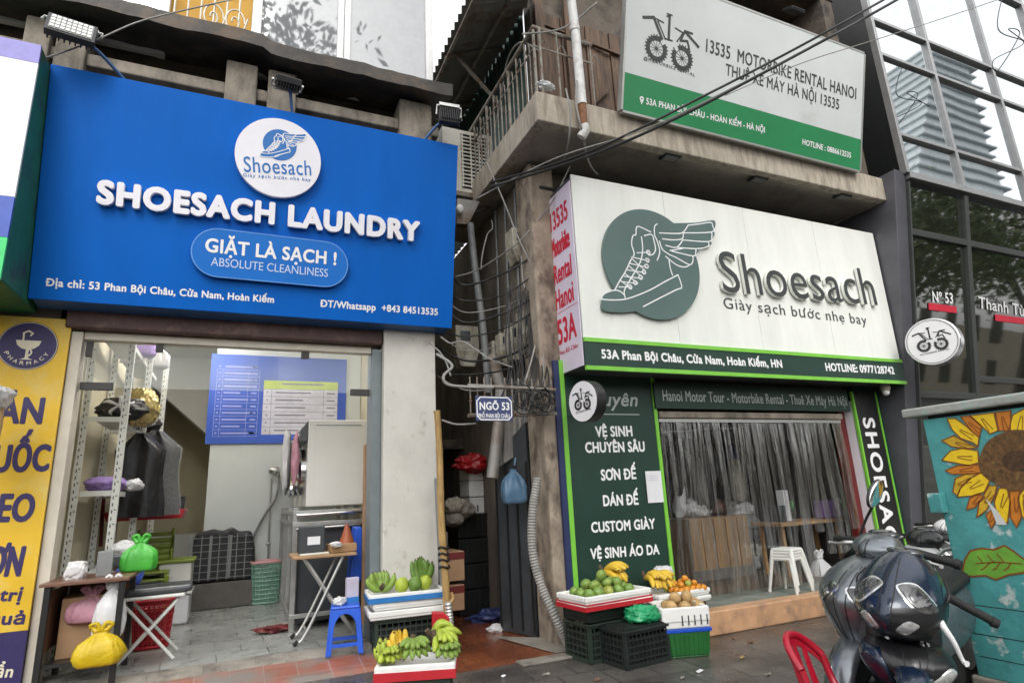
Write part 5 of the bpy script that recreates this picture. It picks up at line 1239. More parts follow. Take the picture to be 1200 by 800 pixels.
mesh_tube('bent_conduit', [PY(512, 415, 6.2), PY(530, 428, 5.9), PY(520, 440, 5.86), PY(524, 450, 5.86), PY(545, 453, 5.86), PY(578, 454, 5.86)], .016, 'cable_grey', 'pale bent conduit curling along the top iron bar', 'conduit')
# bamboo
mb = MB(); p0, p1 = PY(512, 481, 6.5), PY(524, 735, 6.5); pts = []; rr = []
for i in range(41):
    t = i / 40; pts.append(p0.lerp(p1, t) + V((.008 * sin(t * 9), 0, 0))); rr.append(.036 + .004 * t + (.004 if i % 8 == 0 else 0))
bb = MB().tube(pts, rr, 12).build('bamboo_pole', 'bamboo', smooth=60); tag(bb, 'yellow bamboo pole leaning upright beside the white pillar', 'pole')
mb = MB()
for v in (646, 653, 660, 668): c = p0.lerp(p1, (v - 481) / 254); mb.tube([c + V((.055 * cos(a), .055 * sin(a), .012 * sin(a * 2))) for a in [2 * PI * k / 12 for k in range(13)]], .011, 5)
mb.build('binding', 'cable_black', bb, smooth=60)
mesh_tube('flexible_hose', [PY(529, 694, 6.3), PY(531, 700, 6.3), PY(528, 706, 6.3)], .015, 'bamboo', 'short yellow hook at the foot of the bamboo pole', 'hook')
def ribbed(name, pts, r, m, label, pitch=.03):
    q = []; P_ = [V(p) for p in pts]
    for i in range(len(P_) - 1):
        for k in range(24):
            t = k / 24; p0, p1, p2, p3 = P_[max(i - 1, 0)], P_[i], P_[i + 1], P_[min(i + 2, len(P_) - 1)]
            q.append(.5 * ((2 * p1) + (p2 - p0) * t + (2 * p0 - 5 * p1 + 4 * p2 - p3) * t * t + (3 * p1 - p0 - 3 * p2 + p3) * t ** 3))
    dense = [q[0]]
    for p in q:
        while (p - dense[-1]).length > pitch / 2: dense.append(dense[-1] + (p - dense[-1]).normalized() * pitch / 2)
    return tag(MB().tube(dense, [r * (1.0 if i % 2 else .84) for i in range(len(dense))], 12).build(name, m, smooth=30), label, 'hose')
ribbed('ribbed_hose', [PY(630, 560, 6.1), PY(624, 600, 6.1), PY(624, 645, 6.1), PY(634, 685, 6.05), PY(652, 725, 5.95), PZ(667, 758, .03)], .05, 'cable_grey', 'thick grey ribbed hose curving down past the rough corner post')
ribbed('ribbed_hose', [PY(525, 705, 6.3), PY(527, 725, 6.3), PY(529, 748, 6.2)], .04, 'alu', 'short pale ribbed hose stub below the bamboo pole', .035)
# door leaf, corrugated sheet, bags and boxes
da, db = PZ(588, 738, .03), PZ(645, 747, .03); db = V((3.13, 6.62, .03))
dd = (db - da)
dl = thing('alley_door', 'black sheet door leaf standing open in the alley', 'door', da)
mb = MB(); nrm = V((dd.y, -dd.x, 0)).normalized()
mb.prism([da, db, db + V((0, 0, 2.42)), da + V((0, 0, 2.05))], -nrm * .04); mb.build('leaf', 'appliance_dark', dl)
mb = MB()
for k in range(4): mb.bar(da.lerp(db, .02 + .32 * k) + nrm * .01 + V((0, 0, .05)), da.lerp(db, .02 + .32 * k) + nrm * .01 + V((0, 0, 1.95)), .02)
mb.build('rib', 'disc_black', dl)
mb = MB(); q0 = PY(583, 548, 6.95); q1 = PY(636, 512, 6.65); q2 = PY(636, 470, 6.65); q3 = PY(583, 488, 6.95)
corrug(mb, q0, q1, q2, q3, 8, .012); tag(mb.build('roller_sheet', 'tin_grey', smooth=60), 'grey ribbed sheet hanging above the black alley door', 'sheet')
o = bag('plastic_bag', PY(603, 590, 6.55), .30, .16, .46, 'blue_bag', 51, tie='knot'); tag(o, 'crinkled blue plastic bag hung on the black alley door', 'bag')
MB().tube([PY(603, 545, 6.55), PY(604, 536, 6.55)], .012, 6).build('knot', 'blue_bag', o)
fo = PY(566, 600, 8.4)
for k in range(3):
    c = V((fo.x, 8.4, fo.z + .0)) + V((0, .2, k * .235 + .10 - .0))
    mb = MB().cbox(c, (.42 if k else .40, .4, .225), .03 * k); o = mb.build('foam_box', 'foam', bevel=.02); tag(o, ['white foam box with dark marks at the bottom of the alley pile', 'white foam box in the middle of the alley pile', 'white foam box on top of the alley pile'][k], 'foam box')
    MB().cbox(c + V((0, 0, .098)), (.435 if k else .41, .415, .02), .03 * k).build('lid', 'foam', o, bevel=.006)
    if k == 0: mbb = MB(); [mbb.cbox(c + V((x, -.203, -.04)), (.02, .004, .09)) for x in (-.08, .06, .13)]; mbb.build('mark', 'slot', o)
o = crumple('plastic_bag', PY(556, 543, 8.35), (.30, .18, .13), 'red_bag', 52, .45); tag(o, 'crumpled red plastic bag on top of the white foam boxes', 'bag')
zc = fo.z - .02
for k in range(4):
    h = zc / 4
    mb = MB().box((fo.x - .42, 8.3, .022 + h * k), (fo.x + .32, 8.9, .022 + h * (k + 1) - .01)); o = mb.build('black_crate', 'black_plastic', bevel=.02)
    tag(o, ['black plastic crate at the bottom of the alley pile', 'black plastic crate second from the bottom of the alley pile', 'black plastic crate third from the bottom of the alley pile', 'black plastic crate directly under the white foam boxes'][k], 'crate')
    m2 = MB()
    for i in range(9): m2.box((fo.x - .38 + i * .08, 8.285, .022 + h * (k + .3)), (fo.x - .36 + i * .08, 8.299, .022 + h * (k + .85)))
    m2.box((fo.x - .42, 8.283, .022 + h * (k + .86)), (fo.x + .32, 8.2985, .022 + h * (k + .97))); m2.build('rib', 'crate_dark', o)
for k, (v0_, v1_) in enumerate(((716, 684), (681, 645))):
    pa = PY(529, v0_, 7.2); pb_ = PY(544, v1_, 7.2)
    o = MB().box((2.18, 7.2, pa.z), (pb_.x, 7.7, pb_.z)).build('carton', 'cardboard', bevel=.008); tag(o, ['brown carton at the foot of the alley beside the bamboo pole', 'brown carton with a red band stacked on the lower alley carton'][k], 'carton')
    MB().box((2.179, 7.195, pb_.z - .09), (pb_.x + .001, 7.1995, pb_.z - .01)).build('band', 'red_frame', o)
for k, (u, v, rx_, rz_) in enumerate(((533, 592, .16, .12), (546, 597, .13, .11), (532, 608, .15, .1))):
    o = crumple('sack', PY(u, v, 8.1), (rx_, .16, rz_), 'cement' if k else 'soffit', 60 + k, .25); tag(o, ['grey stuffed sack with pale stripes beside the foam boxes', 'rounded dusty sack against the foam boxes', 'lower tan sack on the alley pile'][k], 'sack')
o = MB().box((2.17, 7.2, .022), (2.30, 8.6, PY(533, 620, 7.2).z - .02)).build('board_stack', 'dark_wall', bevel=.01); tag(o, 'dark boards leaning along the left alley wall', 'boards')
o = crumple('plastic_sheet', PZ(578, 722, .06) , (.28, .2, .10), 'plate_blue', 66, .5); tag(o, 'dark blue plastic sheet heaped at the black crates', 'sheet')
o = crumple('plastic_bag', PZ(581, 736, .05), (.1, .08, .05), 'white_bag', 67, .4); tag(o, 'small white bag by the foot of the black alley door', 'bag')
mb = MB(); q = PY(527, 735, 6.2); mb.prism([V((q.x - .16, 6.25, .03)), V((q.x + .02, 6.25, .03)), V((q.x + .02, 6.25, .42)), V((q.x - .04, 6.25, .48)), V((q.x - .16, 6.25, .5))], (0, .05, 0)); o = mb.build('dustpan', 'red_plastic', bevel=.015); tag(o, 'red plastic dustpan standing by the bamboo pole', 'dustpan')

# cables
def cable(pts, r, m, label, grp='overhead cables'): return tag(MB().tube(pts, r, 6, sm=8).build('cable', m, smooth=60), label, 'cable', grp)
B_ = [PY(575, 214, 6.2), PY(690, 178, 5.2), PY(830, 110, 4.5), PY(955, 45, 4.0), PY(1085, -28, 3.6)]
cable(B_, .016, 'cable_black', 'upper thick black cable slanting across the balcony sign')
cable([PY(575, 219, 6.2), PY(690, 183, 5.2), PY(790, 140, 4.6), PY(905, 80, 4.1), PY(1030, 12, 3.7), PY(1120, -40, 3.4)], .018, 'cable_black', 'lower thick black cable slanting across the balcony sign')
cable([PY(560, 232, 6.4), PY(650, 186, 5.5), PY(760, 150, 4.8), PY(880, 92, 4.2), PY(1000, 30, 3.8), PY(1100, -30, 3.5)], .009, 'cable_grey', 'thin grey cable running between the two black cables')
cable([PY(850, 112, 4.5), PY(940, 74, 4.3), PY(1022, 48, 4.1), PY(1110, 20, 3.9), PY(1210, -14, 3.6)], .006, 'cable_grey', 'thin wire in front of the upper dark glass panes')
cable([PY(1, 80, 6.7), PY(60, 66, 6.3), PY(115, 46, 6.3), PY(165, 25, 6.3), PY(235, 8, 6.4), PY(290, -4, 6.6)], .008, 'cable_grey', 'thin pale wire looping over the left end of the blue sign')
for k, (pts, lb) in enumerate((([PY(570, 190, 6.5), PY(590, 235, 6.4), PY(607, 278, 6.3), PY(622, 310, 6.3), PY(636, 345, 6.3)], 'pale wire running down from the balcony corner to the meters'),
    ([PY(668, 195, 5.9), PY(648, 235, 6.0), PY(625, 265, 6.2), PY(600, 290, 6.4), PY(560, 316, 7.0), PY(534, 324, 7.1)], 'pale wire swagged across the alley under the balcony'),
    ([PY(611, 300, 6.4), PY(613, 330, 6.4), PY(620, 352, 6.4)], 'short pale wire hanging below the high meter box'),
    ([PY(576, 258, 7.0), PY(577, 268, 7.0), PY(571, 275, 7.0), PY(565, 300, 7.0), PY(564, 316, 7.0)], 'kinked thin wire on the alley back wall'),
    ([PY(517, 395, 6.8), PY(528, 402, 6.5), PY(542, 400, 6.3), PY(560, 411, 6.2), PY(575, 421, 6.1), PY(600, 430, 6.1)], 'wavy pale wire above the iron barrier'),
    ([PY(504, 402, 6.8), PY(515, 412, 6.6), PY(523, 425, 6.3), PY(528, 440, 6.0)], 'pale wire dropping from the white pillar to the barrier'),
    ([PY(627, 405, 6.2), PY(622, 425, 6.1), PY(615, 448, 6.0)], 'yellowish wire falling from the nearest meter box'),
    ([PY(632, 330, 6.25), PY(634, 380, 6.2), PY(637, 420, 6.15), PY(636, 450, 6.1)], 'grey wire beside the rough corner post'),
    ([PY(518, 492, 6.1), PY(535, 497, 6.0), PY(558, 496, 5.95)], 'short wire below the alley barrier'))):
    cable(pts, .010, 'cable_grey', lb, 'loose wires in the alley')
for k in range(20):
    u = 592 + 2.6 * k; s = random.random
    cable([PY(u, 330 + 20 * s(), 6.35), PY(u - 6 + 12 * s(), 400, 6.3), PY(u + 8 * s(), 440, 6.1), PY(u - 20 + 20 * s(), 480, 6.0)], .008, 'cable_black', 'dark dangling wire in the alley tangle', 'dark wires of the alley tangle')
cable([PY(1175, -5, 4.2), PY(1170, 35, 4.2), PY(1200, 50, 4.2), PY(1165, 70, 4.2), PY(1170, 82, 4.2), PY(1195, 40, 4.2), PY(1182, 35, 4.2), PY(1210, 55, 4.2)], .008, 'cable_black', 'loose loops of thin cable in the top right corner')
for k in range(9):
    z_ = 3.0 + .17 * k + .05 * random.random(); pts = [V((2.18, 7.6 - .1 * k, z_ + .3 * random.random())), V((2.5, 7.0, z_ - .1)), V((2.9, 6.6, z_ - .15 + .1 * random.random())), V((3.2, 6.3, z_ + .1 * random.random()))]
    cable(pts, .007 + .004 * (k % 3), 'cable_black' if k % 3 else 'cable_grey', 'sagging cable strung across the alley between the walls', 'sagging alley cables')
for k in range(3):
    x_ = 3.215; y_ = 6.75 + .35 * k; cable([V((x_, y_, .3)), V((x_ - .01, y_ + .02, 2.4)), V((x_, y_, 5.7))], .018, 'pvc_grey', ['grey wall conduit nearest the rough corner post', 'grey wall conduit second from the rough corner post', 'grey wall conduit deepest in the alley'][k], 'wall conduits in the alley')
# white pipe and cables on the balcony
wp_ = thing('drain_pipe', 'white plastic drain pipe down the balcony front ending in a rusty bend', 'pipe', PY(688, 155, 5.22))
MB().tube([PY(668, -10, 5.22), PY(675, 45, 5.22), PY(682, 123, 5.22)], .058, 12).build('upper_pipe', 'pipe_white', wp_, smooth=60)
MB().tube([PY(682, 124, 5.22), PY(684, 148, 5.22)], .052, 12).build('lower_pipe', 'rust', wp_, smooth=60)
mb = MB(); mb.tube([PY(684, 147, 5.22), PY(686, 153, 5.22), PY(681, 161, 5.26)], .058, 12); mb.tube([PY(673, 32, 5.22), PY(673.6, 37, 5.22)], .066, 12); mb.build('elbow', 'pipe_white', wp_, smooth=60)
for k, pts in enumerate(([PY(663, 104, 5.2), PY(668, 130, 5.2), PY(667, 160, 5.3), PY(661, 190, 5.7)], [PY(676, 95, 5.18), PY(675, 120, 5.18), PY(681, 150, 5.2), PY(690, 190, 5.5), PY(700, 205, 5.7)], [PY(632, 60, 5.4), PY(610, 50, 5.8), PY(595, 70, 6.2), PY(588, 110, 6.6), PY(580, 150, 6.9)], [PY(612, 40, 5.3), PY(660, 33, 5.25), PY(700, 3, 5.1)])):
    cable(pts, .012, 'cable_grey', ['pale wire hanging from the balcony lip left of the drain pipe', 'pale wire hanging from the balcony lip right of the drain pipe', 'pale cable arching over the balcony side railing', 'pale cable tied along the balcony top rail'][k], 'pale wires on the balcony')
o = crumple('rag', PY(639, 101, 5.36), (.12, .06, .05), 'white_bag', 71, .5); tag(o, 'white rag lying on the balcony corner', 'rag')
for k, (u, v) in enumerate(((785, 183), (888, 209), (987, 229), (640, 222))):
    c = PZ(u, v, 5.79) if k < 3 else PY(u, v, 6.2)
    t = thing('soffit_lamp', ['small flat lamp under the balcony left of centre', 'small flat lamp under the middle of the balcony', 'small flat lamp under the right end of the balcony', 'small tilted lamp at the alley end of the balcony'][k], 'lamp', c)
    MB().cbox(c - V((0, 0, .02)), (.26, .16, .035)).build('case', 'flood_black', t, bevel=.01); MB().cbox(c - V((0, 0, .042)), (.2, .11, .006)).build('lamp_glass', 'lamp_glass', t)
for k, (u, v, Y) in enumerate(((930, 13, 5.6),)):
    c = PY(u, v, Y); t = thing('flood_lamp', 'pale square flood lamp above the balcony sign', 'lamp', c)
    Rm = Matrix.Rotation(R(-60), 3, 'X'); MB().cbox(c, (.30, .06, .22), rot=Rm).build('case', 'flood_black', t, bevel=.01); MB().cbox(c + Rm @ V((0, -.034, 0)), (.25, .006, .17), rot=Rm).build('lamp_glass', 'bulb_white', t)
c = PY(1038, 458, 5.75)
t = thing('security_camera', 'small grey dome camera under the end of the white sign', 'camera', c)
MB().lathe(c, [(.06, .12), (.07, .04), (.055, 0), (0, 0)], 20).build('base', 'soffit', t, smooth=40); MB().ell(c - V((0, 0, .01)), (.05, .05, .06)).build('dome', 'bulb_white', t, smooth=80)

# ================================================================= inside and in front of the shoe shop
cu = thing('strip_curtain', 'clear plastic strip curtain across the shoe shop entrance', 'curtain', (6.3, 6.1, .24))
sx0, sx1 = 4.80, 8.10; n = 20
for i in range(n):
    x = sx0 + (sx1 - sx0) * (i + .5) / n; w = .10; mb = MB(); rings = []
    lean = .05 * NZ.noise(V((i * 1.3, 0, 0))) ; zb3 = .27 if i < 15 else (.9 if i in (15, 19) else .6)
    vs = []; fs = []; NV = 20
    for k in range(NV + 1):
        t = k / NV; z = 2.44 + (zb3 - 2.44) * t
        cx_ = x + lean * t * 2 + .03 * sin(t * 4 + i); cy_ = 6.17 + (.0 if i % 2 else .02) + .05 * t * NZ.noise(V((i * 2.1, t * 2, 0))); tw = .6 * t * NZ.noise(V((i * 1.7, 0, t)))
        for j in range(6):
            s = (j / 5 - .5) * 2 * w; bow = .02 * (1 - (j / 5 - .5) ** 2 * 4) + .012 * sin(j * 2.4 + i * 1.7 + t * 3)
            vs.append((cx_ + s * cos(tw), cy_ + s * sin(tw) - bow, z))
    for k in range(NV):
        for j in range(5): fs.append((k * 6 + j, k * 6 + j + 1, k * 6 + j + 7, k * 6 + j + 6))
    mb.add(vs, fs); mb.build('strip', 'strip_film', cu, smooth=80)
MB().box((4.78, 6.14, 2.40), (8.11, 6.165, 2.446)).build('top_rail', 'alu', cu)
# shelves with shoes and hanging bags inside
sh = thing('shoe_shelf', 'tall dark shelf of wrapped shoes along the left of the shop', 'shelf', (4.2, 8.6, .24))
mb = MB()
for z in (.3, .75, 1.2, 1.65, 2.1, 2.5): mb.box((4.9, 8.6, z), (7.0, 9.0, z + .03))
for x in (4.9, 5.6, 6.3, 6.97): mb.box((x, 8.6, .24), (x + .03, 9.0, 2.53))
mb.build('frame', 'grey_metal', sh)
for i in range(34):
    row = i % 5; x = 5.0 + .29 * (i // 5) + .06 * random.random(); z = [.33, .78, 1.23, 1.68, 2.13][row]
    mtl = random.choice(['white_bag', 'shop_dark', 'cement', 'pvc_grey', 'logo_green', 'brown_lintel', 'shelf_white'])
    o = crumple('wrapped_shoes', (x, 8.66, z + .10), (.11, .13, .10), mtl, 80 + i, .3); tag(o, 'plastic wrapped pair of shoes on the dark shop shelf', 'shoes', 'wrapped shoes on the shop shelf')
for i in range(16):
    x = 4.95 + .17 * i + .05 * random.random(); z = 1.35 + .65 * random.random(); mtl = ['black_cloth', 'pvc_grey', 'black_cloth', 'cement', 'plate_blue', 'black_cloth', 'black_cloth', 'white_bag', 'black_cloth', 'shop_dark'][i % 10]
    o = crumple('hanging_bag', (x, 7.4 + .3 * random.random(), z), (.12, .10, .32 + .14 * random.random()), mtl, 130 + i, .25, sq=.8)
    tag(o, 'wrapped bag hanging behind the plastic curtain', 'bag', 'bags hanging inside the shoe shop')
    MB().tube([V((x, 7.5, z + .3)), V((x, 7.5, 3.3))], .006, 5).build('cord', 'cable_grey', o)
mb = MB(); mb.tube([(4.3, 7.5, 2.35), (7.6, 7.5, 2.5)], .015, 6); tag(mb.build('hanging_rail', 'alu', smooth=60), 'thin metal rail with bags inside the shoe shop', 'rail')
ct = thing('shop_counter', 'wood panelled shop counter behind the plastic curtain', 'counter', (6.3, 7.4, .24))
MB().box((6.10, 7.4, .24), (7.25, 8.0, 1.12)).build('front_panel', 'counter_wood', ct, bevel=.006)
mb = MB()
for k in range(5): mb.box((6.10 + .23 * k, 7.39, .40), (6.11 + .23 * k, 7.399, 1.1))
mb.build('groove', 'dirt_brown', ct); MB().box((6.08, 7.38, .24), (7.27, 7.399, .39)).build('plinth', 'shop_dark', ct)
q0 = PY(912, 612, 6.9); q1 = PY(975, 603, 6.9)
MB().box((q0.x - .1, 6.75, q0.z - .05), (q1.x + .2, 7.36, q0.z)).build('counter_top', 'wood_tan', ct, bevel=.005)
mb = MB()
for x in (q0.x, q1.x): mb.box((x, 6.85, .24), (x + .05, 6.9, q0.z - .052)); mb.box((x, 7.25, .24), (x + .05, 7.3, q0.z - .052))
mb.build('leg', 'wood_tan', ct)
o = MB().cbox(V((q0.x + .12, 7.0, q0.z + .12)), (.16, .2, .24), .2).build('card_reader', 'appliance_dark', bevel=.01); tag(o, 'small dark machine on the shop counter end', 'machine')
o = MB().cbox(V((q0.x + .33, 7.05, q0.z + .23)), (.12, .14, .46), .1).build('bottle_box', 'white_sheet', bevel=.01); tag(o, 'tall white box on the shop counter', 'box')
o = MB().cbox(V((q1.x + .05, 7.0, q0.z + .14)), (.34, .2, .26), -.1).build('shoe_box', 'red_plastic', bevel=.006); o.data.materials[0] = M['purple_cloth']; tag(o, 'purple shoe box on the right end of the counter', 'box')
o = crumple('parcel', (6.55, 7.7, 1.26), (.26, .16, .15), 'white_bag', 150, .3); tag(o, 'pale wrapped parcel on the panelled counter', 'parcel')
o = crumple('parcel', (6.95, 7.75, 1.25), (.2, .16, .14), 'brown_lintel', 151, .3); tag(o, 'brown wrapped parcel on the panelled counter', 'parcel')
for i in range(5):
    o = crumple('folded_stock', (7.55 + .1 * (i % 2), 7.9, .35 + .21 * i), (.25, .2, .11), ['white_bag', 'cement', 'shop_dark', 'pvc_grey', 'white_bag'][i], 160 + i, .3, sq=.7); tag(o, 'wrapped goods piled to the right of the shop counter', 'goods', 'goods piled right of the counter')
for i in range(4):
    o = MB().cbox((7.5, 9.3, 1.35 + .33 * i), (.9, .3, .28)).build('shoe_box', ['red_frame', 'plate_blue', 'red_frame', 'board_white'][i], bevel=.01); tag(o, ['dark red box lowest of the pile at the shop back', 'dark blue box second in the pile at the shop back', 'dark red box third in the pile at the shop back', 'pale box on top of the pile at the shop back'][i], 'box')
o = MB().box((7.0, 9.2, .236), (8.0, 9.8, 1.2)).build('back_cabinet', 'shop_dark', bevel=.01); tag(o, 'dark cabinet at the back of the shoe shop', 'cabinet')
def legstool(name, label, m, c, h, w0, w1, rz, grp):
    t = thing(name, label, 'stool', (0, 0, 0), grp)
    MB().box((-w0 / 2, -w0 / 2, h - .045), (w0 / 2, w0 / 2, h)).build('seat', m, t, bevel=.02)
    for sx in (-1, 1):
        for sy in (-1, 1):
            a, b = w0 / 2 - .02, w1 / 2; MB().tube([(sx * a, sy * a, h - .03), (sx * (a + .012), sy * (a + .012), h - .1), (sx * b, sy * b, 0)], [.026, .026, .020], 8).build('leg', m, t, smooth=60)
    return moved(t, c, rz)
sp = PZ(930, 692, .242)
for k in range(4): legstool('stacking_stool', ['grey white plastic stool at the bottom of the stack by the step', 'pale plastic stool second from the bottom of the stack by the step', 'pale plastic stool second from the top of the stack by the step', 'white plastic stool on top of the stack by the step'][k], 'shelf_white' if k in (0, 3) else 'appliance', sp + V((-.04 + .008 * k, .0, .035 * k)),   .42, .29, .37, R(12 + 2 * (k % 2)), None)
o = bag('plastic_bag', PY(966, 690, 6.75), .34, .24, .52, 'white_bag', 170); tag(o, 'white plastic bag behind the white stool stack', 'bag')

# ================================================================= fruit stalls
def crate(name, label, m, L, W_, H, c, rz, rows=5, cols=11, lid=False, grp=None):
    t = thing(name, label, 'crate', (0, 0, 0), grp); mb = MB(); l, w = L / 2, W_ / 2
    mb.box((-l, -w, 0), (l, w, .012))
    for sx in (-1, 1):
        for sy in (-1, 1): mb.box((sx * l, sy * w, .0), (sx * (l - .035), sy * (w - .035), H))
    for s in (-1, 1):
        for k in range(rows + 1):
            z = .01 + (H - .04) * k / rows; tH = .028 if k in (0, rows) else .014
            mb.box((-l + .03, s * w, z), (l - .03, s * (w - .014), z + tH)); mb.box((s * l, -w + .03, z), (s * (l - .014), w - .03, z + tH))
        for i in range(1, cols):
            x = -l + L * i / cols; mb.box((x - .005, s * (w - .002), .01), (x + .005, s * (w - .012), H - .01))
        for i in range(1, max(3, int(cols * W_ / L))):
            y = -w + W_ * i / max(3, int(cols * W_ / L)); mb.box((s * (l - .002), y - .005, .01), (s * (l - .012), y + .005, H - .01))
    mb.build('lattice', m, t)
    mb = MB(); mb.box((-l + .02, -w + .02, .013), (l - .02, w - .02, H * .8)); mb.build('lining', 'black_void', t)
    mb = MB(); r = .02
    for a, b in (((-l, -w), (l, -w)), ((l, -w), (l, w)), ((l, w), (-l, w)), ((-l, w), (-l, -w))): mb.bar((*a, H), (*b, H), .03, .022)
    mb.build('rim', m, t, bevel=.005)
    if lid:
        mb = MB(); mb.box((-l - .004, -w - .004, H + .012), (l + .004, w + .004, H + .018))
        for i in range(16): x = -l + L * (i + .5) / 16; mb.box((x - .007, -w, H + .0185), (x + .007, w, H + .028))
        for i in range(9): y = -w + W_ * (i + .5) / 9; mb.box((-l, y - .007, H + .0188), (l, y + .007, H + .0275))
        mb.build('lid', m, t)
    return moved(t, c, rz)
def foam_lid(name, label, L, W_, H, c, rz, band=None, bandh=(.0, .4), marks=False, cat='foam tray', wall=.035, open_=True):
    t = thing(name, label, cat, (0, 0, 0)); l, w = L / 2, W_ / 2; mb = MB()
    mb.prism([(-l * .97, -w * .96, 0), (l * .97, -w * .96, 0), (l * .97, w * .96, 0), (-l * .97, w * .96, 0)], (0, 0, H * .5))
    if open_:
        for a, b in (((-l, -w, H * .3), (l, -w + wall, H)), ((-l, w - wall, H * .3), (l, w, H)), ((-l, -w + wall, H * .302), (-l + wall, w - wall, H * .998)), ((l - wall, -w + wall, H * .302), (l, w - wall, H * .998))): mb.box(a, b)
    else: mb.box((-l, -w, H * .45), (l, w, H))
    mb.build('tray', 'foam', t, bevel=.012)
    if band:
        mb = MB(); b0, b1 = bandh[0] * H, bandh[1] * H; k = .004
        for a, b in (((-l - k, -w - k, b0), (l + k, -w + .002, b1)), ((-l - k, w - .002, b0), (l + k, w + k, b1)), ((-l - k, -w + .003, b0), (-l + .002, w - .003, b1)), ((l - .002, -w + .003, b0), (l + k, w - .003, b1))): mb.box(a, b)
        mb.build('band', band, t)
    if marks:
        mb = MB()
        for i in range(5): mb.box((-l * .2 + i * l * .26, -w - .003, H * .15), (-l * .2 + i * l * .26 + .012, -w - .0005, H * .62))
        mb.build('slot', 'slot', t)
    return moved(t, c, rz)
def ban_pts(L, bend, n=9): return [V((L * (i / (n - 1)), 0, -bend * 4 * (i / (n - 1)) * (1 - i / (n - 1)))) for i in range(n)]
def hand(name, label, m, c, rz, n=8, L=.2, r=.021, bend=.05, tilt=0., fan=R(100), up=.25, flip=False, rows=2, grp=None):
    "a hand of bananas: curved fingers fanning from one stem"
    t = thing(name, label, 'bananas', (0, 0, 0), grp)
    k = 0
    for row in range(rows):
        for i in range(n):
            a = -fan / 2 + fan * i / (n - 1) + .07 * random.uniform(-1, 1); el = up + row * .40 + random.uniform(-.05, .05); ll = L * random.uniform(.9, 1.08) * (1 - .08 * row)
            pts = ban_pts(ll, bend * random.uniform(.8, 1.2)); M_ = Matrix.Rotation(a, 3, 'Z') @ Matrix.Rotation(-el, 3, 'Y')
            rr = [r * q for q in (.35, .6, .92, 1., 1., 1., .96, .78, .34)]
            o_ = V((.018 * row, 0, .012 * row))
            mb = MB().tube([o_ + M_ @ p for p in pts], rr, 7)
            mb.c = 1; mb.tube([o_ + M_ @ p for p in (pts[-1] - V((.006, 0, 0)), pts[-1] + V((.012, 0, .004)))], [r * .3, r * .2], 6)
            mb.build('banana', [m, 'banana_tip'], t, smooth=70)
    MB().tube([V((-.05, 0, .07)), V((-.01, 0, .03)), V((.03, 0, .01))], [.02, .026, .03], 8).build('stem', 'banana_tip', t, smooth=70)
    moved(t, c, rz); t.rotation_euler = (0, tilt, rz); return t

# -- right stall
cA = PZ(706, 774, 0); cB = PZ(735, 786, 0); cC = PZ(787, 773, 0)
ang = math.atan2(cC.y - cB.y, cC.x - cB.x); L_ = (cC - cB).length; Hc = PY(735, 741, cB.y).z
ey_ = V((-sin(ang), cos(ang), 0)); ex_ = V((cos(ang), sin(ang), 0))
cc_ = cB + ex_ * L_ / 2 + ey_ * .19
crate('lattice_crate', 'low black lattice crate with a lattice lid at the front of the fruit stall', 'crate_dark', L_, .38, Hc, cc_, ang, lid=True)
o = crumple('produce_bag', cc_ + ex_ * .10 + ey_ * -.02 + V((0, 0, Hc + .09)), (.19, .13, .09), 'green_bag', 180, .4); tag(o, 'shiny green plastic bag lying on the black crate lid', 'bag')
# rear crate with two mango trays
rz_ = R(6); rc = V((PY(712, 740, 5.62).x, 5.66, 0)); zt3 = PY(700, 706, 5.45).z - .05
crate('lattice_crate', 'dark olive lattice crate under the mango trays', 'crate_olive', .72, .42, .34, rc, rz_)
crate('lattice_crate', 'black lattice crate stacked on the olive crate under the mangoes', 'crate_dark', .72, .42, zt3 - .37, rc + V((0, 0, .365)), rz_ + .03)
mt = rc + V((-.02, -.06, zt3))
foam_lid('foam_tray', 'white foam tray with a red band directly under the mango tray', .84, .50, .06, mt, rz_, 'red_plastic', (.1, .8))
foam_lid('foam_tray', 'white foam tray heaped with green mangoes and bananas', .84, .50, .075, mt + V((0, 0, .062)), rz_ + .02, 'red_plastic', (-.05, .12))
zm = mt.z + .062 + .045; k = 0
def heap(n, name, label, cat, grp, ctr, rx, ry, rad, mats, layers=3, stem=True, rz=0):
    got = 0; protos = []
    for mname in mats:
        pr = MB().ell((0, 0, 0), rad, 14, 9, wob=.12, seed=random.random() * 9); 
        if stem: pr.c = 1; pr.ell((0, 0, rad[2] * .98), (.006, .006, .006), 6, 4)
        protos.append(pr.build(name, [mname, 'fruit_stem'], smooth=80))
    Mr = Matrix.Rotation(rz, 3, 'Z')
    first = set()
    for lay in range(layers):
        sx = rx * (1 - .33 * lay); sy = ry * (1 - .33 * lay); nx = max(1, int(2 * sx / (rad[0] * 1.95))); ny = max(1, int(2 * sy / (rad[1] * 1.95)))
        for i in range(nx):
            for j in range(ny):
                if got >= n: break
                p = V((-sx + 2 * sx * (i + .5) / nx, -sy + 2 * sy * (j + .5) / ny, rad[2] * (.9 + 1.5 * lay))) + V([random.uniform(-.25, .25) * rad[0] for _ in range(2)] + [random.uniform(-.1, .1) * rad[2]])
                pi_ = random.randrange(len(protos)); pr = protos[pi_]
                if pi_ in first: o = pr.copy(); COL.objects.link(o)
                else: o = pr; first.add(pi_)
                o.location = V(ctr) + Mr @ p; o.rotation_euler = (random.uniform(-.9, .9), random.uniform(-.9, .9), random.uniform(0, 6)); o.scale = (random.uniform(.9, 1.08),) * 3
                tag(o, label, cat, grp); got += 1
    for i, p in enumerate(protos):
        if i not in first: bpy.data.objects.remove(p)
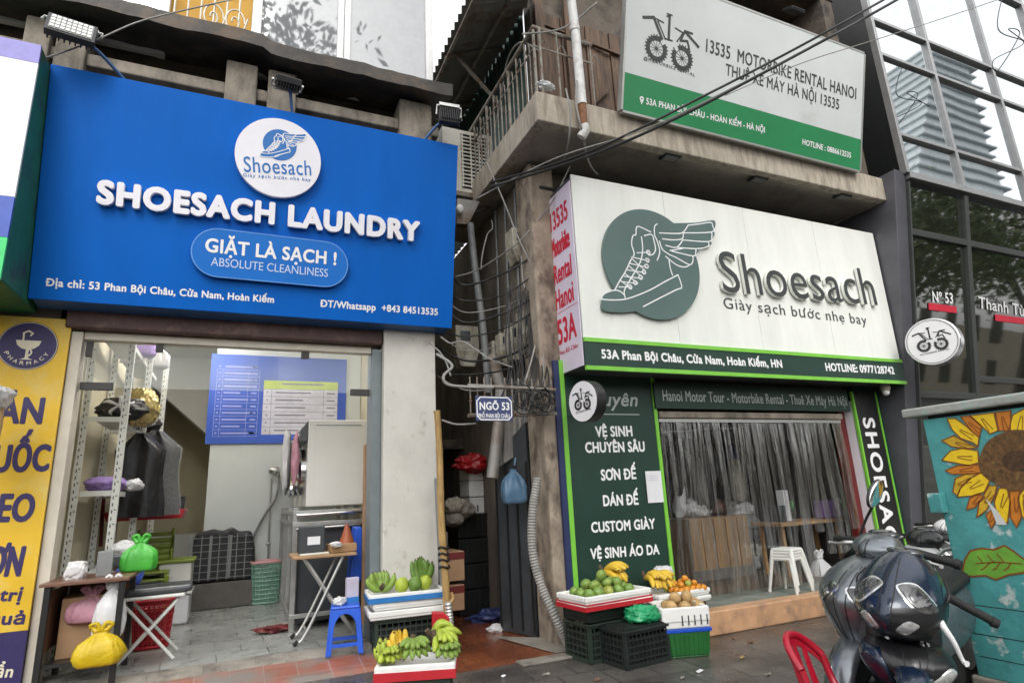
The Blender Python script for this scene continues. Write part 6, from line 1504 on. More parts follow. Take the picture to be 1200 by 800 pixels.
heap(30, 'green_mango', 'green mango in the heap on the red banded foam tray', 'mango', 'green mangoes on the foam tray', V((mt.x - .05, mt.y - .06, zm)), .33, .17, (.058, .05, .046), ['mango_green', 'mango_yellowish', 'mango_green'], 3, rz=rz_)
hand('banana_hand', 'yellow bananas with black stems behind the green mangoes', 'banana_yellow', V((mt.x + .10, mt.y + .17, zm + .16)), R(-55), 5, .27, 0.0343, -.05, .35, R(60), .1)
# second pair of trays: bananas and oranges
p2_ = PY(790, 690, 5.72); b2 = V((p2_.x + .02, 5.82, 0)); z2 = PY(800, 703, 5.65).z
crate('lattice_crate', 'black crate hidden low behind the green tub under the orange tray', 'crate_dark', .66, .40, z2 - .06, b2 + V((0, .02, 0)), R(5))
foam_lid('foam_tray', 'lower white foam tray under the orange and banana tray', .78, .46, .06, b2 + V((0, 0, z2 - .035)), R(5))
foam_lid('foam_tray', 'white foam tray with ripe bananas and small oranges', .78, .46, .07, b2 + V((0, 0, z2 + .028)), R(7))
z2b = z2 + .07
hand('banana_hand', 'ripe yellow bananas at the left of the orange tray', 'banana_yellow', b2 + V((-.28, .08, z2b + .15)), R(-60), 6, .25, 0.0330, -.05, .5, R(80), .15)
hand('banana_hand', 'second ripe yellow bananas touching the small oranges', 'banana_yellow', b2 + V((-.12, .12, z2b + .15)), R(-75), 5, .24, 0.0317, -.05, .55, R(70), .15)
heap(30, 'small_orange', 'small orange in the heap on the white foam tray', 'orange', 'small oranges on the foam tray', b2 + V((.16, -.06, z2b)), .20, .15, (.037, .037, .034), ['orange_fruit', 'orange_fruit', 'mango_yellowish'], 3, rz=R(5))
o = crumple('paper_parcel', b2 + V((.06, .18, z2b + .16)), (.14, .08, .1), 'white_bag', 185, .2, sq=.8); tag(o, 'white wrapped parcel behind the small oranges', 'parcel')
# green tub with foam box of tan fruit
tA = PZ(785, 773, 0); tB = PZ(835, 769, 0); tL = (tB - tA).length * 1.02; tang = math.atan2(tB.y - tA.y, tB.x - tA.x); tH = PY(800, 739, tA.y).z
tex = V((cos(tang), sin(tang), 0)); tey = V((-sin(tang), cos(tang), 0)); tc_ = tA + tex * tL / 2 + tey * .22
tt = thing('plastic_tub', 'bright green ribbed plastic tub with a cobalt rim beside the black crate', 'tub', (0, 0, 0))
l, w = tL / 2, .22
mb = MB(); mb.prism([(-l * .9, -w * .88, 0), (l * .9, -w * .88, 0), (l * .9, w * .88, 0), (-l * .9, w * .88, 0)], (0, 0, .02))
mb.loft([[V((-l * s, -w * s, z)), V((l * s, -w * s, z)), V((l * s, w * s, z)), V((-l * s, w * s, z))] for s, z in ((.91, .021), (1, tH))]); mb.build('tub_wall', 'crate_green', tt, bevel=.012)
mb = MB()
for i in range(9):
    x = -l + 2 * l * (i + .5) / 9; mb.prism([(x * .91 - .006, -w * .91 - .006, .02), (x * .91 + .006, -w * .91 - .006, .02), (x + .006, -w - .006, tH - .03), (x - .006, -w - .006, tH - .03)], (0, .02, 0))
mb.build('rib', 'crate_green', tt)
mb = MB(); mb.box((-l - .015, -w - .015, tH), (l + .015, w + .015, tH + .035)); mb.build('rim', 'cobalt_rim', tt, bevel=.006)
moved(tt, tc_, tang)
foam_lid('foam_box', 'open white foam box with slots full of tan fruit on the green tub', tL + .05, .47, .19, tc_ + V((-.02, 0, tH + .037)), tang + .01, marks=True, cat='foam box')
heap(14, 'tan_fruit', 'round tan fruit heaped in the slotted foam box', 'fruit', 'tan fruit in the foam box', tc_ + V((.06, .02, tH + .15)), .22, .15, (.06, .056, .052), ['tan_fruit'], 2, rz=tang)
o = MB().prism([PZ(674, 758, .0), PZ(704, 773, .0), PZ(704, 773, 0) + V((0, 0, .10)), PZ(690, 764, 0) + V((0, 0, .2)), PZ(674, 757, 0) + V((0, 0, .26))], (.03, .03, 0)).build('orange_board', 'step_tile', bevel=.01); tag(o, 'rounded tan board standing beside the olive crate', 'board')

# -- left stall
lc = PZ(440, 774, 0); lr = PY(506, 765, 6.6)
lz = PY(470, 727, 6.62).z; lw_ = .62
lcen = V((1.37 + .33, 6.95, .045))
crate('lattice_crate', 'dark lattice crate with foam trays of green bananas by the pillar', 'crate_olive', .68, .44, lz - .05, lcen, R(-4))
zz = lz + .015
foam_lid('foam_tray', 'grubby white foam tray, lowest on the dark crate by the pillar', .82, .52, .085, lcen + V((0, -.03, zz - .045)), R(-4))
foam_lid('foam_tray', 'white foam tray with a brown smear between two trays by the pillar', .78, .50, .075, lcen + V((.02, -.02, zz + .042)), R(-3))
foam_lid('foam_tray', 'white foam tray with a blue band under the green bananas', .82, .52, .085, lcen + V((0, -.03, zz + .12)), R(-5), 'blue_band', (.0, .62))
zl = lcen.z * 0 + zz + .165 + .02
hand('banana_hand', 'pale green banana hand at the left of the blue banded tray', 'banana_green', lcen + V((-.27, -.10, zl + .035)), R(100), 6, .21, 0.0370, .04, 0, R(150), .7, rows=2)
hand('banana_hand', 'deep green bananas standing up at the right of the blue banded tray', 'banana_deep', lcen + V((.16, -.02, zl + .05)), R(30), 6, .28, 0.0343, .05, -.15, R(120), .9, rows=2)
for k, (x, y, mm) in enumerate(((-.05, -.12, 'banana_lime'), (.08, -.17, 'banana_deep'), (.20, -.14, 'banana_lime'))):
    o = MB().ell(lcen + V((x, y, zl + .075)), (.075, .07, .08), 18, 12, wob=.15, seed=k).build('green_guava', mm, smooth=80); tag(o, ['lime green round fruit beside the pale bananas', 'dark green round fruit in the middle of the blue banded tray', 'lime green round fruit under the standing bananas'][k], 'fruit')
# front crate
zf = .46; fA = PZ(455, 792, zf - .06); fB = PZ(540, 779, zf - .02)
fcen = V((PZ(490, 768, zf).x, PZ(490, 768, zf).y, 0)); frz = math.atan2(fB.y - fA.y, fB.x - fA.x)
FL = (fB - fA).length + .06
crate('lattice_crate', 'dark lattice crate at the bottom edge under the ripening bananas', 'crate_olive', FL - .08, .44, zf - .1, fcen, frz)
foam_lid('foam_tray', 'white foam tray with a red band heaped with ripening bananas', FL, .50, .09, fcen + V((0, 0, zf - .09)), frz, 'red_plastic', (-.1, .55))
fx = V((cos(frz), sin(frz), 0)); fy = V((-sin(frz), cos(frz), 0)); zq = zf + .0
hand('banana_hand', 'yellow green bananas at the left end of the front tray', 'banana_lime', fcen + fx * -.17 + fy * -0.04 + V((0, 0, zq + 0.025)), R(165), 5, .15, .026, .05, 0, R(110), .35)
hand('banana_hand', 'yellow bananas behind the middle of the front tray', 'banana_yellow', fcen + fx * -.10 + fy * 0.04 + V((0, 0, zq + 0.035)), R(120), 5, .15, .026, .05, 0, R(100), .6)
hand('banana_hand', 'pale green bananas in the middle of the front tray', 'banana_green', fcen + fx * -.03 + fy * -0.06 + V((0, 0, zq + 0.075)), R(-100), 6, .17, .027, -.04, .38, R(105), .1)
hand('banana_hand', 'bright lime bananas with a grey stem at the right of the front tray', 'banana_lime', fcen + fx * .13 + fy * -0.04 + V((0, 0, zq + 0.095)), R(-62), 6, .19, .028, -.05, .40, R(95), .12)
hand('banana_hand', 'lime bananas on top at the back right of the front tray', 'banana_lime', fcen + fx * .10 + fy * 0.05 + V((0, 0, zq + 0.095)), R(10), 4, .17, .027, -.06, .1, R(80), .1)
hand('banana_hand', 'small lime banana hand at the front left of the front tray', 'banana_lime', fcen + fx * -.22 + fy * -.13 + V((0, 0, zq + .035)), R(-75), 5, .13, .025, -.03, .2, R(90), .1)
hand('banana_hand', 'small pale green banana hand at the front right of the front tray', 'banana_green', fcen + fx * .20 + fy * -.12 + V((0, 0, zq + .04)), R(-80), 5, .13, .025, -.03, .2, R(90), .1)

# small litter on the pavement
rnl = random.Random(5)
for k in range(14):
    u_, v_ = [(640, 790), (700, 796), (820, 786), (870, 770), (900, 790), (860, 748), (590, 792), (560, 776), (800, 794), (880, 752), (640, 772), (330, 790), (410, 792), (930, 745)][k]
    c = PZ(u_, v_, .006); a_ = rnl.uniform(0, 6); s_ = rnl.uniform(.014, .032)
    o = MB().loft([[c + V((s_ * 1.6 * cos(a_ + t) * r_, s_ * sin(a_ + t * 1.1) * r_, .004 + z_ + .006 * sin(3 * t))) for t in [2 * PI * j / 9 for j in range(9)]] for r_, z_ in ((1, 0), (.6, .006), (.1, .004))]).build('litter_scrap', ['cement', 'dirt_brown', 'white_sheet', 'bamboo'][k % 4], smooth=60)
    tag(o, 'small scrap or dry leaf lying on the grey paving', 'litter', 'scraps on the paving')

# ================================================================= painted utility cabinet
CX = 5.0
FC = Frame((CX, 0, 0), (0, -1, 0), (0, 0, 1))
yf = PX(1081, 492, CX).y; zc_t = PX(1081, 492, CX).z; ynear = 1.55; zc_b = .16
cb = thing('utility_cabinet', 'teal painted street utility cabinet with a big sunflower and a green leaf', 'cabinet', (CX, (yf + ynear) / 2, 0))
MB().box((CX, ynear, zc_b), (CX + .62, yf, zc_t)).build('body', 'teal_paint', cb, bevel=.008)
mb = MB()
zr = PX(1065, 490, CX - .03).z
mb.box((CX - .05, ynear - .1, zc_t + .028), (CX + .68, yf + .13, zc_t + .10)); mb.build('roof', 'roof_worn', cb, bevel=.015)
MB().box((CX + .03, ynear + .02, zc_t + .001), (CX + .6, yf - .03, zc_t + .027)).build('gap', 'black_void', cb)
MB().box((CX - .02, ynear - .05, 0.0), (CX + .66, yf + .05, zc_b)).build('plinth', 'cement', cb, bevel=.02)
def z5(p): return FC.px(1060 + p[0] / 5, 460 + p[1] / 5)
PET = [('petal_yellow', [(250, 150), (300, 150), (370, 200), (440, 262), (432, 312), (400, 290), (330, 265), (280, 215)]), ('petal_gold', [(220, 280), (290, 250), (380, 298), (432, 322), (360, 326), (280, 315)]),
    ('petal_yellow', [(220, 395), (270, 340), (340, 325), (432, 340), (437, 408), (380, 425), (300, 410)]), ('petal_orange', [(240, 455), (310, 425), (440, 420), (455, 465), (380, 475), (280, 475)]),
    ('petal_gold', [(285, 580), (300, 500), (360, 475), (430, 470), (340, 540), (312, 600)]), ('petal_yellow', [(310, 610), (330, 560), (390, 500), (450, 468), (502, 515), (470, 580), (400, 602)]),
    ('petal_orange', [(365, 685), (385, 615), (440, 590), (475, 612), (440, 640), (415, 670)]), ('petal_gold', [(425, 730), (440, 640), (500, 540), (545, 545), (530, 605), (480, 690)]),
    ('petal_orange', [(512, 795), (478, 712), (530, 670), (532, 755)]), ('petal_yellow', [(527, 640), (555, 560), (602, 553), (622, 640), (605, 765), (550, 735)]),
    ('petal_orange', [(618, 575), (680, 570), (667, 640), (690, 720), (660, 790), (622, 730)]), ('petal_yellow', [(668, 610), (700, 562), (750, 575), (790, 680), (740, 790), (690, 720)]),
    ('petal_orange', [(330, 140), (385, 128), (455, 195), (440, 262), (395, 225)]), ('petal_yellow', [(378, 130), (430, 112), (522, 102), (550, 222), (503, 240), (450, 190)]), ('petal_orange', [(530, 100), (620, 85), (622, 220), (555, 222)])]
PET2 = [(k, [(1320 - x, y) for x, y in p]) for k, p in PET[:10]] + [('petal_yellow', [(612, 222), (636, 130), (700, 75), (760, 60), (745, 200), (660, 240)]), ('petal_orange', [(760, 80), (840, 90), (830, 210), (760, 210)])]
def in_face(p): q = z5(p); return (min(q[0], -ynear - .02), min(q[1], zc_t - .012))
kinds = ['petal_yellow', 'petal_gold', 'petal_orange', 'petal_line', 'seed_brown', 'leaf_paint', 'teal_chip', 'seed_dark']
mb = MB(); lines = []
for i, (k, p) in enumerate(PET + PET2):
    mb.c = kinds.index(k); q = [in_face(a) for a in p]; mb.fpoly(FC, q, .0008, .0018 + .00025 * (i % 9) + (.0012 if k == 'petal_yellow' else 0))
    lines.append(q)
mb.c = 3
for q in lines:
    mb.ribbon(FC, q, .0075, .003, .0054, True); cx_ = sum(a[0] for a in q) / len(q); cy_ = sum(a[1] for a in q) / len(q); o_ = z5((660, 400)); d = V((o_[0] - cx_, o_[1] - cy_)); d = d.normalized() if d.length > 0 else d; e = V((-d.y, d.x))
    for s in (-.018, .012): mb.ribbon(FC, [(cx_ + d.x * .07 + e.x * s, cy_ + d.y * .07 + e.y * s), (cx_ + e.x * s * .6, cy_ + e.y * s * .6), (cx_ - d.x * .03 + e.x * s * .3, cy_ - d.y * .03 + e.y * s * .3)], .005, .0045, .0058)
mb.c = 4
mb.fpoly(FC, [in_face((660 + 222 * cos(a) * (1 + .03 * sin(5 * a)), 395 + 175 * sin(a) * (1 + .03 * cos(4 * a)))) for a in [2 * PI * i / 40 for i in range(40)]], .003, .0062)
mb.c = 7; mb.fpoly(FC, [in_face((660 + 85 * cos(a), 400 + 62 * sin(a))) for a in [2 * PI * i / 30 for i in range(30)]], .0063, .0068)
mb.c = 5
lf = [(910, 290), (925, 220), (950, 180), (1000, 168), (1060, 175), (1110, 155), (1150, 180), (1200, 218), (1250, 232), (1200, 282), (1130, 292), (1070, 315), (1020, 295), (960, 300)]
L4 = lambda p: (min(FC.px(900 + p[0] / 4, 600 + p[1] / 4)[0], -ynear - .02), FC.px(900 + p[0] / 4, 600 + p[1] / 4)[1])
mb.fpoly(FC, [L4(p) for p in lf], .001, .003); mb.c = 3
mb.ribbon(FC, [L4(p) for p in lf], .012, .0022, .0042, True)
for a, b, c in (((975, 240), (1080, 232), (1190, 240)), ((1010, 238), (990, 212), (985, 205)), ((1060, 234), (1035, 205), (1030, 200)), ((1110, 234), (1085, 205), (1075, 195)), ((1040, 236), (1015, 262), (1000, 268)), ((1090, 235), (1070, 262), (1055, 270)), ((1140, 236), (1125, 262), (1110, 270))): mb.ribbon(FC, [L4(a), L4(b), L4(c)], .008, .0032, .0045)
mb.c = 6
for p in ([(478, 620), (500, 640), (545, 690), (605, 772), (545, 772), (510, 680)],):
    mb.fpoly(FC, [in_face(q) for q in p], .0062, .0066)
mb.build('painting', kinds, cb)
a = z5((160, 588)); b = z5((262, 700))
MB().fbox(FC, a[0], b[1], b[0], a[1], .002, .07).build('lock_box', 'teal_paint', cb, bevel=.006)
mb = MB()
for v in (490, 1240 / 1, ):
    pass
for u0_, v0_, u1_, v1_ in ((1132, 707, 1215, 717), (1140, 741, 1215, 752), (1148, 768, 1215, 778), (1155, 557, 1215, 560)):
    a = FC.px(u0_, v0_); b = FC.px(u1_, v1_); mb.ribbon(FC, [a, (-ynear - .01, a[1])], .006, .0005, .0014)
mb.build('seam', 'slot', cb)

# ================================================================= scooters
def ringf(xf, xb, w, z, n=28, pf=.85):
    "one level of a cowl: pointed to the front (+x)"
    out = []
    for j in range(n):
        a = 2 * PI * j / n; c, s = cos(a), sin(a)
        x = (xf + xb) / 2 + (xf - xb) / 2 * math.copysign(abs(c) ** (1. if c > 0 else .6), c); out.append(V((x, w * math.copysign(abs(s) ** (1.5 if c > 0 else pf), s), z)))
    return out
def surf(levels, a, z):
    for i in range(len(levels) - 1):
        z0, z1 = levels[i][0], levels[i + 1][0]
        if z <= z1 or i == len(levels) - 2:
            t = (z - z0) / (z1 - z0); xf, xb, w = [levels[i][k] + (levels[i + 1][k] - levels[i][k]) * t for k in (1, 2, 3)]
            c, s = cos(a), sin(a); return V(((xf + xb) / 2 + (xf - xb) / 2 * math.copysign(abs(c) ** (1. if c > 0 else .6), c), w * math.copysign(abs(s) ** (1.5 if c > 0 else .85), s), z))
def smooth_levels(lv, k=5):
    out = []; N = len(lv)
    for i in range(N - 1):
        p = [lv[max(i - 1, 0)], lv[i], lv[i + 1], lv[min(i + 2, N - 1)]]
        for q in range(k):
            t = q / k; out.append(tuple(.5 * (2 * p[1][m] + (p[2][m] - p[0][m]) * t + (2 * p[0][m] - 5 * p[1][m] + 4 * p[2][m] - p[3][m]) * t * t + (3 * p[1][m] - p[0][m] - 3 * p[2][m] + p[3][m]) * t ** 3) for m in range(4)))
    out.append(lv[-1]); return out
def cowl(lv): return MB().loft([ringf(xf, xb, w, z) for z, xf, xb, w in lv])
def lens(lv, a0, z0, ra, rz_, skew=0., off=.006, n=40, m=8, mb=None):
    "an almond patch lying just proud of a cowl"
    mb = mb or MB(); vs = []; fs = []
    def P(u, w, o):
        a = a0 + ra * u * (1 - .25 * abs(w)); z = z0 + rz_ * w + skew * u
        p = surf(lv, a, z); e = .002; n_ = (surf(lv, a + .02, z) - surf(lv, a - .02, z)).cross(surf(lv, a, z + .01) - surf(lv, a, z - .01))
        if n_.length < 1e-9: n_ = V((1, 0, 0))
        n_.normalize(); c = V((.4, 0, z)); 
        if n_.dot(p - c) < 0: n_ = -n_
        return p + n_ * o
    rings = []
    for i in range(m + 1):
        r = 1 - i / m
        rings.append([P(r * cos(t), r * sin(t) * (1 - .45 * cos(t) ** 2), off * (0 if i == 0 else .5 + .5 * (1 - r * r))) for t in [2 * PI * j / n for j in range(n)]])
    mb.loft(rings, cap=False)
    return mb
def scooter(name, label, paint, second, loc, rz, lean, style, steer=0.):
    t = thing(name, label, 'scooter', (0, 0, 0))
    big = style == 'navy'
    ap = smooth_levels([(.40, .52, .38, .09), (.55, .72, .34, .18), (.72, .82, .32, .235), (.82, .82, .32, .235), (.92, .70, .32, .19), (.99, .52, .34, .11)] if not big else [(.36, .50, .38, .09), (.45, .62, .34, .17), (.54, .68, .32, .22), (.60, .66, .32, .215), (.65, .58, .33, .17)])
    cowl(ap).build('front_apron', 'scoot_black' if big else paint, t, smooth=70)
    MB().loft([ringf(xf - .03, xb - .05, w * .92, z) for z, xf, xb, w in smooth_levels([(.30, .40, .30, .12), (.55, .42, .30, .2), (.84, .42, .28, .19), (.97, .42, .30, .10)])]).build('inner_shield', 'scoot_black', t, smooth=70)
    Rs = Matrix.Translation((.36, 0, 0)) @ Matrix.Rotation(steer, 4, 'Z') @ Matrix.Translation((-.36, 0, 0))
    def ST(m_): m_.v = [Rs @ p for p in m_.v]; return m_
    hb = smooth_levels([(.66, .54, .32, .10), (.71, .68, .26, .165), (.79, .765, .2, .21), (.88, .745, .18, .22), (.98, .64, .18, .195), (1.07, .50, .2, .14), (1.13, .37, .26, .06)] if big else [(.95, .40, .30, .06), (.99, .48, .26, .12), (1.05, .50, .25, .15), (1.10, .44, .27, .12), (1.13, .36, .29, .07)])
    hc = ST(cowl(hb)).build('handlebar_cowl', second if style == 'white' else paint, t, smooth=70)
    L_ = hb if big else ap
    for s in (1, -1):
        z0 = (.915 if big else .80); a0 = s * (.82 if big else .66)
        par = hc if big else t
        m_ = lens(L_, a0, z0, .50 if big else .42, .058 if big else .050, skew=-.05 * s, off=.008); (ST(m_) if big else m_).build('headlight', 'lens_dark' if big else 'lens_smoke', par, smooth=80)
        m_ = lens(L_, a0, z0 - .002, .535 if big else .47, .066 if big else .060, skew=-.052 * s, off=.003); (ST(m_) if big else m_).build('headlight_trim', 'lens_clear' if big else 'chrome', par, smooth=80)
        m_ = lens(ap, s * .95, .52 if big else .64, .42, .055, skew=.04 * s, off=.007); m_.build('indicator', 'lens_clear', t, smooth=80)
        if big: m_ = lens(hb, s * .62, .765, .28, .045, skew=.02 * s, off=.006); ST(m_).build('position_lamp', 'lens_clear', hc, smooth=80)
        gz = -.14 if big else 0; g = ST(MB().tube([(.33, s * .13, 1.05 + gz), (.31, s * .22, 1.05 + gz), (.24, s * .40, 1.02 + gz * 1.4)], [.022, .024, .024], 12)); g.tube([Rs @ V((.245, s * .39, 1.022 + gz * 1.4)), Rs @ V((.235, s * .42, 1.017 + gz * 1.45))], [.03, .026], 12); g.build('grip', 'rubber', t, smooth=50)
        if not (big and s < 0): ST(MB().tube([(.42, s * .17, .84), (.52, s * .21, .80), (.51, s * .26, .72), (.47, s * .29, .63), (.48, s * .31, .62)] if big else [(.37, s * .17, 1.045), (.395, s * .21, 1.04), (.36, s * .29, 1.02), (.34, s * .37, 1.01), (.35, s * .385, 1.01)], [.018, .019, .014, .011, .016] if big else [.012, .013, .009, .008, .012], 10, sm=6)).build('brake_lever', 'alu' if not big else 'scoot_white', t, smooth=60)
        if style != 'silver' or s > 0: continue
        m_ = ST(MB().tube([(.31, s * .17, 1.08), (.30, s * .12, 1.2), (.31, s * .05, 1.30)], .009, 7, sm=5)).build('mirror_stem', 'scoot_black', t, smooth=60)
        Mm = Matrix.Rotation(R(-100), 3, 'Z') @ Matrix.Rotation(R(35), 3, 'X')
        c = Rs @ V((.31, s * .04, 1.37))
        MB().ell(c, (.022, .055, .105), 16, 10, Mm).build('mirror_shell', 'scoot_black', m_, smooth=80)
        MB().ell(c + Mm @ V((-.014, 0, 0)), (.011, .049, .098), 18, 10, Mm).build('mirror_glass', 'mirror_glass', m_, smooth=80)
    ST(MB().ell((.30, 0, 1.125), (.07, .10, .025), 16, 8)).build('dash', 'lens_smoke', t, smooth=80)
    # panel gaps, inner reflectors, cables
    def gap(lv, pts, w=.006, off=.003):
        m_ = MB(); vs = []
        for i, (a, z) in enumerate(pts):
            p = surf(lv, a, z); c = V((.4, 0, z)); n_ = (p - c).normalized(); q = surf(lv, pts[min(i + 1, len(pts) - 1)][0], pts[min(i + 1, len(pts) - 1)][1]) - surf(lv, pts[max(i - 1, 0)][0], pts[max(i - 1, 0)][1])
            e = n_.cross(q).normalized() * w / 2; vs += [p + n_ * off - e, p + n_ * off + e]
        return m_.add(vs, [(2 * i, 2 * i + 1, 2 * i + 3, 2 * i + 2) for i in range(len(pts) - 1)])
    hz0, hz1 = hb[0][0], hb[-1][0]
    for s in (1, -1):
        ST(gap(hb, [(s * (.18 + .10 * sin(i / 14 * PI)), hz0 + .04 + (hz1 - hz0 - .07) * i / 14) for i in range(15)])).build('panel_gap', 'rubber', hc)
        gap(ap, [(s * (.2 + .12 * i / 14), ap[0][0] + .05 + (ap[-1][0] - ap[0][0] - .08) * i / 14) for i in range(15)]).build('panel_gap', 'rubber', t)
        gap(ap, [(s * (1.15 + .2 * sin(i / 14 * PI)), ap[0][0] + .05 + (ap[-1][0] - ap[0][0] - .1) * i / 14) for i in range(15)]).build('panel_gap', 'rubber', t)
        m_ = lens(L_, s * (.74 if big else .58), (.928 if big else .81), .17 if big else .14, .036 if big else .026, off=.011); (ST(m_) if big else m_).build('reflector', 'lens_smoke' if big else 'chrome', hc if big else t, smooth=80)
        m_ = lens(L_, s * (1.0 if big else .82), (.895 if big else .78), .13, .030 if big else .022, off=.0105); (ST(m_) if big else m_).build('reflector', 'lens_smoke' if big else 'chrome', hc if big else t, smooth=80)
        ST(MB().tube([(.34, s * .20, 1.0), (.42, s * .23, .92), (.44, s * .15, .80), (.42, s * .08, .66)], .006, 6, sm=6)).build('cable', 'cable_black', t, smooth=60)
    ST(gap(hb, [(-1.5 + 3.0 * i / 24, hz0 + (hz1 - hz0) * (.30 if big else .35) + .01 * sin(i)) for i in range(25)])).build('panel_gap', 'rubber', hc)
    gap(ap, [(-1.4 + 2.8 * i / 24, ap[0][0] + .12 + .03 * cos(i / 24 * PI * 2)) for i in range(25)]).build('panel_gap', 'rubber', t)
    if big:
        m_ = MB(); vs = []; N, K = 8, 12
        for i in range(N + 1):
            for k in range(K + 1):
                a = .28 + 1.5 * k / K; z = .69 + (.17 + .05 * k / K) * i / N; p = surf(hb, a, z); vs.append(p + (p - V((.4, 0, z))).normalized() * .004)
        m_.add(vs, [(i * (K + 1) + k, i * (K + 1) + k + 1, (i + 1) * (K + 1) + k + 1, (i + 1) * (K + 1) + k) for i in range(N) for k in range(K)]); ST(m_).build('black_side_panel', 'scoot_black', hc, smooth=80)
    # accent panels on the apron
    for s in (1, -1):
        mb = MB(); vs = []; N = 10
        for i in range(N + 1):
            tt_ = i / N; z = .48 + .34 * tt_ if not big else .48 + .25 * tt_; a0 = s * (.25 + .55 * tt_)
            p = surf(ap, a0, z) * 1.0 + V((.006, 0, 0)); q = surf(ap, a0 + s * .16 * (1 - tt_) + s * .05, z) + V((.006, s * .003, 0)); vs += [p, q]
        mb.add(vs, [(2 * i, 2 * i + 1, 2 * i + 3, 2 * i + 2) for i in range(N)]); mb.build('accent_panel', second, t, smooth=80)
    if big:
        mb = MB(); vs = []; N, K = 14, 10
        for i in range(N + 1):
            z = .38 + .24 * i / N
            for k in range(K + 1):
                a = -2.1 + (1.75 - .5 * i / N) * k / K; p = surf(ap, a, z); c = V((.5, 0, z)); vs.append(p + (p - c).normalized() * .012)
        mb.add(vs, [(i * (K + 1) + k, i * (K + 1) + k + 1, (i + 1) * (K + 1) + k + 1, (i + 1) * (K + 1) + k) for i in range(N) for k in range(K)]); o_ = mb.build('side_fairing', paint, t, smooth=80); q_ = o_.modifiers.new('thick', 'SOLIDIFY'); q_.thickness = .012
    # front wheel, fork, fender
    def wheel(x, r, w):
        wo = MB(); n = 40
        M90 = Matrix.Rotation(PI / 2, 3, 'X')
        wo.lathe((x, 0, r), [(r * .72, -w * .45), (r * .86, -w * .5), (r * .97, -w * .3), (r, 0), (r * .97, w * .3), (r * .86, w * .5), (r * .72, w * .45)], n, M90); w_ = wo.build('wheel', 'rubber', t, smooth=50)
        rm = MB(); rm.lathe((x, 0, r), [(r * .70, -w * .4), (r * .74, -w * .4), (r * .74, w * .4), (r * .70, w * .4)], n, M90)
        for k in range(5):
            a = 2 * PI * k / 5; rm.bar((x, 0, r), (x + r * .72 * cos(a), 0, r + r * .72 * sin(a)), .035, .03, (0, 1, 0))
        rm.lathe((x, 0, r), [(0, -.05), (.05, -.045), (.05, .045), (0, .05)], 20, M90); rm.build('rim', 'scoot_grey', w_, smooth=40)
        mb_ = MB(); mb_.lathe((x, .06, r), [(.05, 0), (.10, 0), (.10, .004), (.05, .004)], 28, M90); mb_.build('brake_disc', 'steel', w_, smooth=30)
    wheel(.60, .27, .10); wheel(-.62, .27, .12)
    mb = MB()
    for s in (-1, 1): mb.tube([(.60, s * .085, .27), (.46, s * .085, .66)], .024, 10)
    mb.build('fork', 'alu', t, smooth=60)
    mb = MB(); vs = []; N = 18
    for i in range(N + 1):
        a = R(-5) + R(150) * i / N; 
        for s in (-1, -.6, 0, .6, 1): rr = .315 - .03 * s * s; vs.append((.60 + rr * cos(a), s * .085, .27 + rr * sin(a)))
    mb.add(vs, [(5 * i + k, 5 * i + k + 1, 5 * i + k + 6, 5 * i + k + 5) for i in range(N) for k in range(4)]); f_ = mb.build('front_fender', paint, t, smooth=80); sd = f_.modifiers.new('thick', 'SOLIDIFY'); sd.thickness = .006
    # floor, body, seat
    mb = MB(); mb.prism([(-.12, .0, .24), (.38, .0, .26), (.42, 0, .34), (-.10, 0, .31)], (0, .13, 0)); mb.prism([(-.12, .0, .24), (.38, .0, .26), (.42, 0, .34), (-.10, 0, .31)], (0, -.13, 0)); mb.build('footboard', 'scoot_black', t)
    bl_ = [(-.05, .30, .62, .12), (-.15, .28, .70, .15), (-.35, .34, .74, .17), (-.6, .44, .78, .16), (-.82, .60, .82, .10), (-.95, .72, .82, .05)]
    rings = []
    for x, z0, z1, w in bl_: rings.append([V((x, w * math.copysign(abs(cos(a)) ** .7, cos(a)), (z0 + z1) / 2 + (z1 - z0) / 2 * math.copysign(abs(sin(a)) ** .7, sin(a)))) for a in [2 * PI * j / 24 for j in range(24)]])
    MB().loft(rings).build('rear_body', 'scoot_black' if big else paint, t, smooth=70)
    sl_ = [(.02, .64, .70, .08), (-.05, .64, .755, .125), (-.3, .70, .79, .15), (-.5, .74, .85, .15), (-.72, .80, .89, .13), (-.80, .82, .87, .08)]
    rings = []
    for x, z0, z1, w in sl_: rings.append([V((x, w * math.copysign(abs(cos(a)) ** .7, cos(a)), (z0 + z1) / 2 + (z1 - z0) / 2 * math.copysign(abs(sin(a)) ** .8, sin(a)))) for a in [2 * PI * j / 20 for j in range(20)]])
    MB().loft(rings).build('seat', 'seat_black', t, smooth=70)
    mb = MB()
    for s in (-1, 1): mb.tube([(-.55, s * .12, .80), (-.78, s * .13, .90), (-.92, s * .06, .92)], .014, 8, sm=4)
    mb.tube([(-.92, -.06, .92), (-.92, .06, .92)], .014, 8); mb.build('grab_rail', 'alu', t, smooth=60)
    MB().ell((-.93, 0, .76), (.05, .10, .05), 16, 8).build('tail_lamp', 'red_plastic', t, smooth=80)
    mb = MB(); mb.box((-.72, -.17, .2), (-.2, -.10, .42)); mb.build('engine', 'alu', t, bevel=.03)
    MB().tube([(-.35, -.17, .22), (-.6, -.19, .28), (-.95, -.19, .40)], [.03, .05, .055], 12, sm=4).build('exhaust', 'scoot_black', t, smooth=60)
    MB().tube([(-.05, .14, .28), (-.08, .30, .0)], .014, 8).build('side_stand', 'scoot_black', t, smooth=60)
    t.rotation_euler = (lean, 0, rz); t.location = loc
    return t
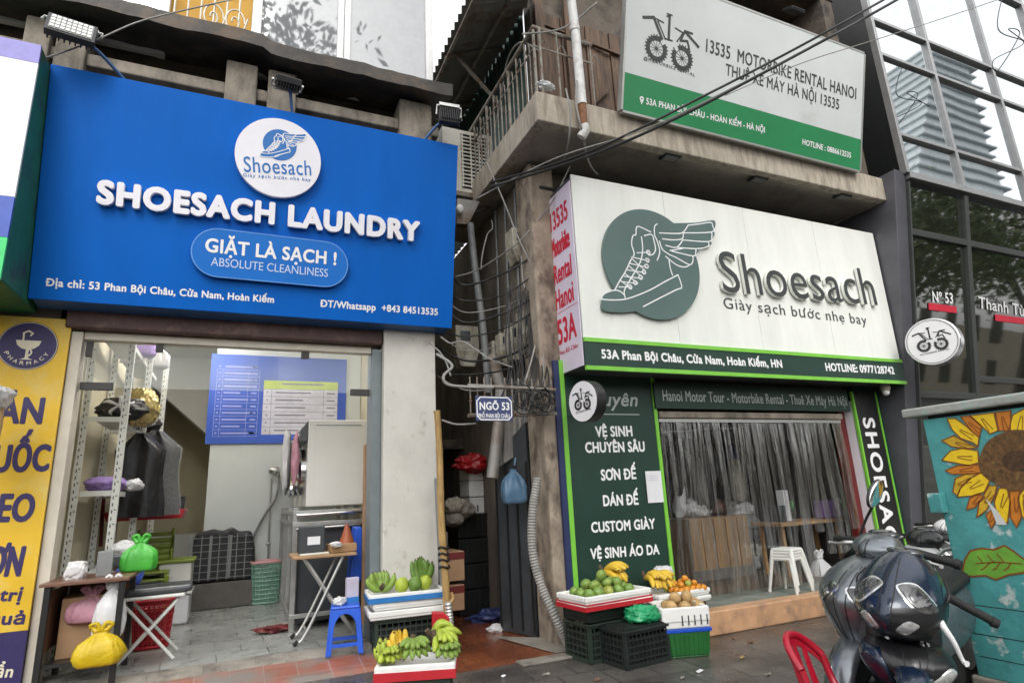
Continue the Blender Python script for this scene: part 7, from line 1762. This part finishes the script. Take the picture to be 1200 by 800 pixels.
def place(uv, Y, hx, hz, rz, lean):
    Mr = Matrix.Rotation(rz, 3, 'Z') @ Matrix.Rotation(lean, 3, 'X'); q = PY(*uv, Y); r = q - Mr @ V((hx, 0, hz)); return V((r.x, r.y, -.015))
def place_old(uv, Y, hx, hz, rz):
    "root position so that the handlebar centre stands at the pixel's spot on the plane Y"
    p = PY(*uv, Y); return V((p.x - cos(rz) * hx, p.y - sin(rz) * hx, 0))
rA = R(220); pA = PY(1058, 690, 2.42)
scooter('scooter', 'dark navy scooter in front with a large clear headlamp and silver lever', 'scoot_navy', 'scoot_black', place((1059, 688), PZ(1059, 688, .945).y, .42 * 1.04, .91 * 1.04, rA, R(-9)), rA, R(-9), 'navy', R(-19)).scale = (1.04,) * 3
rB = R(188); pB = PY(1035, 640, 3.15)
tB_ = scooter('scooter', 'silver grey scooter behind the navy one with a round mirror and green tag', 'scoot_silver', 'scoot_grey', place((1027, 636), PZ(1027, 636, 1.155).y, .37 * 1.1, 1.155, rB, R(-7)), rB, R(-7), 'silver', R(-12)); tB_.scale = (1.1,) * 3
lt_ = (Matrix.Translation(tB_.location) @ tB_.rotation_euler.to_matrix().to_4x4() @ Matrix.Scale(1.1, 4)).inverted() @ PY(976, 712, 2.95)
tg = MB().cbox((0, 0, 0), (.012, .05, .10), R(-20)).build('tag', 'tag_green', tB_); tg.location = lt_
rC = R(186); pC = PY(1098, 628, 3.75)
scooter('scooter', 'black and white scooter half hidden behind the teal cabinet', 'scoot_white', 'scoot_black', place((1082, 630), 3.72, .37, 1.05, rC, R(-6)), rC, R(-6), 'white', R(6))
rD = R(184); pD = PY(1135, 640, 4.25)
scooter('scooter', 'black scooter farthest back against the dark column', 'scoot_black', 'scoot_white', place((1120, 652), 4.3, .37, 1.05, rD, R(-5)), rD, R(-5), 'white', R(0))

# ================================================================= red plastic chair
rc_ = thing('plastic_chair', 'dark red plastic chair with a slatted curved back beside the scooters', 'chair', (0, 0, 0))
MB().loft([[V((x * w, y * w * .95, z)) for x, y in [(math.copysign(abs(cos(a)) ** .5, cos(a)) * .21, math.copysign(abs(sin(a)) ** .5, sin(a)) * .21) for a in [2 * PI * j / 32 for j in range(32)]]] for w, z in ((.96, .40), (1, .41), (1, .43), (.96, .435))]).build('seat', 'red_chair', rc_, smooth=50)
def cb_(s, z): return V((.235 * sin(s) * (1 + .15 * (z - .4)), .05 + .15 * cos(s) + (z - .43) * .22, z))
mb = MB(); top = [cb_(s, .80 - .16 * (s / 1.25) ** 2) for s in [-1.25 + 2.5 * i / 20 for i in range(21)]]
mb.tube(top, [.026] * 21, 8); mb.build('top_rail', 'red_chair', rc_, smooth=70)
mb = MB()
for s, w0, w1 in ((-.62, .13, .06), (-.2, .11, .07), (.2, .11, .07), (.62, .13, .06)):
    mb.prism([cb_(s - w0, .43), cb_(s + w0, .43), cb_(s + w1, .79 - .16 * (s / 1.25) ** 2), cb_(s - w1, .79 - .16 * (s / 1.25) ** 2)], (0, .014, 0))
for i in range(16):
    s0, s1 = -1.2 + 2.4 * i / 16, -1.2 + 2.4 * (i + 1) / 16; z0, z1 = .80 - .16 * (s0 / 1.25) ** 2, .80 - .16 * (s1 / 1.25) ** 2
    mb.prism([cb_(s0, z0 - .075), cb_(s1, z1 - .075), cb_(s1, z1), cb_(s0, z0)], (0, .013, 0))
mb.build('back_slats', 'red_chair', rc_, bevel=.004)
for s in (-1, 1):
    mb = MB(); mb.tube([cb_(s * 1.25, .64), cb_(s * 1.3, .5), V((s * .21, .06, .42))], [.026, .026, .026], 8, sm=4); mb.build('back_post', 'red_chair', rc_, smooth=70)
    for yy in (-.18, .18): MB().bar((s * .19, yy, .42), (s * .23, yy * 1.2, 0), .045).build('leg', 'red_chair', rc_, bevel=.01)
pc = PY(957, 775, 2.95)
moved(rc_, (pc.x - .06, pc.y - .18, -.005), R(24)); rc_.scale = (.86, .86, .86)

# ================================================================= across the street (seen in the glass)
def tree(label, x, y, h, cr, n, seed, base=.45):
    t = thing('street_tree', label, 'tree', (x, y, 0), 'trees across the street'); rnd = random.Random(seed)
    mb = MB(); tips = []
    trunk = [V((x, y, -.14)), V((x + .2, y, h * .2)), V((x + .1, y + .2, h * .4))]
    mb.tube(trunk, [.36, .28, .24], 10, sm=5)
    for k in range(9):
        a = 2 * PI * k / 9 + rnd.random(); e = V((x + cos(a) * cr * rnd.uniform(.5, .95), y + sin(a) * cr * rnd.uniform(.4, .8), h * rnd.uniform(.6, .98)))
        m_ = trunk[-1].lerp(e, .5) + V((0, 0, h * .06)); mb.tube([trunk[-1] - V((0, 0, .2)), m_, e], [.15, .08, .02], 7, sm=5); tips += [e, m_, m_.lerp(e, .5)]
    mb.build('trunk', 'bark', t, smooth=60)
    vs = []; fs = []; mb = MB()
    clumps = [p + V([rnd.gauss(0, .7) for _ in range(3)]) for p in tips for _ in range(3)]
    for i in range(n):
        c = rnd.choice(clumps); p = c + V([rnd.gauss(0, .62) for _ in range(3)])
        a = V([rnd.gauss(0, 1) for _ in range(3)]).normalized(); b = a.orthogonal().normalized(); s = rnd.uniform(.10, .2)
        k = len(mb.v); mb.c = 0 if rnd.random() < .6 else 1
        mb.add([p - a * s, p + b * s * .45, p + a * s, p - b * s * .45], [(0, 1, 2, 3)])
    mb.build('crown', ['foliage', 'foliage_light'], t)
for i, a in enumerate(((11, -4.5, 13, 4.2, 5200), (17, -3.8, 12.5, 4.5, 6000), (24, -5, 12, 5, 6000), (33, -4.5, 13, 5, 4500), (.3, -3.4, 18.5, 2.6, 5200), (-6, -9, 16, 4, 3000))):
    tree(['tall leafy street tree reflected in the upper dark glass', 'broad street tree with forked limbs reflected in the dark glass', 'wide leafy street tree farther along, reflected in the glass', 'farthest leafy street tree in the reflection', 'slender tree reflected in the white framed upper window', 'leafy tree reflected in the far left upper window'][i], *a[:4], a[4], 40 + i)
fb_ = thing('far_house_row', 'pale row of houses across the street, seen only in reflections', 'building', (10, -18, 0))
mb = MB(); mb.box((-35, -22, -.14), (60, -17, 5.5)); mb.build('wall', 'far_wall', fb_)
mb = MB()
for i in range(30):
    for z in (1.0, 4.4): x = -33 + i * 3; mb.box((x, -16.99, z), (x + 1.4, -16.95, z + 2))
mb.build('window_row', 'black_void', fb_)
tw = thing('tower', 'pale glass tower with jutting ledges reflected in the upper panes', 'tower', (0, 0, 0))
Yv = 105.; rY = 2 * 5.07 - Yv
tl_ = PY(1092, 52, Yv); tr_ = PY(1130, 62, Yv); bl2 = PY(1072, 205, Yv); br2 = PY(1168, 205, Yv)
zt_, zb_ = tl_.z, bl2.z
mb = MB(); mbb = MB(); N = 14
for i in range(N + 6):
    t = 1 - i / N; z1 = zb_ + (zt_ - zb_) * t; z0 = zb_ + (zt_ - zb_) * (t - 1 / N)
    if z0 < 0: z0 = 0
    if z1 <= 0: break
    xl = bl2.x + (tl_.x - bl2.x) * t; xr = br2.x + (tr_.x - br2.x) * t
    mb.box((xl, rY - 30, z0), (xr, rY, z1 - .6)); mbb.box((xl - 1, rY - 30.5, z1 - .59), (xr + (4 if i % 2 else 1.5), rY + 1.2, z1))
mb.build('tower_body', 'tower_glass', tw); mbb.build('ledges', 'tower_band', tw)
